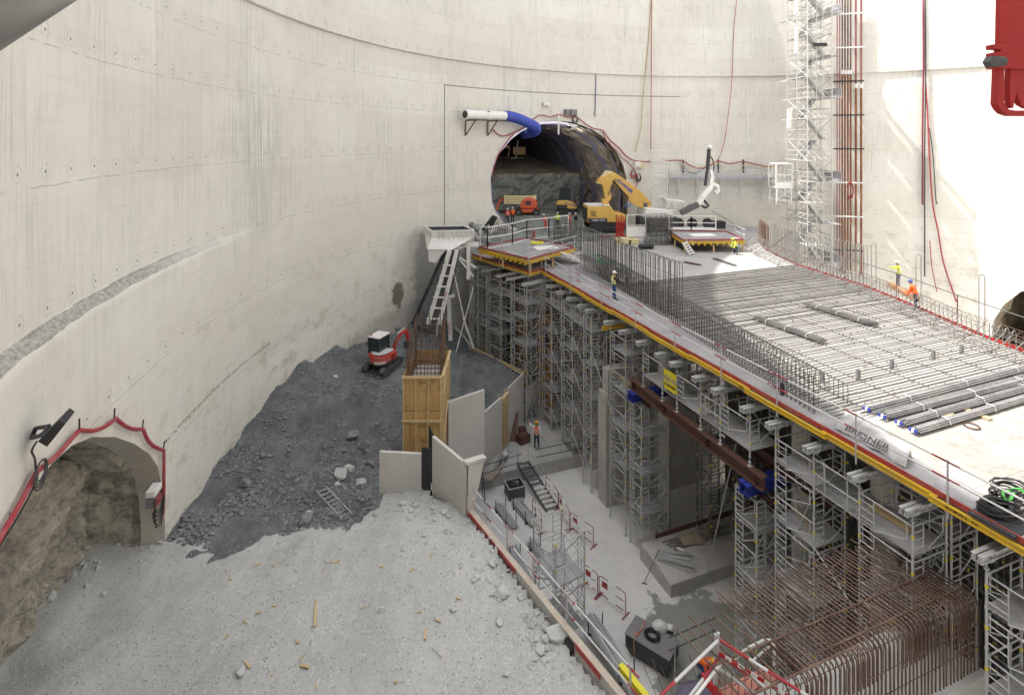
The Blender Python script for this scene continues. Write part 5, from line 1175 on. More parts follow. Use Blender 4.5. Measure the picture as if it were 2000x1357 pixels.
# concrete wall carrying it
PALE = m_conc("pale_kicker", (.50, .50, .50), (.60, .60, .59), .2, 1, .75, .1, .1)
wa, wb = V3(CB0.x, CB0.y, 0), V3(CB1.x, CB1.y, 0); back = fd
mb = MB(); f0 = wa - back * .42 - adir * 2; f1 = wb - back * .42 + adir * .12; mb.ext([f0, f1, f1 + back * 1.9, f0 + back * 1.9], (0, 0, 6.35)); top(mb, "foreground_wall", PALE, "pale concrete wall at the bottom right from which the rusty bars rise", "wall")
# starters further left
sb = empty("starter_bars", W(1340, 1350, 7.0), 0, "thin rusty starter bars standing at the bottom edge beside the skip", "rebar"); rnd = random.Random(12)
for i in range(16):
    x = 1262 + i * 17 + rnd.uniform(-3, 3); p = D(x + 28, 1375, 15.2); q = D(x - 4, 1298 + rnd.uniform(-12, 12) - i * 2, 15.8 + rnd.uniform(-.1, .1)); stick("bar", p, q, .012, REBARR, sb)
# foreground guardrail corner, planks, yellow beam
k = D(1404, 1248, 13.2); G = [(D(1275, 1372, 12.2), k, RWT), (k, D(1500, 1310, 12.6), RWT), (D(1500, 1310, 12.6), D(1600, 1372, 12.2), RWT), (D(1405, 1283, 13.2), D(1342, 1366, 12.4), RWT), (D(1405, 1278, 13.2), D(1500, 1345, 12.5), RWT), (D(1408, 1295, 13.1), D(1348, 1372, 12.3), WHITE), (D(1405, 1305, 13.2), D(1500, 1372, 12.5), GALV), (D(1403, 1235, 13.2), D(1400, 1372, 13.3), GALV), (D(1398, 1238, 13.25), D(1395, 1372, 13.3), GALV)]
e = empty("corner_guardrail", D(1400, 1372, 13.3), 0, "red and white tube guardrail corner in the foreground beside the rusty bars", "guardrail")
for p, q, m_ in G: stick("rail" if m_ is not GALV else "post", p, q, .034, m_, e, 8)
tape = MB(); a, b = D(1404, 1275, 13.1), D(1560, 1372, 12.3)
for i in range(12): tape.bar(a.lerp(b, i / 12), a.lerp(b, (i + 1) / 12), .012, .09, i % 2)
tape.build("warning_tape", [REDB, WHITE], e)
mb = MB(); mb.bar(D(1416, 1362, 13.0), D(1508, 1316, 13.6), .40, .05); top(mb, "red_plank", PINK, "wide faded red plank in the foreground under the guardrail corner", "plank")
mb = MB(); mb.bar(D(1372, 1322, 13.6), D(1412, 1366, 13.0), .06, .22); top(mb, "red_plank", REDB, "narrow bright red board left of the wide faded plank", "plank")
mb = MB(); mb.ext([D(1330, 1330, 13.6), D(1372, 1324, 13.9), D(1400, 1366, 13.4), D(1310, 1372, 13.2)], (0, 0, -.05)); top(mb, "dark_platform", paint("violet_grey_board", (.11, .10, .15), .6, 0, .4), "small violet grey platform at the bottom edge inside the guardrail corner", "platform")
mb = MB(); a, b = D(1212, 1297, 15.0), D(1275, 1372, 13.8); mb.bar(a, b, .16, .05); mb.bar(a - V3(0, 0, .16), b - V3(0, 0, .16), .16, .05); mb.bar(a - V3(0, 0, .08), b - V3(0, 0, .08), .05, .12); top(mb, "timber_beam", YELM, "bright yellow beam sticking up at the bottom edge of the pit", "beam")
hp = [D(1466, 1275, 14.5), D(1490, 1255, 14.5), D(1530, 1243, 14.5), D(1510, 1245, 14.5)]
mb = MB(); mb.path([D(1430, 1290, 14.6), D(1460, 1265, 14.6), D(1490, 1250, 14.6), D(1505, 1248, 14.6), D(1512, 1260, 14.5), D(1512, 1300, 14.5)], .035, 7); mb.path([D(1470, 1290, 14.6), D(1490, 1272, 14.6), D(1505, 1260, 14.6)], .03, 6); top(mb, "white_hoop", WHITE, "bent white tube hoop among the foreground bars", "tube")
guard("edge_rail", [W(1318, 1290, .6) , W(1388, 1258, .6)], .6, "grey tube rail beside the end of the dark skip", "rail", rails=(1.0, .5), mat=GALVD, low=1.2)
# aluminium ladder lying on the spoil
a, b = W(627, 947, 5.6), W(678, 1013, 5.4); a.z = gh(a.x, a.y) + .1; b.z = gh(b.x, b.y) + .12; e = empty("ladder", a, 0, "aluminium ladder lying on the dark spoil slope", "ladder"); d = (b - a); n_ = Vector((-d.y, d.x, 0)).normalized() * .22
for s in (-1, 1): mb = MB(); mb.bar(a + n_ * s, b + n_ * s, .03, .06); mb.build("stile", GALV, e)
for k in range(8): t = (k + .5) / 8; stick("rung", a.lerp(b, t) - n_, a.lerp(b, t) + n_, .016, GALV, e)

# small things left on the scaffold decks
rnd = random.Random(21)
for k, (a, b, z, l) in enumerate(((16.35, 14.2, 6.97, "upper deck of the large near tower"), (16.4, 11.0, 9.07, "top deck above the rusty reinforcement"), (16.5, 19.6, 8.74, "walkway on the rusty girder"), (16.4, 26.0, 6.97, "deck right of the rough wall end"), (16.4, 32.4, 4.88, "deck of the second far tower"), (16.4, 35.6, 9.07, "top deck of the farthest tower"))):
    mb = MB(); p = AB(a + .2, b, z + .03); an = TH + rnd.uniform(1.1, 1.9); d = Vector((math.cos(an), math.sin(an), 0)) * rnd.uniform(.5, .75); mb.bar(p + AB(.4, .6) - d, p + AB(.4, .6) + d, .18, .04); mb.bar(p + AB(.55, .55, .04) - d * .8, p + AB(.6, .7, .04) + d * .7, .12, .04)
    top(mb, "loose_planks", TIM if k % 2 else TIMG, "two loose planks lying on the " + l, "planks")
# ================================================================ reinforcement on the slab
Z = SLABZ
def aout(b): return 17.2 + .128 * (b - 17)
fc = empty("edge_reinforcement", AB(17.5, 20, Z), 0, "long dark reinforcement cage of bent stirrups along the front edge of the slab", "rebar cage")
def stirrup_mesh(mat):
    k = ('stir', mat.name)
    if k not in FR:
        mb = MB(); pr = [(0.18, .28), (.05, .12), (0.0, .03), (-.02, .1), (0, .3), (0, 1.3), (.06, 1.42), (.18, 1.47), (.5, 1.42), (1.6, .86), (1.72, .76), (1.74, .25), (1.7, .1)]
        mb.path([(x, 0, z) for x, z in pr], .014, 5); mb.path([(.16, .05, .02), (.14, .05, .3), (.2, .05, .42), (.32, .05, .42)], .012, 4); mb.path([(.3, .03, .05), (.3, .03, 1.4)], .011, 4); FR[k] = mb.mesh("stirrup", mat)
    return FR[k]
nb = 92; fcl = Vector(fc.location)
for i in range(nb):
    b = 14.2 + i * .215; inst("stirrup", stirrup_mesh(REBAR), fc, AB(aout(b), b, Z) - fcl, (0, 0, TH))
for (x, z) in ((.02, 1.32), (.2, 1.45), (.42, 1.42), (.65, 1.32), (.88, 1.2), (1.1, 1.1), (1.32, .98), (1.55, .86), (0, .25), (0, .55), (0, .85), (0, 1.1), (1.72, .3)):
    L0, L1 = 14.1, 34.0; stick("long_bar", AB(aout(L0) + x, L0, Z + z + .02), AB(aout(L1) + x, L1, Z + z + .02), .012, REBAR, fc, 5)
def hairpin_mesh(h, w_=.3, r=.02, mat=REBAR):
    k = ('hair', h, w_, r, mat.name)
    if k not in FR:
        mb = MB(); R2 = w_ / 2; mb.path([(0, 0, 0), (0, 0, h - R2)] + [(R2 - R2 * math.cos(t), 0, h - R2 + R2 * math.sin(t)) for t in (.5, 1.05, 1.57, 2.1, 2.64)] + [(w_, 0, h - R2), (w_, 0, 0)], r, 6); FR[k] = mb.mesh("hairpin", mat)
    return FR[k]
def hairpins(name, pts, h, label, mat=REBAR, w_=.34, rz=TH, bars=2, r=.02):
    e = empty(name, pts[0], 0, label, "rebar"); rnd = random.Random(len(pts))
    for p in pts: inst("hairpin", hairpin_mesh(h, w_, r, mat), e, Vector(p) - Vector(pts[0]), (0, rnd.uniform(-.02, .02), rz))
    for k in range(bars): z = h * (.25 + .5 * k / max(1, bars - 1)); stick("tie_bar", Vector(pts[0]) + V3(0, 0, z), Vector(pts[-1]) + V3(0, 0, z), .012, mat, e, 5)
    return e
hairpins("hairpin_row", [AB(18.75, 24.3 + i * .245, Z) for i in range(24)], 3.1, "row of tall dark hairpin bars standing behind the slab worker")
hairpins("hairpin_row", [AB(19.15, 31.0 + i * .24, Z) for i in range(23)], 3.2, "farther row of tall dark hairpin bars standing near the stacked cages")
hairpins("hairpin_row", [AB(19.9, 30.4 + i * .33, Z) for i in range(14)], 2.7, "shorter hairpin bars behind the farther tall row")
# second low basket left of the hairpins
e = empty("low_basket", AB(18.9, 31, Z), 0, "low tangle of looped bars between the two tall hairpin rows", "rebar cage"); bl = Vector(e.location)
for i in range(26): inst("loop", hairpin_mesh(1.15, .9, .014), e, AB(18.55, 30.2 + i * .23, Z) - bl, (0, 0, TH))
for i in range(10): stick("tie_bar", AB(18.6 + .09 * i, 30.2, Z + 1.12), AB(18.6 + .09 * i, 36, Z + 1.12), .01, REBAR, e, 4)
mb = MB(); rnd = random.Random(2)
for k in range(30): p = AB(19.6 + rnd.uniform(-.5, .5), 33 + rnd.uniform(-2, 2), Z + 1.2); mb.path([p + V3(rnd.uniform(-.2, .2), rnd.uniform(-.2, .2), rnd.uniform(-.1, .15)) for _ in range(4)], .02, 4)
top(mb, "green_ties", GREENT, "bunch of green tie wires lying on the looped bars", "tie wires")
# mat of reinforcement
def rb_a(b):
    for (a0, b0), (a1, b1) in zip(RBP, RBP[1:]):
        if b0 <= b <= b1: return a0 + (a1 - a0) * (b - b0) / (b1 - b0)
    return 31
mb = MB(); mb.ext([AB(18.2, 13.1, Z + .004), AB(30.4, 13.1, Z + .004), AB(30.6, 15, Z + .004), AB(32.7, 21, Z + .004), AB(34.2, 25.5, Z + .004), AB(34.9, 31.1, Z + .004), AB(20.2, 31.1, Z + .004)], (0, 0, .012)); struct(mb, "bright_slab_boards", m_conc("mat_boards", (.37, .36, .345), (.46, .45, .43), .7, 1.6, .8, 0, .2, (.25, .23, .21)))
mt = empty("slab_mat", AB(24, 20, Z), 0, "wide mat of parallel bars tied across the sunny part of the slab", "rebar mat"); rnd = random.Random(6)
for i in range(96):
    b = 13.35 + i * .186; k = rnd.uniform(-.03, .03)
    a0 = aout(b) + (.5 if b < 31 else 1); a1 = rb_a(b) - .3
    stick("cross_bar", AB(a0, b + k, Z + .10 + rnd.uniform(0, .02)), AB(a1, b + rnd.uniform(-.03, .03), Z + .10 + rnd.uniform(0, .02)), .025, REBAR if i % 3 else REBARL, mt, 6)
for i in range(7):
    a = 18.9 + i * 2.0; b1 = min(31.0, 13.3 + 18) if a < 30.2 else 31; b0 = 13.3
    if a > 30.3: b0 = 15 + (a - 30.3) * 3
    stick("long_bar", AB(a, b0, Z + .055), AB(a, 31.0, Z + .055), .014, REBARR if i % 4 == 1 else REBAR, mt, 5)
mb = MB()
for i in range(420): a = rnd.uniform(18.5, 33); b = 13.4 + .186 * rnd.randrange(95); mb.box(AB(a, b, Z + .12), (.05, .05, .035), rz=rnd.random()) if a < rb_a(b) - .4 else None
mb.build("tie_knots", REBARR, mt)['kind'] = 'stuff'
# right-hand edge cage
rc = empty("right_edge_cage", AB(32, 20, Z), 0, "light steel basket of leaning loops along the right edge of the slab", "rebar cage"); rl_ = Vector(rc.location)
def leanloop(mat, s=1.0):
    k = ('lean', mat.name, s)
    if k not in FR:
        mb = MB(); mb.path([(0, 0, 0), (0, 0, .8), (-.06, 0, .93), (-.2, 0, 1.0), (-.34, 0, .93), (-.42, 0, .8), (-1.75, .25, -.02 + .1)], .017, 5); mb.path([(-.42, .1, .85), (-.1, .1, .9), (0, -.1, .0)], .012, 4); mb.path([(-1.7, .1, .1), (-1.7, .1, .45), (-1.5, .1, .55)], .014, 4); FR[k] = mb.mesh("loop", mat)
    return FR[k]
bd = []; 
for (a0, b0), (a1, b1) in zip(RBP, RBP[1:]):
    n = max(1, int(math.hypot(a1 - a0, b1 - b0) / .3)); bd += [(lerp(a0, a1, i / n), lerp(b0, b1, i / n)) for i in range(n)]
bd = [x for x in bd if 10 < x[1] < 41][:100]
for i, (a, b) in enumerate(bd): inst("loop", leanloop(REBARL if i % 5 else REBARR), rc, AB(a - .15, b, Z) - rl_, (0, 0, TH + random.uniform(-.15, .15)))
for k, (dx, z) in enumerate(((-.2, 1.02), (0, .5), (-.42, .82), (-.75, .65), (-1.2, .35), (-1.6, .12), (0, .15))):
    for j in range(0, len(bd) - 1, 12):
        p, q = bd[j], bd[min(j + 12, len(bd) - 1)]; stick("long_bar", AB(p[0] - .15 + dx, p[1], Z + z), AB(q[0] - .15 + dx, q[1], Z + z), .013, REBARL if k % 2 else REBARR, rc, 5)
hp = [(a, b) for a, b in bd if 25 < b < 35.5]
hairpins("hairpin_row", [AB(a - .05, b, Z) for a, b in hp], 2.75, "row of tall grey hairpin bars standing against the far wall beside the stair tower", REBARL, .3, r=.022)
hp = [(a, b) for a, b in bd if 36 < b < 40.5]
hairpins("hairpin_row", [AB(a - .05, b, Z) for a, b in hp], 2.2, "short rusty hairpin bars left of the tall row by the stair tower", REBARR, .3)
for (px, py), l in (((1702, 566), "single tall grey hairpin bar left of the worker on the timber"), ((1789, 598), "single tall hairpin bar between the two workers at the right edge"), ((1912, 655), "single tall grey hairpin bar at the right end of the slab edge")):
    p = W(px, py, Z); mb = MB(); mb.path([p, p + V3(0, 0, 2.9), p + V3(.08, 0, 3.03), p + V3(.22, 0, 3.03), p + V3(.3, 0, 2.9), p + V3(.3, 0, 0)], .024, 6); top(mb, "hairpin_bar", REBARL, l, "rebar")
mb = MB()
for j in range(0, len(bd) - 1, 10):
    p, q = bd[j], bd[min(j + 10, len(bd) - 1)]; mb.bar(AB(p[0] + .12, p[1], Z + .02), AB(q[0] + .12, q[1], Z + .02), .04, .18)
top(mb, "red_edge_board", REDB, "bright red edge board along the right side of the slab behind the loops", "toe board")
p, q = W(1738, 560, Z), W(1790, 590, Z); mb = MB(); mb.bar(p + V3(.2, .3, .1), q + V3(.2, .3, .1), .35, .3); top(mb, "timber_form", PLYR, "brown timber form under the worker in the yellow vest at the right edge", "formwork")
e = guard("thin_guardrail", [AB(rb_a(b) + .35, b) for b in (10, 14.5, 18.5, 22.8, 27)], Z, "thin grey guardrail beyond the loops on the right edge of the slab", "guardrail", rails=(1.5,), mat=GALVD, pm=HBRO, low=.1, h=1.45)
# bars in bundles
def barbundle(p, q, n, r, mat, label, seed=0, flat=1.6, bands=3, tips=None, name="bar_bundle"):
    rnd = random.Random(seed); e = empty(name, (p + q) / 2, 0, label, "bar bundle"); d = (q - p).normalized(); s = Vector((-d.y, d.x, 0)).normalized()
    W_ = math.sqrt(n) * r * 2 * flat
    for i in range(n):
        row = int(i / max(1, n / (2.6))); o = s * rnd.uniform(-W_ / 2, W_ / 2) * (1 - .2 * row) + V3(0, 0, r + row * r * 1.8)
        j = rnd.uniform(-.15, .15); stick("bar", p + o + d * j, q + o + d * (j + rnd.uniform(-.05, .05)) + s * rnd.uniform(-.04, .04), r, mat, e, 5)
    for k in range(bands):
        c = p.lerp(q, (k + .6) / (bands + .2)); mb = MB(); mb.path([c - s * (W_ / 2 + r) , c - s * W_ * .4 + V3(0, 0, r * 6.4), c + s * W_ * .4 + V3(0, 0, r * 6.4), c + s * (W_ / 2 + r)], .012, 4); mb.build("tie_wire", REFL, e)
    if tips:
        mb = MB(); 
        for t in range(3): mb.box(p + s * W_ * (t - 1) * .3 + V3(0, 0, r * 2.5) - d * .17, (.07, .07, r * 4), t == 1, rz=math.atan2(d.y, d.x))
        mb.build("end_tag", [tips, WHITE], e)
    return e
barbundle(W(1480, 627, Z) + V3(0, 0, .15), W(1606, 672, Z) + V3(0, 0, .15), 40, .026, REBAR, "dark bundle of bars on the mat nearer the front cage", 1)
barbundle(W(1577, 600, Z) + V3(0, 0, .15), W(1708, 640, Z) + V3(0, 0, .15), 40, .026, REBAR, "dark bundle of bars on the mat nearer the right edge", 2)
RBL2 = m_rebar("rebar_silver", (.22, .22, .23), (.33, .32, .32), .3)
for i, ((x0, y0), (x1, y1), l) in enumerate((((1699, 806), (2035, 715), "farthest"), ((1730, 820), (2040, 738), "second"), ((1762, 833), (2045, 752), "third"), ((1790, 848), (2060, 768), "nearest"))):
    barbundle(W(x0, y0, Z) + V3(0, 0, .1), W(x1, y1, Z) + V3(0, 0, .1), 26, .027, RBL2, "long silver bundle of bars on the near boards, %s of four" % l, 10 + i, 1.05, 3, BLUT)
for (x0, y0), (x1, y1), m_, l in (((1340, 550), (1398, 541), REBARR, "small pile of rusty tipped stirrups on the slab"), ((1338, 513), (1368, 519), REBARR, "little rusty bundle of short bars on the far slab"), ((1395, 506), (1436, 520), REBAR, "dark bundle of hairpins lying on the far slab")):
    barbundle(W(x0, y0, Z), W(x1, y1, Z), 16, .02, m_, l, 5, 2.2, 0)
mb = MB(); c = W(1898, 833, Z + .02); mb.path([c + V3(.22 * math.cos(t * .52), .22 * math.sin(t * .52), .02) for t in range(12)], .03, 6, closed=True); top(mb, "rusty_ring", HBRO, "rusty ring lying on the boards below the plank", "ring")
mb = MB(); mb.bar(W(1885, 802, Z) + V3(0, 0, .06), W(1935, 822, Z) + V3(0, 0, .06), .22, .05); mb.bar(W(1845, 818, Z) + V3(0, 0, .05), W(1860, 812, Z) + V3(0, 0, .05), .12, .1); top(mb, "plank", TIM, "short yellow timber plank under the nearest silver bars", "plank")
for i, (px, py, m_, l) in enumerate(((1676, 742, MGREY, "grey sleeve pipe nearest the end of the front cage"), (1742, 722, MGREY, "second grey sleeve pipe from the front cage"), (1823, 703, MGREY, "third grey sleeve pipe from the front cage"), (1878, 692, MGREY, "grey sleeve pipe farthest from the front cage"), (1528, 772, DGREY, "dark sleeve pipe standing alone on the walkway"), (1606, 748, MGREY, "grey sleeve pipe inside the front cage"))):
    p = W(px, py, Z); mb = MB(); mb.lathe([(.085, 0), (.085, .42), (.07, .42), (.07, .1)], p, n=14); top(mb, "sleeve_pipe", m_, l, "pipe", "sleeve pipes in the slab", smooth=False)
# plastic sheet bundled at the guardrail
def sheet():
    e = empty("plastic_sheet", W(1700, 860, Z), 0, "crumpled white plastic sheet with black lettering heaped by the guardrail", "plastic sheet"); c0, c1, c2, c3 = W(1632, 838, Z), W(1768, 918, Z), W(1778, 882, Z), W(1655, 800, Z); mb = MB(); N, M = 46, 22; vs = []
    for i in range(N + 1):
        for j in range(M + 1):
            u, v = i / N, j / M; p = c0.lerp(c1, u).lerp(c3.lerp(c2, u), v); env = math.sin(math.pi * min(1, max(0, v))) ** .6 * (.35 + .65 * math.sin(math.pi * min(1, u * 1.05)))
            p = p + V3(0, 0, .03 + .42 * env + .16 * noise.noise(p * 2.2) * (.3 + env) + .07 * abs(noise.noise(p * 6))) + noise.noise_vector(p * 1.7) * .12
            vs.append(p)
    mb.add(vs, [(i * (M + 1) + j, (i + 1) * (M + 1) + j, (i + 1) * (M + 1) + j + 1, i * (M + 1) + j + 1) for i in range(N) for j in range(M)]); mb.build("sheet", SHEET, e, smooth=True)
    c = W(1688, 852, Z + .8); text_part("sheet_lettering", "BRESNER", .25, BLKT, frame(c + V3(0, -.1, .02), AB(.15, -1, -.02), AB(.9, 0, .55)), e, .006, 1.25, .004)
    c = W(1700, 872, Z + .76); text_part("sheet_lettering", "GERMANY", .12, BLKT, frame(c + V3(0, -.1, .1), AB(.15, -1, -.02), AB(.9, 0, .55)), e, .006, 1.4, .002)
sheet()
def coil(c, n, r, rr, mat, name, label, sy=.7, cat="cable coil", h=.03, seed=1):
    rnd = random.Random(seed); mb = MB()
    for k in range(n): r1 = r * rnd.uniform(.75, 1.05); o = V3(rnd.uniform(-.06, .06), rnd.uniform(-.06, .06), k * h); a0 = rnd.random() * 6; mb.path([c + o + V3(r1 * math.cos(t * .35 + a0), r1 * sy * math.sin(t * .35 + a0), .03 * math.sin(t * 1.1 + k)) for t in range(18)], rr, 5, closed=True)
    return top(mb, name, mat, label, cat)
coil(W(1950, 1000, Z + .05), 9, .48, .03, BLK, "cable_coil", "low coil of black cable at the right edge of the walkway", seed=2)
coil(W(1972, 985, Z + .25), 12, .42, .02, BLK, "cable_coil", "taller heap of thin black cables with a green strap at the right edge", h=.05, seed=3)
mb = MB(); c = W(1978, 965, Z + .8); mb.path([c + V3(.35 * math.cos(t), .2 * math.sin(t * 1.3), .05 * math.sin(3 * t)) for t in (0, .5, 1, 1.5, 2, 2.6, 3.2, 4, 4.7)], .035, 5); top(mb, "green_strap", GREEN, "bright green strap on the heap of black cables", "strap")
mb = MB(); mb.box(W(1965, 1012, Z + .03), (1.3, 1.0, .05), rz=TH); top(mb, "dark_board", DGREY, "dark board under the cable coils at the right edge", "board")
# ================================================================ work platforms
def platform(cs, z, name, label, legs=True):
    e = empty(name, V3(cs[0].x, cs[0].y, z), 0, label, "platform"); mb = MB(); mb.ext([V3(c.x, c.y, z) for c in cs], (0, 0, .04)); mb.build("deck", LANEM, e)
    for a, b in zip(cs, cs[1:] + cs[:1]):
        n = (b - a).normalized() * .1; mb = MB()
        for zz, ww, hh in ((z - .04, .09, .04), (z - .12, .03, .12), (z - .2, .09, .04)): mb.bar(V3(a.x, a.y, zz) - n, V3(b.x, b.y, zz) + n, ww, hh)
        mb.build("yellow_beam", YEL, e); mb = MB(); mb.bar(V3(a.x, a.y, z + .1), V3(b.x, b.y, z + .1), .03, .13); mb.build("toe_board", REDW, e)
    mb = MB(); ln = (cs[1] - cs[0]); k = max(3, int(ln.length / .5))
    for i in range(k): p = cs[0].lerp(cs[1], (i + .5) / k); q = cs[3].lerp(cs[2], (i + .5) / k); dd = (q - p).normalized() * .25; mb.bar(V3(p.x, p.y, z - .29) - dd, V3(q.x, q.y, z - .29) + dd, .08, .14)
    mb.build("joist", YELM if 0 else YEL, e)
    for i in range(4):
        c = cs[i]; d = cs[(i + 1) % 4]
        for t in (0.03, .5): p = c.lerp(d, t); mb = MB(); mb.b2((p.x - .06, p.y - .06, SLABZ), (p.x + .06, p.y + .06, z - .36)); mb.build("leg", TIM, e)
    return e
P1 = [W(936, 486, 12.05), W(1033, 510, 12.05), W(1122, 486, 12.05), W(1030, 468, 12.05)]
platform(P1, 12.1, "work_platform", "raised diamond-shaped work platform at the far left corner of the slab")
P2 = [W(1334, 471, 12.1), W(1453, 470, 12.1), W(1419, 454, 12.1), W(1304, 452, 12.1)]
platform(P2, 12.1, "work_platform", "raised work platform on yellow beams in front of the spraying machine")
mb = MB(); mb.b2((P2[0].x + .3, P2[0].y + .3, SLABZ + .02), (P2[0].x + .35, P2[3].y, 11.75)); top(mb, "black_strip", BLK, "black board closing the left side under the right work platform", "board")
def whiteguard(name, pts, z, h, label, panel=0.0, group=None):
    e = empty(name, V3(pts[0].x, pts[0].y, z), 0, label, "guardrail", group)
    for a, b in zip(pts, pts[1:]):
        mb = MB(); a_, b_ = V3(a.x, a.y, z), V3(b.x, b.y, z)
        for hh in (h, h * .52, .06): mb.bar(a_ + V3(0, 0, hh), b_ + V3(0, 0, hh), .06, .07)
        mb.build("rail", WHITE, e)
        n = max(1, round((b - a).length / 2.2))
        for i in range(n + 1): p = a_.lerp(b_, i / n); mb = MB(); mb.bar(p, p + V3(0, 0, h), .09, .09); mb.build("post", WHITE, e)
        if panel: mb = MB(); mb.bar(a_ + V3(0, 0, panel / 2), b_ + V3(0, 0, panel / 2), .03, panel); mb.build("panel", WHITE, e)
    return e
whiteguard("white_guardrail", [W(938, 484, 12.1), W(952, 487, 12.1), W(1001, 477.5, 12.1), W(1029, 468.5, 12.1), W(1072, 464, 12.1), W(1110, 458, 12.1)], 12.1, 1.75, "tall white steel guardrail around the back of the left work platform")
whiteguard("white_guardrail", [D(1307, 446, 50.5), D(1350, 446, 50.5), D(1398, 446, 50.2)], 12.35, 1.3, "white guardrail on the right work platform in front of the spraying machine", .25)
whiteguard("white_guardrail", [D(1224.5, 462, 50.5), D(1261, 462, 50.5)], 11.7, 2.05, "white barrier with a solid lower panel standing between the stacked cages", .95)
guard("tube_rail", [W(938, 499, 11.2), W(980, 508, 11.2)] , 12.1, "thin tube rail on the front left side of the left work platform", "rail", rails=(.9, .45), mat=GALV, low=.4, h=.9)
guard("tube_rail", [P1[1] + V3(0, -.1, 0), P1[1].lerp(P1[2], .5), P1[2]], 12.1, "thin tube rail on the front right side of the left work platform", "rail", rails=(.95, .5), mat=GALV, low=.3, h=.95)
guard("tube_rail", [P2[1], P2[1].lerp(P2[2], .5), P2[2]], 12.1, "thin tube rail on the right end of the right work platform", "rail", rails=(1.0, .5), mat=GALV, low=.3)
def steps(p, q, w_, n, label):
    e = empty("metal_steps", q, 0, label, "steps"); d = q - p; s = Vector((-d.y, d.x, 0)).normalized() * w_ / 2
    for k in (-1, 1): mb = MB(); mb.bar(p + s * k, q + s * k, .04, .14); mb.build("stringer", WHITE, e)
    for i in range(n): c = p.lerp(q, (i + .5) / n); mb = MB(); mb.bar(c - s, c + s, .2, .04); mb.build("tread", STEELW, e)
    for k in (-1, 1): stick("handrail", p + s * k + V3(0, 0, .9), q + s * k + V3(0, 0, .7), .018, GALV, e)
steps(W(1337, 473, 12.1), W(1352, 497, 11.15), .8, 5, "small white steps leading up to the right work platform")
steps(W(1103, 494, 12.1), W(1128, 512, 11.15), .9, 7, "flat metal steps at the right corner of the left work platform")
mb = MB(); mb.box(W(1065, 484, 12.2), (1.9, 1.3, .06), rz=.3); top(mb, "white_sheet", WHITE, "white sheet lying on the left work platform", "sheet")
coil(W(1048, 475, 12.3), 3, .5, .04, YELM, "yellow_hose", "yellow hose ring lying on the left work platform", .6, "hose", seed=5)
mb = MB(); mb.box(W(1372, 459, 12.17), (2.2, 1.2, .05), rz=.1); top(mb, "white_sheet", WHITE, "white sheet lying on the right work platform", "sheet")
def cagestack(c, wx, wy, h, rz, label):
    e = local(empty("cage_stack", c, rz, label, "rebar cage")); mb = MB(); mb.path([(-wx / 2, -wy / 2, 0), (wx / 2, -wy / 2, 0), (wx / 2, wy / 2, 0), (-wx / 2, wy / 2, 0)], .022, 5, closed=True)
    for k in range(5): x = -wx / 2 + wx * k / 4; mb.tube((x, -wy / 2, .02), (x, wy / 2, .02), .014, 4)
    m_ = mb.mesh("stirrup", REBAR); n = int(h / .13); rnd = random.Random(1)
    for i in range(n): inst("stirrup", m_, e, (rnd.uniform(-.04, .04), rnd.uniform(-.04, .04), .05 + i * .13), (rnd.uniform(-.02, .02), rnd.uniform(-.02, .02), rnd.uniform(-.03, .03)))
    mb = MB(); mb.tube((0, 0, 0), (0, 0, h), .018, 5); m_ = mb.mesh("upright_bar", REBAR)
    for x, y in ((-.5, -.5), (.5, -.5), (.5, .5), (-.5, .5), (0, -.5), (-.25, -.5), (.25, -.5)): inst("upright_bar", m_, e, (x * wx, y * wy, 0))
cagestack(W(1285, 476, Z), 2.1, 1.6, 2.75, .15, "square stack of grey rebar cages left of the right work platform")
cagestack(W(1108, 488, Z), 2.0, 1.6, 2.6, .3, "square stack of grey rebar cages beside the left work platform")
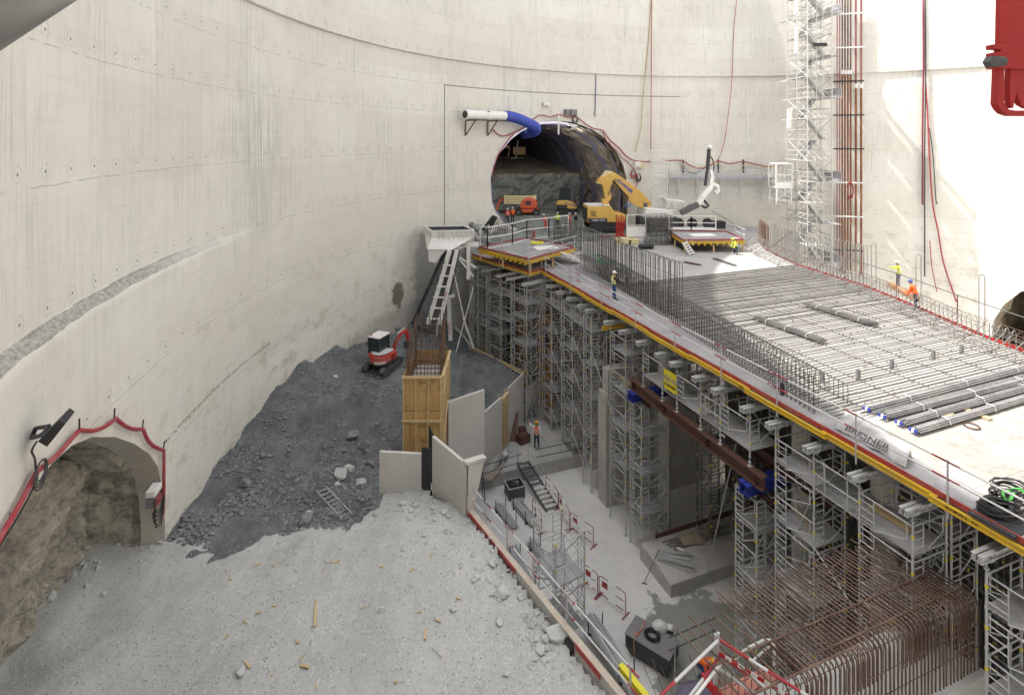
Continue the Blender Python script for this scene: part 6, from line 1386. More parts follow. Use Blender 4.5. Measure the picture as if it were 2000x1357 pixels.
# ================================================================ people
def person(loc, rz, label, top_m, leg_m, hat, h=1.75, vest=None, arms=None, lean=0.0, legs=None, crouch=0.0, stripe=True, boots=BLK):
    k = h / 1.75; e = local(empty("person", loc, rz, label, "person"))
    hipz = .92 - crouch * .5; L = lean
    def up(z, s=1.0): t = (z - .92); return Vector((0, math.sin(L) * t, hipz + math.cos(L) * t))
    hip = Vector((0, 0, hipz)); ch = up(1.32); nk = up(1.48); hd = up(1.63) + Vector((0, .02, 0))
    Lg = legs or [((-.11, .02), (-.13, .0)), ((.11, .02), (.14, .06))]
    A = arms or [(Vector((-.27, .04, -.30)), Vector((-.28, .16, -.54))), (Vector((.27, .04, -.30)), Vector((.28, .16, -.54)))]
    vs = [hip, up(1.12), ch, nk, up(1.56)]; ed = [(0, 1), (1, 2), (2, 3), (3, 4)]; rad = [(.15, .11), (.15, .11), (.18, .12), (.065, .065), (.06, .06)]; reg = [1, 2, 2, 3, 3]
    for s, (kn, ft) in zip((-1, 1), Lg):
        n = len(vs); kz = .5 - crouch * .12; vs += [Vector((s * .1, 0, hipz - .06)), Vector((kn[0], kn[1] + crouch * .42, kz)), Vector((ft[0], ft[1], .09)), Vector((ft[0], ft[1] + .16, .04))]
        ed += [(0, n), (n, n + 1), (n + 1, n + 2), (n + 2, n + 3)]; rad += [(.095, .1), (.068, .07), (.05, .052), (.045, .035)]; reg += [1, 1, 4, 4]
    hands = []
    for s, (el, ha) in zip((-1, 1), A):
        n = len(vs); sh = up(1.41) + Vector((s * .19, 0, 0)); e1 = up(1.41) + Vector(el); h1 = up(1.41) + Vector(ha); vs += [sh, e1, h1]; ed += [(2, n), (n, n + 1), (n + 1, n + 2)]; rad += [(.075, .075), (.052, .052), (.035, .035)]; reg += [2, 2, 2]; hands.append((e1, h1))
    me = bpy.data.meshes.new("body"); me.from_pydata([v * k for v in vs], ed, []); o = bpy.data.objects.new("body", me); COL.objects.link(o)
    o.modifiers.new('skin', 'SKIN'); sv = me.skin_vertices[0].data
    for i, r in enumerate(rad): sv[i].radius = (r[0] * k, r[1] * k)
    sv[0].use_root = True
    o.modifiers.new('sub', 'SUBSURF').levels = 1
    dg = bpy.context.evaluated_depsgraph_get(); dg.update(); m2 = bpy.data.meshes.new_from_object(o.evaluated_get(dg)); bpy.data.objects.remove(o)
    mb = MB(); mb.add([v.co.copy() for v in m2.vertices], [tuple(p.vertices) for p in m2.polygons])
    segs = [(vs[a] * k, vs[b] * k, reg[b]) for a, b in ed]
    def near(c):
        best = None
        for a, b, r in segs:
            t = max(0, min(1, (c - a).dot(b - a) / max(1e-6, (b - a).length_squared))); d = (c - a - (b - a) * t).length
            if best is None or d < best[0]: best = (d, r)
        return best[1]
    for i, f in enumerate(mb.f): c = sum((mb.v[j] for j in f), Vector((0, 0, 0))) / len(f); r = near(c); mb.m[i] = {1: 1, 2: 0, 3: 2, 4: 3 if c.z < .16 * k else 1}[r]
    # head with a face
    c = hd * k; mb.ball(c, (.075 * k, .095 * k, .115 * k), 2, 12, 8); mb.ball(c + Vector((0, .1, -.01)) * k, (.016 * k, .02 * k, .022 * k), 2, 6, 4)
    for s in (-1, 1): mb.ball(c + Vector((s * .078, .0, -.01)) * k, (.012 * k, .02 * k, .03 * k), 2, 6, 4); mb.ball(c + Vector((s * .03, .085, .015)) * k, .011 * k, 3, 6, 4)
    mb.bar(c + Vector((-.025, .088, -.055)) * k, c + Vector((.025, .088, -.055)) * k, .01, .008, 3)
    for (e1, h1), s in zip(hands, (-1, 1)):      # palm, four fingers and a thumb
        d = (h1 - e1).normalized(); u, v = basis(d); b = h1 * k; mb.bar(b, b + d * .09 * k, .075 * k, .03 * k, 2)
        for q in range(4): f0 = b + d * .085 * k + u * (q - 1.5) * .019 * k; mb.path([f0, f0 + d * (.035 + .008 * (q in (1, 2))) * k, f0 + d * (.055 + .01 * (q in (1, 2))) * k - v * .03 * k], [.0095 * k, .009 * k, .007 * k], 5, 2)
        t0 = b + d * .03 * k - u * s * .04 * k; mb.path([t0, t0 + d * .035 * k - u * s * .02 * k - v * .01 * k, t0 + d * .06 * k - u * s * .02 * k - v * .025 * k], [.011 * k, .01 * k, .008 * k], 5, 2)
    mb.build("body", [top_m, leg_m, SKIN, boots], e, smooth=True)
    mb = MB(); c = hd * k + Vector((0, 0, .035 * k)); mb.lathe([(.118 * k, 0), (.115 * k, .05 * k), (.095 * k, .095 * k), (.055 * k, .125 * k), (.0, .135 * k)], c, n=14); mb.box(c + Vector((0, .11 * k, .004)), (.16 * k, .1 * k, .012)); mb.build("helmet", hat, e, smooth=True)
    if vest:
        mb = MB(); pts = [(1.0, .175, .135), (1.15, .172, .132), (1.3, .2, .142), (1.43, .17, .12), (1.47, .1, .085)]; n = 14
        rows = [[(up(z) + Vector((rx * math.cos(2 * math.pi * j / n), ry * math.sin(2 * math.pi * j / n), 0))) * k for j in range(n)] for z, rx, ry in pts]
        mb.add([p for r in rows for p in r], [(i * n + j, i * n + (j + 1) % n, (i + 1) * n + (j + 1) % n, (i + 1) * n + j) for i in range(4) for j in range(n)]); vo = mb.build("vest", vest, e, smooth=True)
        if stripe:
            mb = MB()
            for z, rx, ry in ((1.1, .18, .14), (1.24, .196, .147)): mb.path([(up(z) + Vector((rx * math.cos(2 * math.pi * j / n), ry * math.sin(2 * math.pi * j / n), 0))) * k for j in range(n)], .02 * k, 4, closed=True)
            for s in (-1, 1): mb.path([(up(1.24) + Vector((s * .1, -.135, 0))) * k, (up(1.42) + Vector((s * .11, -.1, 0))) * k], .018 * k, 4)
            mb.build("reflective_band", REFL, e)
    return e
P_F = lambda yl, zl, x=.22: [(Vector((-x, yl * .45, zl - .12)), Vector((-x * .8, yl, zl))), (Vector((x, yl * .45, zl - .12)), Vector((x * .8, yl, zl)))]
person(W(1199, 586, Z), R_(-80), "worker in black top, yellow vest and blue trousers facing the tall hairpin bars", BLKC, JEAN, WHITE, 1.74, HIVIS, P_F(.42, -.22))
person(W(1048, 877, 0), R_(-25), "worker in orange vest, dark green trousers and yellow helmet standing in the pit", WHITE, DKG, HATY, 1.86, ORG, [(Vector((-.45, .15, -.1)), Vector((-.62, .35, -.02))), (Vector((.3, -.04, -.28)), Vector((.32, .06, -.55)))])
person(W(1756, 562, Z + .1), R_(60), "worker in yellow vest and white helmet reaching left on the timber at the right edge", HIVIS, GRYC, WHITE, 1.72, HIVIS, [(Vector((-.3, .25, -.05)), Vector((-.35, .55, .0))), (Vector((.25, .1, -.25)), Vector((.3, .3, -.2)))], lean=.12, legs=[((-.13, .05), (-.2, .0)), ((.16, .1), (.22, .1))])
person(W(1789, 606, Z), R_(35), "worker in orange vest and blue helmet bending over the right edge cage", ORG, NAVY, HATB, 1.72, ORG, P_F(.4, -.4), lean=.35, stripe=False)
person(W(1439, 497, Z), R_(100), "worker in yellow crouching beside the right work platform", HIVIS, NAVY, HIVIS, 1.7, HIVIS, P_F(.35, -.35), lean=.5, crouch=.5)
person(W(991, 437, Z), R_(20), "worker in orange jacket with a silver band, left of the pair before the tunnel", ORGR, NAVY, WHITE, 1.72, ORGR)
person(W(1001, 435, Z), R_(-10), "worker in plain orange jacket, right of the pair before the tunnel", ORG, NAVY, WHITE, 1.76, None)
person(W(1066, 449, Z), R_(110), "worker in red and orange bending forward behind the white guardrail", ORGR, ORGR, WHITE, 1.72, ORG, P_F(.45, -.2), lean=.3)
person(W(1089, 446, Z), R_(5), "worker in a yellow jacket seen from behind near the stacked cages", HIVIS, NAVY, WHITE, 1.72, HIVIS, stripe=False)
person(W(1113, 449, Z), R_(80), "worker in orange vest and red trousers near the yellow excavator", ORGR, ORGR, WHITE, 1.8, ORG)
person(W(1124, 448, Z), R_(-60), "worker in black top and yellow trousers near the yellow excavator", BLKC, HIVIS, WHITE, 1.76, None)
q = PA(1067, 696, 16.9); person(V3(q.x, q.y, 4.88), R_(-20), "worker in dark clothes with a red helmet standing inside the farthest front tower", NAVY, NAVY, REDB, 1.72, None, [(Vector((-.3, .1, -.3)), Vector((-.2, .3, -.35))), (Vector((.3, .15, -.2)), Vector((.25, .4, -.25)))])
c = D(1366, 1318, 19.3); person(c, R_(-150), "crouching worker with an orange back at the bottom behind the guardrail corner", ORG, JEAN, HATY, 1.8, ORG, P_F(.35, -.5), lean=1.0, crouch=.75, stripe=False)
# ================================================================ excavators
def quad_prof(mb, prof, y0, y1, m=0): mb.ext([(x, y0, z) for x, z in prof], (0, y1 - y0, 0), m)
def tracks(e, L, wd, gauge, h, mat=BLK):
    for s in (-1, 1):
        mb = MB(); r = h / 2; prof = [(-L / 2 + r + r * math.cos(t), r + r * math.sin(t)) for t in [math.pi / 2 + i * math.pi / 6 for i in range(7)]] + [(L / 2 - r + r * math.cos(t), r + r * math.sin(t)) for t in [-math.pi / 2 + i * math.pi / 6 for i in range(7)]]
        quad_prof(mb, prof, s * gauge / 2 - wd / 2, s * gauge / 2 + wd / 2); o = mb.build("track", mat, e)
        mb = MB(); n = int(L / (h * .32))
        for i in range(n): x = -L / 2 + r + (L - 2 * r) * (i + .5) / n; mb.b2((x - .02, s * gauge / 2 - wd / 2 - .01, h), (x + .05, s * gauge / 2 + wd / 2 + .01, h + .03)); mb.b2((x - .02, s * gauge / 2 - wd / 2 - .01, -.0), (x + .05, s * gauge / 2 + wd / 2 + .01, .02))
        mb.b2((-L / 2 + r * 1.1, s * gauge / 2 - wd / 2 - .02, h * .35), (L / 2 - r * 1.1, s * gauge / 2 + wd / 2 + .02, h * .62)); mb.build("track_pads", DGREY, o)
# small red excavator on the spoil
rz = R_(68); ctr = V3(-8.45, 35.0, 0); ctr.z = gh(ctr.x, ctr.y) + .02
e = local(empty("mini_excavator", ctr, rz, "small red and white tracked excavator working on the dark spoil", "excavator")); e.scale = (.84, .84, .80); tracks(e, 2.5, .4, 1.6, .55, TRACKM)
mb = MB(); mb.b2((-.6, -.6, .3), (.6, .6, .55)); mb.b2((-.35, -.35, .55), (.35, .35, .68)); mb.build("undercarriage", DGREY, e)
mb = MB(); n = 12; prof = [(-.95 * math.cos(t) - .1, .85 * math.sin(t)) for t in [-1.3 + i * 2.6 / 10 for i in range(11)]] + [(.75, .85), (.75, -.85)]; mb.ext([(x, y, .7) for x, y in prof], (0, 0, .62)); mb.b2((-.9, -.1, 1.32), (.5, .8, 1.42)); mb.build("body", DUSTR, e, bevel=.06)
mb = MB(); mb.ext([(x * 1.02, y * 1.02, .66) for x, y in prof], (0, 0, .14)); mb.build("counterweight_skirt", DGREY, e)
mb = MB(); mb.ext([(x * .8 - .08, y * .82 - .0, 1.42) for x, y in prof if True], (0, 0, .12)); mb.build("engine_cover", TARP, e, bevel=.03)
mb = MB()
for k in range(7): a = -1.0 + k * .14; mb.bar((-.1 - .97 * math.cos(a), .87 * math.sin(a), .78), (-.1 - .97 * math.cos(a + .07), .87 * math.sin(a + .07), .98), .03, .07)
mb.build("warning_stripes", WHITE, e)
mb = MB(); x0, x1, y0, y1, z0, z1 = -.55, .75, -.1, .85, 1.35, 2.62
mb = MB(); y0, y1 = -.12, .86
for x, y in ((x0, y0), (x1, y0), (x0, y1), (x1, y1)): mb.bar((x, y, z0), (x - (.1 if x > 0 else 0), y, z1), .08, .08)
for z in (z0, z1 - .04, 1.75): mb.bar((x0, y0, z), (x1, y0, z), .07, .07); mb.bar((x0, y1, z), (x1, y1, z), .07, .07); mb.bar((x0, y0, z), (x0, y1, z), .07, .07); mb.bar((x1, y0, z), (x1, y1, z), .07, .07)
cb = mb.build("cab", DGREY, e); mb = MB(); mb.b2((x0 + .03, y0 + .03, z0), (x1 - .03, y1 - .03, z1 - .08)); g = mb.build("glass", GLASS, cb)
mb = MB(); mb.b2((x0 - .06, y0 - .06, z1), (x1 + .06, y1 + .06, z1 + .09)); g = mb.build("roof", STEELW, cb, bevel=.03)
mb = MB(); mb.lathe([(.06, 0), (.06, .05), (.04, .12), (0, .13)], (-.35, .75, z1 + .09), n=8); mb.build("beacon", REDB, cb)
mb = MB(); mb.bar((.8, -.35, 1.0), (1.55, -.55, 2.35), .2, .3); mb.bar((1.5, -.54, 2.3), (2.25, -.72, 2.5), .2, .26); mb.build("boom", DUSTR, e, bevel=.03)
mb = MB(); mb.bar((2.2, -.72, 2.5), (2.45, -.8, 1.5), .16, .2); mb.build("stick", REDB, e); mb = MB(); mb.tube((.9, -.38, .95), (1.5, -.55, 1.9), .05, 8, 0); mb.tube((1.3, -.5, 2.45), (2.1, -.7, 2.72), .05, 8); mb.build("ram", GALV, e)
mb = MB(); quad_prof(mb, [(2.2, 1.5), (2.6, 1.45), (2.75, 1.1), (2.5, .8), (2.15, .95)], -1.1, -.5); mb.build("bucket", TRACKM, e)
mb = MB(); mb.path([(.85, -.25, 1.1), (1.0, -.35, 1.7), (1.45, -.45, 2.45), (2.0, -.6, 2.7), (2.35, -.7, 2.3)], .03, 5); mb.path([(.85, -.5, 1.1), (1.05, -.6, 1.8), (1.5, -.65, 2.4)], .025, 5); mb.build("hydraulic_hose", BLK, e)
mb = MB(); mb.b2((-.5, -.86, .85), (.45, -.845, .86)); mb.b2((-.5, -.86, 1.2), (.45, -.845, 1.21)); mb.b2((.0, -.862, .86), (.012, -.845, 1.2))
for k in range(5): mb.b2((.1, -.865, .92 + k * .05), (.4, -.85, .94 + k * .05))
mb.build("door_seams", BLK, e)
mb = MB(); mb.b2((1.45, -.95, .1), (1.52, .95, .5)); mb.bar((.7, -.4, .35), (1.45, -.4, .3), .08, .1); mb.bar((.7, .4, .35), (1.45, .4, .3), .08, .1); mb.build("dozer_blade", GALVD, e)
# big yellow excavator without visible cab
bx = D(1180, 431, 56.8); bx.z = Z + .25; rz = R_(4)
e = local(empty("large_excavator", bx, rz, "big yellow excavator with a folded two-piece boom in front of the tunnel", "excavator")); e.scale = (.9, .9, .9); tracks(e, 4.2, .7, 2.7, 1.0)
mb = MB(); quad_prof(mb, [(-2.3, .95), (2.15, .95), (2.15, 1.9), (.85, 2.05), (.55, 2.75), (-2.3, 2.85)], -1.45, 1.45); mb.build("body", YELD, e, bevel=.12)
mb = MB(); mb.b2((-2.25, -1.47, 1.02), (-.0, -1.462, 1.5)); mb.b2((-2.32, -1.3, 1.1), (-2.305, 1.3, 2.6)); mb.build("dark_panel", DGREY, e); mb = MB(); mb.b2((-2.2, -1.3, 2.86), (.4, 1.3, 2.93)); mb.build("dusty_top", STEELW, e)
mb = MB()
for k in range(5): mb.b2((-1.9 + k * .12, -1.475, 1.7), (-1.85 + k * .12, -1.462, 2.3))
mb.tube((1.45, -1.47, 1.5), (1.45, -1.44, 1.5), .07, 8); mb.tube((1.05, -1.47, 1.5), (1.05, -1.44, 1.5), .07, 8); mb.build("vents", BLK, e)
text_part("body_marking", "328D CAT", .34, WHITE, frame((-1.0, -1.48, 1.27), (1, 0, 0), (0, 0, 1)), e, .004)
mb = MB(); mb.bar((.15, -.2, 2.7), (.0, -.2, 3.6), .7, .8); mb.ext([(x, -.55, z) for x, z in [(.1, 3.1), (-.3, 5.2), (-1.0, 5.5), (-.75, 6.0), (.6, 6.6), (1.3, 6.2), (1.3, 5.5), (.6, 4.9), (.75, 3.6)]], (0, .75, 0)); mb.build("boom", YELD, e, bevel=.05)
mb = MB(); mb.ext([(x, -.5, z) for x, z in [(.2, 6.8), (1.2, 6.6), (3.4, 5.1), (4.4, 4.3), (5.5, 3.1), (5.35, 2.3), (4.4, 2.4), (3.2, 3.0), (1.9, 4.4), (.5, 5.6)]], (0, .65, 0)); mb.build("stick", YELD, e, bevel=.05)
mb = MB(); mb.ext([(x, -.52, z) for x, z in [(-1.05, 5.45), (.15, 6.9), (.95, 6.75), (.6, 6.35), (-.65, 5.3)]], (0, .7, 0)); mb.build("boom_guard", CREAM, e, bevel=.03)
mb = MB(); mb.tube((.9, -.65, 5.7), (2.7, -.65, 3.7), .1, 8); mb.tube((.75, -.7, 5.3), (2.3, -.7, 4.0), .05, 6); mb.path([(.3, -.62, 4.0), (.8, -.75, 5.0), (1.2, -.7, 5.9), (1.5, -.6, 5.7)], .05, 6); mb.path([(4.2, -.4, 3.0), (3.9, -.5, 2.2), (3.9, -.4, 1.0)], .05, 6); mb.build("hydraulic_hose", BLK, e)
text_part("boom_lettering", "CHARIER", .55, BLUT, frame((2.35, -.515, 5.05), (1, 0, -.85), (.85, 0, 1)), e, .01, 1, .015)
mb = MB(); mb.b2((4.55, -.55, 2.55), (5.0, -.5, 3.1)); mb.build("hitch_plate", GALVD, e)
# smaller yellow excavator with a black cab
bx = D(1107, 420, 70); bx.z = Z; e = local(empty("midi_excavator", bx, R_(-8), "smaller yellow excavator with a black cab and dark raised arm in the tunnel mouth", "excavator")); tracks(e, 2.6, .5, 1.9, .75)
mb = MB(); quad_prof(mb, [(-1.35, .8), (1.3, .75), (1.35, 1.0), (.9, 1.6), (.1, 1.9), (-1.1, 1.85), (-1.35, 1.4)], -1.1, 1.1); mb.build("body", YELD, e, bevel=.12)
mb = MB(); mb.b2((-1.3, -1.12, .85), (.1, -1.105, 1.3)); mb.build("dark_panel", DGREY, e)
mb = MB(); 
for x, y in ((-1.0, -1.0), (.5, -1.0), (-1.0, .2), (.5, .2)): mb.bar((x, y, 1.75), (x * .8, y, 3.2), .12, .12)
mb.b2((-.95, -1.05, 3.2), (.5, .25, 3.3)); mb.bar((-1, -1, 1.9), (.5, -1, 1.9), .1, .1); cb = mb.build("cab", BLK, e); mb = MB(); mb.b2((-.88, -.95, 1.8), (.4, .15, 3.18)); mb.build("glass", GLASS, cb)
text_part("body_marking", "CHARIER", .36, BLUT, frame((.55, -1.13, 1.35), (1, 0, -.35), (.3, 0, 1)), e, .006)
mb = MB(); mb.bar((.9, -.2, 1.4), (.9, -.2, 3.6), .3, .4); mb.bar((.9, -.2, 3.4), (1.9, -.2, 4.1), .3, .35); mb.bar((1.9, -.2, 4.1), (2.9, -.2, 4.2), .28, .32); mb.build("boom", DGREY, e)
mb = MB(); mb.bar((2.7, -.2, 4.3), (3.7, -.2, 2.3), .28, .35); mb.bar((3.0, -.3, 3.9), (3.8, -.3, 2.6), .1, .1); mb.bar((3.6, -.2, 2.6), (3.3, -.2, 1.6), .35, .5); mb.build("stick", DGREY, e)
# articulated boom lift
bx = D(1030, 420, 68.8); bx.z = Z; e = local(empty("boom_lift", bx, R_(-4), "red and cream articulated boom lift parked in the tunnel mouth", "boom lift"))
mb = MB(); mb.b2((-1.3, -.9, .45), (1.5, .9, .85)); mb.b2((-1.0, -.7, .3), (1.1, .7, .5)); mb.build("chassis", ORM, e, bevel=.05)
for x in (-1.05, 1.15):
    for y in (-1, 1): mb = MB(); mb.lathe([(.2, -.16), (.42, -.16), (.46, -.1), (.46, .1), (.42, .16), (.2, .16)], (x, y * .95, .46), n=18, ax=(0, 1, 0)); wv = mb.build("wheel", BLK, e); mb = MB(); mb.lathe([(.02, -.18), (.25, -.18), (.25, .18), (.02, .18)], (x, y * .95, .46), n=12, ax=(0, 1, 0)); mb.build("rim", GALVD, wv)
mb = MB(); quad_prof(mb, [(-.9, .9), (1.2, .9), (1.3, 1.5), (1.1, 2.1), (.3, 2.35), (-.5, 2.1), (-.9, 1.4)], -.95, .95); mb.build("turntable", ORM, e, bevel=.15); mb = MB(); mb.b2((-.2, -.97, 1.4), (.5, -.955, 1.9)); mb.build("control_panel", DGREY, e)
mb = MB(); 
for k in range(4): mb.b2((-2.9, -.4 + .02 * k, 1.45 + k * .27), (1.15 - (0.0 if k else 1.6), .2 + .02 * k, 1.66 + k * .27))
mb.b2((-2.95, -.42, 1.42), (-2.75, .3, 2.52)); mb.b2((.75, -.42, 2.0), (1.15, .3, 2.55)); mb.build("boom", CREAM, e)
mb = MB(); mb.bar((-2.9, 0, 2.1), (-3.5, 0, 1.9), .3, .3); mb.bar((-3.4, 0, 1.95), (-4.1, 0, .5), .25, .25); mb.bar((-4.0, 0, .75), (-4.35, 0, .55), .3, .3); mb.build("jib", ORM, e)
mb = MB(); 
for z in (.5, 1.0, 1.5):
    mb.path([(-4.3, -.6, z), (-4.3, .6, z), (-5.0, .6, z), (-5.0, -.6, z)], .03, 5, closed=True)
for x, y in ((-4.3, -.6), (-4.3, .6), (-5, .6), (-5, -.6)): mb.tube((x, y, .5), (x, y, 1.5), .03, 5)
mb.b2((-5, -.6, .45), (-4.3, .6, .5)); mb.build("basket", GALVD, e)
# machine deep in the tunnel on the bench
bx = D(1008, 338, 98); bx.z = 16.3; e = local(empty("tunnel_machine", bx, R_(5), "dark dusty wheeled lifting machine on the bench inside the tunnel", "machine"))
mb = MB(); mb.b2((-1.9, -1, .6), (1.9, 1, 1.1)); mb.build("chassis", CREAM, e); 
for x in (-1.7, 1.7): mb = MB(); mb.lathe([(.3, -.3), (.7, -.3), (.7, .3), (.3, .3)], (x, -1, .7), n=12, ax=(0, 1, 0)); mb.build("wheel", BLK, e)
mb = MB(); mb.b2((-.6, -1, 1.6), (1.6, 1, 3.0)); mb.b2((-2.3, -.6, 2.8), (-1.2, .6, 3.3)); mb.bar((-1.5, 0, 1.1), (-1.2, 0, 2.8), .2, .2); mb.build("platform_box", YELD, e)
mb = MB(); mb.tube((-.3, -1.6, .2), (.2, -1.5, 4.2), .13, 8); mb.build("mast", WHITE, e); mb = MB(); mb.b2((-1.3, -2.1, -.6), (.5, -1.5, .7)); mb.build("white_crate", STEELW, e)
# ================================================================ spraying machine and its surroundings
e = empty("spraying_machine", D(1290, 445, 54.5), 0, "white spraying machine with a long jointed arm and upright nozzle mast", "machine"); dd = 55.5
mb = MB(); a, b = D(1256, 424, dd), D(1316, 424, dd); mb.ext([D(1256, 426, dd), D(1316, 426, dd), D(1316, 410, dd), D(1262, 407, dd)], (0, 2.2, 0)); mb.build("body", WHITE, e, bevel=.1)
mb = MB(); mb.ext([D(1250, 445, dd), D(1325, 445, dd), D(1325, 426, dd), D(1250, 426, dd)], (0, 2.0, 0)); mb.build("chassis", DGREY, e)
for px in (1326, 1352, 1382): mb = MB(); mb.lathe([(.2, -.2), (.5, -.2), (.53, 0), (.5, .2), (.2, .2)], D(px, 436, dd + .6), n=18, ax=(0, 1, 0)); mb.build("wheel", BLK, e)
mb = MB(); mb.bar(D(1303, 408, dd), D(1306, 390, dd), .15, .15); mb.bar(D(1318, 412, dd), D(1319, 392, dd), .18, .18); mb.ext([D(1300, 390, dd), D(1340, 394, dd), D(1338, 396, dd), D(1300, 393, dd)], (0, 1.6, 0)); mb.build("canopy", STEELW, e)
seg = [((1329, 416), (1364, 399), .55), ((1364, 399), (1371, 385), .5), ((1371, 385), (1387, 366), .5), ((1387, 368), (1391, 345), .4), ((1391, 345), (1388, 332), .35)]
for i, (p, q, w_) in enumerate(seg): mb = MB(); mb.bar(D(*p, dd - .5), D(*q, dd - .5), w_, w_); mb.build("arm_link", WHITE if i else GALVD, e, bevel=.05)
mb = MB(); mb.path([D(1384, 364, dd), D(1392, 360, dd), D(1400, 364, dd), D(1402, 372, dd), D(1396, 377, dd)], .28, 8); mb.build("wrist", STEELW, e)
mb = MB(); mb.tube(D(1377, 363, dd - .6), D(1382, 330, dd - .6), .16, 8); mb.tube(D(1382, 330, dd - .6), D(1385, 291, dd - .6), .2, 8); mb.build("mast", DGREY, e); mb = MB(); mb.ball(D(1386, 287, dd - .6), (.25, .2, .2)); mb.build("nozzle", WHITE, e)
mb = MB(); mb.path([D(1385, 302, dd - .6), D(1392, 312, dd), D(1395, 325, dd), D(1392, 342, dd)], .07, 6); mb.path([D(1371, 386, dd), D(1378, 395, dd), D(1384, 402, dd), D(1378, 406, dd), D(1370, 402, dd)], .12, 6); mb.path([D(1330, 414, dd), D(1345, 402, dd), D(1362, 396, dd), D(1372, 380, dd)], .1, 6); mb.build("hose", BLK, e)
for i, (px, py, l) in enumerate(((1160, 448, "left"), (1192, 450, "right"))):
    p = W(px, py, Z); mb = MB(); mb.box(p + V3(0, 0, .45), (1.3, .7, .9)); mb.box(p + V3(0, 0, .95), (1.1, .55, .1)); mb.box(p + V3(0, -.36, .5), (.9, .02, .5), m=1); top(mb, "white_block", [STEELW, GALVD], "dusty white tank block below the big yellow excavator, the %s one" % l, "block", bevel=.04)
# work lamps at the tunnel crown
for k, (px, py) in enumerate(((1062, 249), (1112, 249))):
    p = D(px, py, 58.2); e = empty("work_lamp", p, 0, "small lit work lamp under the tunnel crown, the %s one" % ("left", "right")[k], "lamp", "work lamps at the tunnel crown"); mb = MB(); mb.box(p, (.5, .25, .3)); mb.box(p + V3(0, 0, .3), (.06, .06, .4)); mb.build("housing", DGREY, e)
    mL, ntL, bsL = nmat("lamp_glass"); bsL.inputs['Emission Color'].default_value = (1, .95, .85, 1); bsL.inputs['Emission Strength'].default_value = 6; mb = MB(); mb.box(p + V3(0, .14, -.02), (.42, .02, .22)); mb.build("lens", mL, e)
    ld = bpy.data.lights.new("work_lamp_light", 'AREA'); ld.energy = 150; ld.size = .6; ld.color = (1, .96, .9); lo = bpy.data.objects.new("lamp_light", ld); COL.objects.link(lo); lo.parent = e; lo.location = (0, .3, 0); lo.rotation_euler = (Vector((-.12, 1, -.42))).to_track_quat('-Z', 'Y').to_euler()
# clutter between the platforms
for (px, py, sx, sz, m_, l, n_) in ((1200, 452, 1.6, .9, DGREY, "dark equipment box left of the white barrier", "equipment_box"), (1243, 436, .9, .9, YELM, "round yellow drum behind the white barrier", "drum"), (1262, 486, 1.2, .5, BLK, "black sack at the foot of the stacked cages", "sack"), (1218, 478, 1.4, .45, CREAM, "cream wooden crate base left of the white barrier", "crate"), (1238, 478, .9, .4, CREAM, "small cream block under the white barrier", "crate"), (1405, 447, 1.4, .7, BLK, "black box behind the right work platform", "equipment_box")):
    p = W(px, py, Z); mb = MB()
    if n_ == "drum": mb.lathe([(.42, 0), (.45, .1), (.45, sz), (.35, sz + .03)], p, n=16)
    elif n_ == "sack":
        for k in range(3): mb.ball(p + V3(k * .4 - .4, 0, .22), (.32, .3, .24))
    else:
        mb.box(p + V3(0, .5, sz / 2), (sx, 1.0, sz)); mb.box(p + V3(0, .5, sz + .03), (sx + .08, 1.08, .05)); mb.box(p + V3(0, -.02, sz * .5), (sx * .6, .03, sz * .4))
    top(mb, n_, m_, l, n_.replace("_", " "))
mb = MB()
for k in range(6): p = W(1204 + k * 2.4, 462, Z); mb.bar(p, p + V3(.05 * k, 0, 2.2 - .2 * (k % 3)), .09, .09)
mb.bar(W(1172, 466, Z) + V3(0, 0, .1), W(1228, 462, Z) + V3(0, 0, .1), .15, .18); top(mb, "red_props", REDB, "cluster of red props standing on a red rail behind the tall hairpins", "props")
p = W(1043, 470, Z); mb = MB(); mb.lathe([(.2, 0), (.17, .2), (.12, .9), (.1, .95)], p, n=12); top(mb, "red_bottle", REDW, "dark red gas bottle behind the white guardrail of the left platform", "bottle", smooth=False)
mb = MB(); c = D(966, 440, 49); 
for k in range(10): mb.path([c + V3(-.9 + k * .22, 0, -.8), c + V3(-.5 + k * .2, .1, .5 + .1 * (k % 3)), c + V3(.3 + k * .15, .2, -.5)], .04, 5)
mb.ext([c + V3(-1.6, .2, -.9), c + V3(-.2, .2, .9), c + V3(.3, .2, .7), c + V3(-.6, .2, -.9)], (0, .1, 0)); top(mb, "bent_mesh", DGREY, "bent dark mesh and hoses heaped by the left foot of the tunnel", "mesh")
for i, (px, py, l) in enumerate(((1030, 462, "left"), (1088, 470, "right"))):
    mb = MB(); c = W(px, py, Z)
    for k in range(8): mb.path([c + V3(-.7 + k * .17, 0, 0), c + V3(-.7 + k * .17, .1, .7 + .1 * (k % 2)), c + V3(-.4 + k * .17, .3, .9)], .025, 4)
    top(mb, "bar_offcuts", REBARR, "heap of bent bar offcuts behind the %s half of the white guardrail" % l, "bar offcuts")
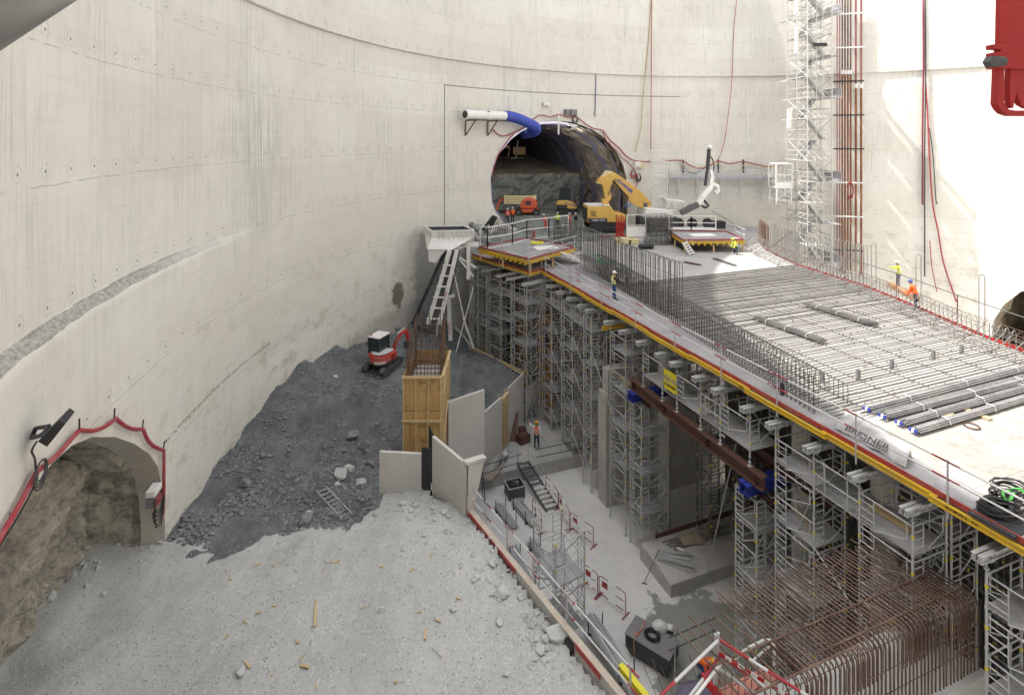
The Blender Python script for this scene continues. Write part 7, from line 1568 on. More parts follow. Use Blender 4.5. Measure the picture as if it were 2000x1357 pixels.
# ================================================================ white hopper with its chute
ho = empty("muck_hopper", D(885, 600, 43), 0, "white ribbed steel hopper hung beside the left work platform", "hopper")
zf = 13.7; FL, FRt, BR_, BL_ = D(843, 453, 42), D(925, 447.5, 42), D(906, 437, 44.6), D(829, 440, 44.3)
for v_ in (FL, FRt, BR_, BL_): v_.z = zf
FRt.y += .3
def ring_(c, f): m = (FL + FRt + BR_ + BL_) / 4; return [m + (x - m) * f for x in c]
t = [FL, FRt, BR_, BL_]; m1 = [v_ - V3(0, 0, .55) for v_ in t]; cc = V3(-5.6, 42.3, 0); m2 = [V3(cc.x + sx * .95, cc.y + sy * .8, 12.35) for sx, sy in ((-1, -1), (1, -1), (1, 1), (-1, 1))]
mb = MB(); mb.add(t + m1 + m2, [(i, (i + 1) % 4, (i + 1) % 4 + 4, i + 4) for i in range(4)] + [(i + 4, (i + 1) % 4 + 4, (i + 1) % 4 + 8, i + 8) for i in range(4)]); o = mb.build("hopper_bin", STEELW, ho); sm_ = o.modifiers.new('solid', 'SOLIDIFY'); sm_.thickness = .05
mb = MB(); it = ring_(t, .97); im = [v_ - V3(0, 0, .5) for v_ in ring_(m1, .96)]; mb.add(it + [v_ - V3(0, 0, .9) for v_ in ring_(t, .8)], [(i + 4, (i + 1) % 4 + 4, (i + 1) % 4, i) for i in range(4)] + [(4, 5, 6, 7)]); mb.build("dark_lining", DGREY, ho)
mb = MB()
for i in range(4): mb.bar(t[i], t[(i + 1) % 4], .12, .1)
mb.build("rim", WHITE, ho); mb = MB()
for k in range(8): p = FL.lerp(FRt, .2 + k * .112); mb.bar(p - V3(0, .08, .0), p - V3(0, .1, 1.25), .05, .14)
mb.build("rib", WHITE, ho)
mb = MB(); p, q = D(859, 481, 41.8), D(935, 477, 42.6); mb.bar(p, q, .2, .34); mb.build("front_beam", WHITE, ho)
text_part("beam_lettering", "ANDRE VILLE ROUILLE", .21, REDT, frame(p.lerp(q, .4) + V3(0, -.11, 0), q - p, (0, 0, 1)), ho, .004, .78, .006)
mb = MB(); s0 = [cc + V3(sx * .85, sy * .7, 12.3) for sx, sy in ((-1, -1), (.55, -1), (.55, 1), (-1, 1))]; s1 = [cc + V3(-.85, -.7, 11.45), cc + V3(-.35, -.7, 11.3), cc + V3(-.35, .7, 11.3), cc + V3(-.85, .7, 11.45)]; mb.add(s0 + s1, [(i, (i + 1) % 4, (i + 1) % 4 + 4, i + 4) for i in range(4)] + [(4, 5, 6, 7)]); mb.build("spout", STEELW, ho)
# chute and its frame
ch = empty("steel_chute", D(850, 620, 42), 0, "dark steel chute running down the wall beneath the hopper", "chute")
mb = MB(); a0, a1, b0, b1 = D(866, 497, 42.4), D(898, 497, 42.0), D(806, 632, 42.9), D(864, 655, 42.6)
mb.add([a0, a1, b1, b0, a0 + V3(0, .5, .2), a1 + V3(0, .5, .2), b1 + V3(0, .5, .2), b0 + V3(0, .5, .2)], [(0, 1, 2, 3), (7, 6, 5, 4), (0, 4, 5, 1), (1, 5, 6, 2), (2, 6, 7, 3), (3, 7, 4, 0)]); mb.build("slide", paint("chute_steel", (.16, .17, .19), .45, .2, .9, 1.5, (.40, .41, .42)), ch)
mb = MB(); mb.bar(a0, b0, .08, .25); mb.build("side_plate", DGREY, ch)
fr = empty("inclined_frame", D(850, 640, 41), 0, "white inclined ladder-like steel frame in front of the dark chute", "frame"); l0, l1, r0, r1 = D(879, 489, 41.5), D(836, 632, 41.3), D(889, 489, 41.5), D(858, 633, 41.3)
mb = MB(); mb.bar(l0, l1, .28, .3); mb.build("rail", STEELW, fr); mb = MB(); mb.bar(r0 + V3(.12, 0, 0), r1, .28, .3); mb.build("rail", STEELW, fr)
mb = MB(); mb.add([l0 + V3(0, .2, 0), r0 + V3(0, .2, 0), r1 + V3(0, .2, 0), l1 + V3(0, .2, 0)], [(0, 1, 2, 3)]); mb.build("web_plate", GALVD, fr)
for k in range(6): t_ = .2 + k * .145; p, q = l0.lerp(l1, t_), r0.lerp(r1, t_); mb = MB(); mb.bar(p - V3(.2, .1, 0), q + V3(.1, -.1, 0), .2, .08); mb.build("cross_plate", WHITE, fr)
mb = MB(); mb.bar(l0 - V3(.1, .2, -.1), l0.lerp(l1, .13) - V3(.1, .2, 0), .75, .12); mb.build("top_cover", WHITE, fr)
text_part("frame_lettering", "ANDRE", .24, REDT, frame(r0.lerp(r1, .62) + V3(.0, -.17, 0), r0 - r1, (-1, 0, .3)), fr, .004, 1)
st = empty("hopper_stand", D(900, 680, 42), 0, "white steel posts and crossed braces carrying the hopper", "stand")
for p, q, w_ in (((915, 483), (915, 545), .28), ((876, 577), (880, 664), .3), ((884, 520), (912, 648), .09), ((889, 495), (925, 540), .14), ((893, 500), (930, 523), .14), ((925, 560), (890, 690), .09), ((905, 620), (925, 680), .12), ((874, 580), (888, 577), .2), ((858, 575), (852, 660), .12)):
    mb = MB(); mb.bar(D(*p, 42.2), D(*q, 42.3), w_, w_); mb.build("post" if w_ > .2 else "brace", STEELW, st)
text_part("post_lettering", "SORSA", .3, REDT, frame(D(878, 640, 42.1) + V3(0, -.2, 0), (.05, 0, -1), (1, 0, 0)), st, .004)
mb = MB(); c0 = D(930, 450, 46.5)
for k in range(40): r = random.Random(k); mb.ball(c0 + V3(r.uniform(-1.3, 1.2), r.uniform(-.5, 1.5), r.uniform(-1.0, .3)), r.uniform(.1, .3), k % 2, 6, 4)
for v_ in mb.v: v_ += noise.noise_vector(v_ * 4) * .08
tag(mb.build("spilled_muck", [STONED, STONE]), "dark muck spilled beside the hopper", "muck", kind='stuff')
# ================================================================ services hung on the shaft wall
def wp(pts, dr=.15): return [WH(x, y, dr) for x, y in pts]
def smoothp(pts, n=4):
    out = []; N = len(pts)
    for i in range(N - 1):
        p0, p1, p2, p3 = pts[max(0, i - 1)], pts[i], pts[i + 1], pts[min(N - 1, i + 2)]
        for k in range(n): t = k / n; out.append(.5 * ((2 * p1) + (-p0 + p2) * t + (2 * p0 - 5 * p1 + 4 * p2 - p3) * t * t + (-p0 + 3 * p1 - 3 * p2 + p3) * t ** 3))
    return out + [pts[-1]]
def hose(name, pts, r, mat, label, dr=.15, cat="hose", sm=3, n=6):
    mb = MB(); mb.path(smoothp(wp(pts, dr), sm) if sm > 1 else wp(pts, dr), r, n); return top(mb, name, mat, label, cat, smooth=True)
YHOSE = paint("beige_rope", (.50, .36, .22), .8, 0, .2); PURP = paint("violet_cable", (.07, .05, .20), .6, 0, .2)
# left gallery: red hose on hooks, floodlight, socket box
lh = empty("red_hose", WH(155, 842, .1), 0, "thick red hose slung on hooks around the left gallery mouth", "hose")
P = [(-30, 1105), (0, 1050), (38, 985), (70, 925), (78, 916), (110, 890), (135, 862), (153, 842), (160, 840), (182, 841), (205, 833), (225, 818), (228, 819), (245, 832), (262, 838), (277, 838), (281, 842), (288, 858), (300, 871), (318, 879), (320, 882), (320, 920), (320, 950), (319, 985), (318, 1004)]
mb = MB(); mb.path(smoothp(wp(P, .46), 3), .058, 8); mb.build("hose", HOSE, lh, smooth=True)
for a, b in (((155, 842), (155, 818)), ((223, 819), (224, 798)), ((278, 838), (280, 820)), ((318, 880), (322, 861))): mb = MB(); mb.tube(WH(a[0], a[1], .4), WH(b[0], b[1], .7), .022, 6); mb.build("hook", BLK, lh)
hose("grey_cable", [(-30, 1120), (0, 1064), (40, 1000), (72, 935), (70, 915), (68, 895), (62, 880), (72, 862)], .022, BLK, "thin black cable running up to the black floodlight on the left wall", .5, "cable")
mb = MB(); c = WH(80, 918, .55); tg = Vector((-(c.y - CY), c.x - CX, 0)).normalized()
for k in range(4): r = .28 + .05 * k; mb.path([c + tg * (r * math.cos(t * .45) * .8) + V3(0, 0, r * math.sin(t * .45) * .7 - .03 * k) for t in range(14)], .014, 5, closed=True)
top(mb, "cable_coil", DGREY, "small coil of grey cable hanging on the red hose", "cable coil")
e = empty("floodlight", WH(88, 842, .3), 0, "black floodlight panel on a bracket on the left wall", "floodlight"); c0, c1 = WH(74, 862, .6), WH(116, 820, 1.1); n_ = Vector((CX - c0.x, CY - c0.y, 0)).normalized()
mb = MB(); mb.ext([c0, c1, c1 + n_ * .10 + V3(0, 0, -.1), c0 + n_ * .16 + V3(0, 0, -.15)], tg * -.55 + V3(0, 0, .0)); mb.build("lamp_body", BLK, e)
q0, q1 = WH(62, 855, .4), WH(70, 836, .4); mb = MB(); mb.path([q0, q1, WH(95, 832, .8), WH(80, 850, .75)], .05, 5, closed=True); mb.build("bracket", DGREY, e)
b0 = WH(299, 968, .46); n_ = Vector((CX - b0.x, CY - b0.y, 0)).normalized(); an = math.atan2(n_.y, n_.x) - math.pi / 2
e = local(empty("socket_box", b0, an + math.pi, "grey and black power socket box with hanging cables inside the left gallery edge", "socket box")); mb = MB(); mb.b2((-.27, -.16, -.28), (.27, .12, .1)); mb.build("casing", MGREY, e, bevel=.02); mb = MB(); mb.b2((-.28, -.17, .1), (.28, .13, .3)); mb.build("hood", STEELW, e, bevel=.02); mb = MB(); 
for x in (-.15, .03):
    for z in (-.18, -.02): mb.b2((x - .06, -.22, z - .06), (x + .06, -.16, z + .06))
mb.build("sockets", REDW, e); mb = MB(); mb.b2((.12, -.2, -.12), (.24, -.16, .06)); mb.build("meter", BLK, e)
mb = MB()
for k in range(4): r = .22 + k * .07; mb.path([(r * math.cos(t * .4 + math.pi), -.18, -.3 - r * 1.2 * math.sin(t * .4) * (1 + .1 * k)) for t in range(9)], .02, 5)
mb.path([(-.25, -.15, .05), (-.35, -.2, -.4), (-.25, -.2, -.95), (.1, -.2, -1.1), (.35, -.2, -.6)], .022, 5); mb.build("cable_loops", BLK, e)
# white ventilation pipe on brackets with the blue duct
e = empty("ventilation_pipe", WH(945, 235, .6), 0, "white ventilation pipe on rusty brackets above the tunnel", "pipe")
a, b = WH(908, 224, .95), WH(986, 227, .95); d = (b - a).normalized(); mb = MB(); L = (b - a).length
mb.lathe([(.40, 0), (.46, 0), (.46, .35), (.43, .36), (.43, L * .5), (.46, L * .5), (.46, L * .62), (.43, L * .62), (.43, L), (.36, L), (.36, .05)], a, ax=d, n=20); mb.build("pipe", WHITE, e, smooth=False)
mb = MB(); mb.lathe([(.02, -.012), (.34, -.012), (.34, -.004), (.02, -.004)], a, ax=d, n=16); mb.build("pipe_mouth_dark", BLK, e)  # black disc painting in the dark hollow of the open pipe end
for t in (.18, .72):
    c = a.lerp(b, t) - V3(0, 0, .5); n_ = Vector((CX - c.x, CY - c.y, 0)).normalized(); w0 = c - n_ * .9; mb = MB(); mb.bar(w0, c + n_ * .5, .1, .1); mb.bar(w0, w0 - V3(0, 0, 1.4), .1, .1); mb.bar(w0 - V3(0, 0, 1.35), c + n_ * .4, .08, .08); mb.build("bracket", HBRO, e)
mb = MB(); mb.bar(a.lerp(b, .05) - V3(0, 0, .47), a.lerp(b, 1.0) - V3(0, 0, .47), .5, .07); mb.build("shelf", HBRO, e)
mb = MB(); c = a.lerp(b, .58) + V3(0, 0, .1)
for k in range(3): mb.path([c + d * (.15 * math.cos(t * .6) + .05 * k) + V3(0, -.47, .28 * math.sin(t * .6)) for t in range(11)], .03, 5, closed=True)
mb.build("cable_loop", DGREY, e)
pp = smoothp([b, WH(1002, 229, .95), WH(1022, 236, 1.1), WH(1040, 245, 1.2), WH(1047, 251, 1.0), WH(1044, 257, .3), WH(1034, 260, -.8), WH(1024, 262, -3)], 12); mb = MB(); mb.path(pp, [.46 + .06 * (i % 2) for i in range(len(pp))], 18); top(mb, "blue_duct", DUCTB, "blue ribbed flexible duct curving from the white pipe into the tunnel", "duct", smooth=True)
# red hose garland round the big tunnel and along the wall
hose("red_hose", [(963, 253), (972, 262), (985, 266), (1002, 260), (1022, 250), (1052, 226), (1075, 229), (1092, 224), (1110, 229), (1124, 228), (1148, 245), (1162, 252), (1177, 255), (1190, 272), (1210, 290), (1222, 304), (1240, 314), (1265, 316)], .06, HOSE, "red hose draped on hooks over the top of the big tunnel", .2)
hose("red_hose", [(1177, 255), (1184, 275), (1205, 296), (1216, 310), (1228, 318), (1245, 345), (1243, 362), (1238, 372)], .05, HOSE, "second red hose falling beside the right foot of the big tunnel", .25)
hose("red_hose", [(1003, 262), (985, 285), (972, 305), (964, 330), (961, 340)], .045, HOSE, "thin red hose following the left edge of the big tunnel", .12)
hose("red_hose", [(1265, 316), (1300, 314), (1332, 314), (1345, 322), (1365, 329), (1385, 325), (1402, 315), (1425, 320), (1452, 316), (1480, 322), (1505, 326), (1540, 319)], .07, HOSE, "long red hose sagging between hooks above the wall scaffold", .35)
hose("white_hose", [(1332, 318), (1340, 332), (1360, 328), (1400, 318), (1415, 330), (1435, 333), (1455, 322), (1480, 326), (1505, 328), (1530, 320), (1545, 322)], .05, CREAM, "cream hose sagging below the long red hose on the wall", .4)
hose("black_cable", [(1335, 322), (1345, 336), (1360, 338), (1380, 326)], .04, BLK, "short dark hose loop above the wall scaffold", .4, "cable")
for px in (1334, 1403, 1452): mb = MB(); mb.bar(WH(px, 312, .1), WH(px, 338, .3), .12, .12); top(mb, "hose_hook", BLK, "black hook bracket carrying the hoses, %s of three" % {1334: "left", 1403: "middle", 1452: "right"}[px], "bracket")
hose("beige_rope", [(1272, 0), (1268, 60), (1262, 130), (1255, 200), (1252, 250), (1244, 285), (1240, 297)], .05, YHOSE, "beige rope hanging from the top of the wall left of the red line", .3, "rope")
hose("red_hose", [(1273, 0), (1272, 150), (1271, 300)], .045, HOSE, "straight thin red hose hanging above the white ladder scaffold", .5)
hose("red_hose", [(1439, 0), (1433, 60), (1430, 150), (1424, 210), (1416, 270), (1408, 300), (1402, 312)], .035, HOSE, "thin pink red hose curving down to the wall scaffold", .4)
hose("violet_cable", [(1163, 58), (1164, 150), (1162, 228)], .04, PURP, "dark violet cable hanging on the wall above the tunnel", .1, "cable")
hose("red_hose", [(1803, -5), (1804, 120), (1802, 250), (1802, 400)], .085, HOSED, "thick dark red hose hanging down the right wall", .35)
hose("black_hose", [(1807, -5), (1808, 150), (1806, 300), (1806, 540)], .06, BLK, "black hose hanging beside the thick red hose on the right wall", .35)
hose("red_hose", [(1808, 160), (1812, 230), (1816, 320), (1822, 400), (1832, 450), (1842, 510), (1858, 560), (1868, 590)], .075, HOSE, "long pink red hose slanting down the right wall to the slab", .3)
hose("red_hose", [(1816, 470), (1820, 520), (1830, 570)], .045, HOSE, "short thin red hose near the bottom of the right wall", .3)
hose("grey_cable", [(1815, 250), (1822, 300), (1828, 390), (1831, 396)], .05, DGREY, "grey cable ending on the right wall beside the red hose", .3, "cable")
hose("thin_cable", [(1390, 412), (1425, 432), (1440, 445), (1460, 465), (1483, 483)], .03, DGREY, "thin cable running down from the spraying machine to the slab", 3.5, "cable")
hose("dull_red_hose", [(1548, 450), (1530, 465), (1505, 482), (1480, 490), (1465, 496)], .07, REDW, "dull red hose rising behind the right hairpin row", 1.6)
for i, (x0, y0, x1, y1, m_, l) in enumerate(((1061, 200, 1073, 208, STEELW, "small white box on the wall above the tunnel, highest of three"), (1103, 214, 1112, 225, MGREY, "grey box above the tunnel, left of the pair"), (1114, 214, 1126, 226, MGREY, "grey box above the tunnel, right of the pair"), (1239, 316, 1250, 327, STEELW, "white electrical box right of the tunnel foot"), (1250, 318, 1257, 328, CREAM, "cream electrical box right of the tunnel foot"), (1497, 340, 1507, 349, WHITE, "white box on the wall scaffold beside the cabin"))):
    c = (WH(x0, y0, .2) + WH(x1, y1, .2)) / 2; s = WH(x0, y0, .2) - WH(x1, y1, .2); wd = math.hypot(s.x, s.y); n_ = Vector((CX - c.x, CY - c.y, 0)).normalized(); an = math.atan2(n_.y, n_.x)
    mb = MB(); mb.box(c, (.3, wd, abs(s.z)), rz=an); mb.box(c + n_ * .16, (.02, wd * .85, abs(s.z) * .8), rz=an); mb.box(c + n_ * .18 - V3(0, 0, abs(s.z) * .2), (.03, wd * .2, .06), m=1, rz=an); top(mb, "wall_box", [m_, BLK], l, "box")
mb = MB(); mb.bar(WH(1091, 225, .3), WH(1091, 263, .3), .16, .16); top(mb, "white_post", WHITE, "white post hanging down over the crown of the tunnel", "post")
coil_c = WH(1238, 375 - 30, .3); 
for px, py, m_, l in ((1237, 338, HOSE, "red"), (1247, 345, DGREY, "grey"), (1123, 232, DGREY, "small dark")):
    mb = MB(); c = WH(px, py, .3)
    for k in range(4): r = .3 + .04 * k; mb.path([c + V3(r * .7 * math.cos(t * .6), 0, r * 1.1 * math.sin(t * .6) - k * .05) for t in range(11)], .035, 5, closed=True)
    top(mb, "hose_coil", m_, "%s hose coil hanging on the wall at the tunnel" % l, "hose coil")
# spray paint marks
GRN = paint("spray_blue", (.15, .25, .55), .8, 0, 0, b=0); c = WH(1228, 401, .02); n_ = Vector((CX - c.x, CY - c.y, 0)).normalized(); tg = Vector((-n_.y, n_.x, 0))
text_part("painted_marking", "AIR", .75, GRN, frame(c, -tg if (-tg).x > 0 else tg, (0, 0, 1)), None, .002); o = bpy.context.scene.objects["painted_marking"]; tag(o, "blue sprayed word on the wall right of the tunnel", "marking")
# small white ladder scaffold right of the tunnel
DG = 57.0
def lat(name, xl, xr, ytop, ybot, d, dep, label, pitch, mat, r=.035, cat="scaffold tower"):
    p0, p1 = D(xl, ybot, d), D(xr, ybot, d); zt = EZ - (ytop - HZ) * d / F; zb = p0.z; e = empty(name, p0, 0, label, cat); back = V3(0, dep, 0)
    for p in (p0, p1, p1 + back, p0 + back): stick("post", V3(p.x, p.y, zb), V3(p.x, p.y, zt), r * 1.2, mat, e)
    n = int((zt - zb) / pitch)
    for i in range(n + 1):
        z = zb + i * pitch; mb = MB(); c4 = [V3(p.x, p.y, z) for p in (p0, p1, p1 + back, p0 + back)]
        mb.path(c4, r * .7, 5, closed=True)
        if i < n: mb.tube(c4[0] if i % 2 else c4[1], (c4[1] if i % 2 else c4[0]) + V3(0, 0, pitch), r * .6, 5); mb.tube(c4[3] if i % 2 else c4[2], (c4[2] if i % 2 else c4[3]) + V3(0, 0, pitch), r * .6, 5)
        mb.build("ledger_frame", mat, e)
    return e, p0, p1, zb, zt
lat("ladder_tower", 1276, 1303, 292, 408, 56.0, 1.0, "slim white ladder scaffold standing right of the tunnel mouth", .55, STEELW)
for k in range(3): z = 12.6 + k * 2.2; mb = MB(); c = D(1290, 400, 56.3); mb.bar(V3(c.x - .5, c.y + .3, z), V3(c.x + .5, c.y + .3, z + .1), .7, .05); top(mb, "landing", STEELW, "white landing plate in the slim ladder scaffold, %s of three" % ("lowest", "middle", "highest")[k], "landing")
# cantilevered scaffold along the wall
ws = empty("wall_scaffold", WH(1400, 350, .8), 0, "grey bracket scaffold walkway running along the wall to the white cabin", "scaffold")
xs = [1306, 1324, 1362, 1408, 1446, 1488, 1512]
for x in xs:
    for dr in (.2, 1.2): stick("post", WH(x, 330 if dr > 1 else 345, dr), WH(x, 392 if x > 1340 else 372, dr), .045, GALV, ws)
    stick("bracket", WH(x, 348, .1), WH(x, 347, 1.3), .04, GALV, ws); stick("bracket", WH(x, 380, .1), WH(x, 350, 1.2), .035, GALV, ws)
for y, dr in ((332, 1.2), (340, 1.2), (348, 1.2), (349, .2), (368, 1.2), (382, 1.2)):
    for a, b in zip(xs, xs[1:]): stick("ledger", WH(a, y, dr), WH(b, y + 1, dr), .038, GALV, ws)
for a, b in ((1324, 1362), (1362, 1408), (1408, 1446), (1446, 1488)): stick("brace", WH(a, 350, 1.2), WH(b, 381, 1.2), .035, GALV, ws)
mb = MB()
for a, b in zip(xs, xs[1:]): mb.ext([WH(a, 347, .15), WH(b, 348, .15), WH(b, 348, 1.25), WH(a, 347, 1.25)], (0, 0, .06))
mb.build("deck", paint("blue_grey_deck", (.30, .36, .50), .5, .1, .3), ws)
# white cabin on legs
cb = empty("lift_cabin", D(1531, 400, 55.5), 0, "white cage cabin on legs between the wall scaffold and the stair tower", "cabin"); d0 = 55.0
A_, B_ = D(1516, 367, d0), D(1547, 367, d0); zt = EZ - (321 - HZ) * d0 / F; mb = MB(); bk = V3(0, 1.6, 0)
for p in (A_, B_, A_ + bk, B_ + bk): mb.bar(V3(p.x, p.y, A_.z), V3(p.x, p.y, zt), .1, .1)
for z in (A_.z, A_.z + .55, A_.z + 1.3, zt): mb.bar(V3(A_.x, A_.y, z), V3(B_.x, B_.y, z), .08, .08); mb.bar(V3(A_.x, A_.y + 1.6, z), V3(B_.x, B_.y + 1.6, z), .08, .08)
mb.build("frame", WHITE, cb); mb = MB(); mb.b2((A_.x, A_.y - .03, A_.z - .05), (B_.x, B_.y + 1.6, A_.z + .02)); mb.b2((A_.x, A_.y - .03, A_.z), (B_.x, A_.y, A_.z + .5)); mb.build("panel", WHITE, cb); mb = MB(); mb.b2((A_.x - .05, A_.y - .05, zt), (B_.x + .05, A_.y + 1.65, zt + .08)); mb.build("roof", WHITE, cb)
mb = MB()
for k in range(7): x = lerp(A_.x, B_.x, k / 6); mb.tube((x, A_.y + .8, A_.z), (x, A_.y + .8, zt), .02, 4)
mb.build("bars", STEELW, cb)
mb = MB(); zb = EZ - (399 - HZ) * d0 / F
for s in (0, 1.5):
    mb.bar(V3(A_.x + .1, A_.y + s, A_.z), V3(A_.x + .0, A_.y + s, zb), .12, .12); mb.bar(V3(B_.x - .1, B_.y + s, A_.z), V3(B_.x - .1, B_.y + s, zb), .12, .12); mb.tube(V3(A_.x, A_.y + s, zb + .4), V3(B_.x, B_.y + s, A_.z), .03, 5); mb.tube(V3(B_.x, B_.y + s, zb + .4), V3(A_.x, A_.y + s, A_.z), .03, 5); mb.bar(V3(A_.x, A_.y + s, zb + .4), V3(B_.x, B_.y + s, zb + .4), .08, .08)
mb.build("legs", STEELW, cb)
# tall stair tower
TOWM = m_metal('pale_galvanised', (.55, .545, .53), .45, .1, .35, (.36, .34, .31))
TD = 53.2; XL, XR = D(1577, 400, TD).x, D(1625, 400, TD).x; wdt = XR - XL; dep = 3.9; zb, ztp = 8.2, 38.5
st = empty("stair_tower", V3(XL, TD, zb), 0, "tall white scaffold stair tower standing against the right wall", "stair tower")
for x in (XL, XL + .9, XR - .9, XR):
    for y in (0, dep / 2, dep): stick("post", V3(x, TD + y, zb), V3(x, TD + y, ztp), .06 if x in (XL, XR) else .04, TOWM, st)
n = int((ztp - zb) / 2.1)
for i in range(n):
    z = zb + i * 2.1; mb = MB(); mb.path([V3(XL, TD, z), V3(XR, TD, z), V3(XR, TD + dep, z), V3(XL, TD + dep, z)], .05, 5, closed=True); mb.path([V3(XL, TD, z + .5), V3(XR, TD, z + .5), V3(XR, TD + dep, z + .5), V3(XL, TD + dep, z + .5)], .022, 4, closed=True); mb.path([V3(XL, TD, z + 1.0), V3(XR, TD, z + 1.0), V3(XR, TD + dep, z + 1.0), V3(XL, TD + dep, z + 1.0)], .038, 5, closed=True)
    mb.tube(V3(XL, TD + dep, z), V3(XR, TD + dep, z + 2.1), .04, 5)
    for xx in (XL, XL + .9, XR - .9, XR):
        mb.tube(V3(xx, TD, z), V3(xx, TD + dep + 1.2, z), .05, 5); mb.tube(V3(xx, TD, z + 1.0), V3(xx, TD + dep, z + 1.0), .035, 5); mb.tube(V3(xx, TD, z if i % 2 else z + 2.1), V3(xx, TD + dep, z + 2.1 if i % 2 else z), .035, 5)
    mb.path([V3(XL, TD + dep / 2, z), V3(XR, TD + dep / 2, z), V3(XR, TD + dep / 2, z + 1.0), V3(XL, TD + dep / 2, z + 1.0)], .03, 5, closed=True); mb.tube(V3(XR, TD, z), V3(XL, TD, z + 2.1), .022, 5); mb.build("ledger_frame", TOWM, st)
    s = i % 2; xa, xb = (XL + .4, XR - .4) if s else (XR - .4, XL + .4); yo = .5 + (1.6 if s else 0)
    mb = MB(); a, b = V3(xa, TD + yo, z), V3(xb, TD + yo, z + 2.1)
    mb.bar(a + V3(0, .35, -.06), b + V3(0, .35, -.06), .75, .03)
    for yy in (0, .7): mb.bar(a + V3(0, yy, 0), b + V3(0, yy, 0), .05, .22)
    for k in range(9): q = a.lerp(b, (k + .5) / 9); mb.b2((q.x - .12, q.y, q.z), (q.x + .12, q.y + .7, q.z + .03))
    mb.build("flight", DECKM if s else TOWM, st)
    if i % 2 == 0: mb = MB(); mb.b2((XR - .15, TD + .1, z - .04), (XR + 1.1, TD + dep + 1.3, z)); mb.b2((XR + 1.0, TD + .1, z), (XR + 1.05, TD + dep + 1.0, z + 1.0)) if i % 4 == 0 else None; mb.build("wall_landing", DECKM, st)
    for yy in (0, .7): stick("handrail", a + V3(0, yy, .95), b + V3(0, yy, .95), .02, TOWM, st)
    xe = (XR - .45, XR) if s else (XL, XL + .45); mb = MB(); mb.b2((xe[0], TD, z + 2.06), (xe[1], TD + dep, z + 2.1)); mb.build("landing", DECKM, st)
for i in range(4): 
    z = 14 + i * 6.5; stick("wall_tie", V3(XR, TD + dep, z), V3(XR + .4, TD + dep + 1.9, z), .04, TOWM, st); stick("wall_tie", V3(XL, TD + dep, z), V3(XL - .3, TD + dep + 2.2, z), .04, TOWM, st)
mb = MB(); mb.b2((XL + .5, TD - .1, EZ + 9.0), (XL + 1.9, TD - .05, EZ + 9.35)); top(mb, "black_grille", BLK, "small black grille plate on the front of the stair tower", "plate")
mb = MB(); a = D(1543, 213, 55); mb.bar(a, D(1541, 251, 55), .35, .3); mb.bar(a, D(1556, 208, 55), .1, .1); top(mb, "hanging_boom", WHITE, "white hanging steel arm left of the stair tower", "arm")
for y0, y1, l in ((0, 30, "upper"), (55, 105, "lower")): mb = MB(); mb.bar(D(1556, y0, 54), D(1555, y1, 54), .25, .3); top(mb, "white_shaft", STEELW, "short white vertical box at the left side of the stair tower, %s one" % l, "box")
# pipe risers
PIPEO = m_metal("rust_orange_pipe", (.25, .10, .045), .6, .1, .7, (.10, .055, .045)); PIPED = m_metal("dark_brown_pipe", (.12, .07, .06), .6, .1, .4, (.22, .16, .14)); PIPER = paint("violet_red_pipe", (.25, .08, .09), .5, 0, .3)
def riser(name, xs, ys, dr, r, mats, split, label):
    e = empty(name, WH(xs[0], 470, dr), 0, label, "pipes")
    for i, x in enumerate(xs):
        p, q, m_ = WH(x, ys, dr), WH(x, 470, dr), WH(x, split, dr) if split else None; q.x, q.y = p.x, p.y
        if split: m_.x, m_.y = p.x, p.y; stick("upper_pipe", p, m_, r, mats[1], e, 8); stick("pipe", V3(p.x, p.y, 6.5), m_, r * 1.15, mats[0], e, 8); mb = MB(); mb.lathe([(r * 1.7, -.25), (r * 1.7, .1), (r * 1.2, .2)], m_, n=8); mb.build("collar", WHITE, e)
        else: stick("pipe", V3(p.x, p.y, 6.5), p, r, mats[0], e, 8)
    for z in [9 + 3.6 * k for k in range(8)]:
        a, b = WH(xs[0] - 6, 300, dr + .1), WH(xs[-1] + 6, 300, dr + .1); mb = MB(); mb.bar(V3(a.x, a.y, z), V3(b.x, b.y, z), .12, .14); mb.bar(V3(a.x, a.y, z), V3(a.x + (a.x - CX) / 30 * .5, a.y + (a.y - CY) / 30 * .5, z), .1, .1); mb.build("clamp_bar", BLK if int(z) % 2 else STEELW, e)
    return e
riser("pipe_riser", [1645, 1650.5, 1656, 1661.5], -10, .9, .075, (PIPEO, PIPED), 141, "bank of four rust brown pipes rising up the wall right of the stair tower")
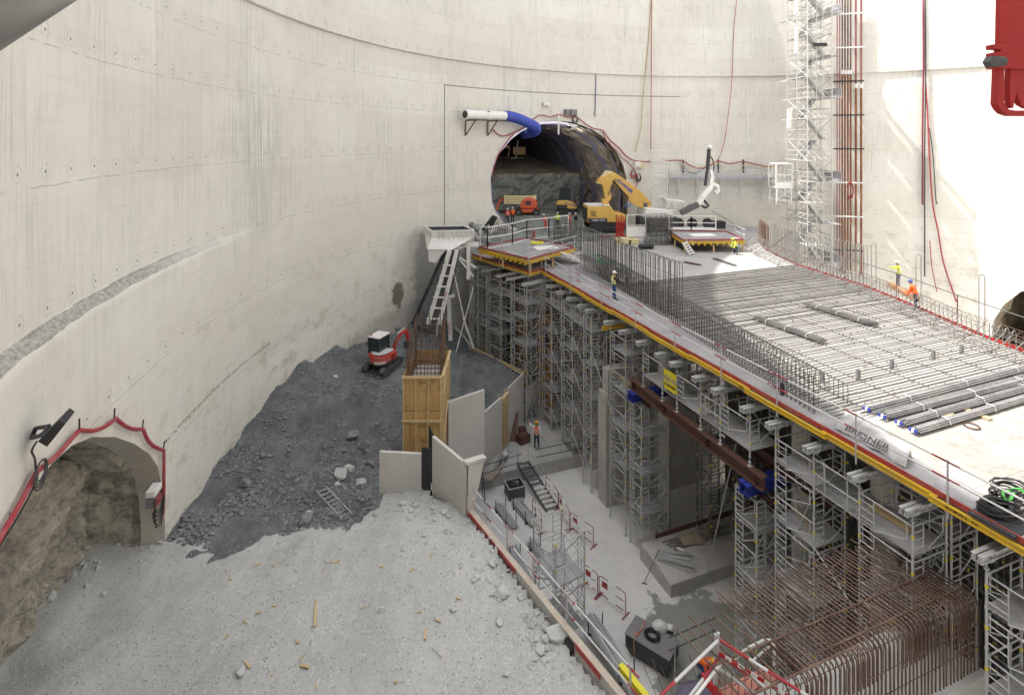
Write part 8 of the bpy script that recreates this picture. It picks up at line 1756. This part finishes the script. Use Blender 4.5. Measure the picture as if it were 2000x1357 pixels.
riser("pipe_riser", [1671.5, 1682], -10, .8, .095, (PIPEO, PIPER), 168, "pair of rust brown pipes rising right of the bank of four")
riser("cable_riser", [1635, 1640], -10, 1.2, .05, (PIPER,), None, "pair of slim violet red pipes between the stair tower and the rust brown bank")
mb = MB(); c = WH(1661, 372, 1.1)
for k in range(4): mb.path([c + V3((.25 + .03 * k) * math.cos(t * .6), 0, (.8 + .06 * k) * math.sin(t * .6)) for t in range(11)], .035, 5, closed=True)
top(mb, "red_coil", HOSE, "tall narrow red hose coil hanging on the rust brown pipe bank", "hose coil")
# crane hook block near the camera and the blurred pipe overhead
e = empty("lifting_beam", D(1970, 100, 3.2), 0, "bright red steel lifting frame hanging close at the top right corner", "lifting frame"); dd = 3.2
def flat(pts, m_, name, t=.05, d=dd): mb = MB(); mb.ext([D(x, y, d) for x, y in pts], (0, t, 0)); return mb.build(name, m_, e, bevel=.004)
flat([(1953, -20), (2040, -20), (2040, 92), (1951, 92)], REDB, "plate", .03); flat([(1939, 87), (2040, 82), (2040, 136), (1939, 134), (1939, 103), (1954, 102), (1955, 97), (1939, 96)], REDB, "clevis", .05, dd - .02)
flat([(1951, 134), (1962, 134), (1962, 200), (1965, 208), (1972, 214), (1984, 216), (2040, 216), (2040, 227), (1976, 227), (1962, 222), (1954, 214), (1948, 203)], REDB, "hook_rim", .05)
flat([(1973, 134), (2000, 134), (2040, 134), (2040, 212), (2008, 212), (1995, 205), (1987, 190), (1987, 180), (1983, 195), (1980, 212), (1974, 208), (1972, 190)], REDB, "hook_tongue", .04)
mb = MB(); mb.tube(D(1938, 120, dd - .04), D(1960, 121, dd - .04), .03, 10); mb.lathe([(.035, 0), (.035, .05)], D(1945, 120, dd - .09), n=6, ax=(0, 1, 0)); mb.build("bolt", GALVD, e)
mb = MB(); mb.tube(D(-120, 108, 1.3), D(150, -70, 1.3), .062, 24); top(mb, "overhead_pipe", m_metal("dull_pipe", (.30, .30, .30), .35, .6, .4), "dull grey steel pipe crossing the top left corner close to the viewer", "pipe", smooth=True)
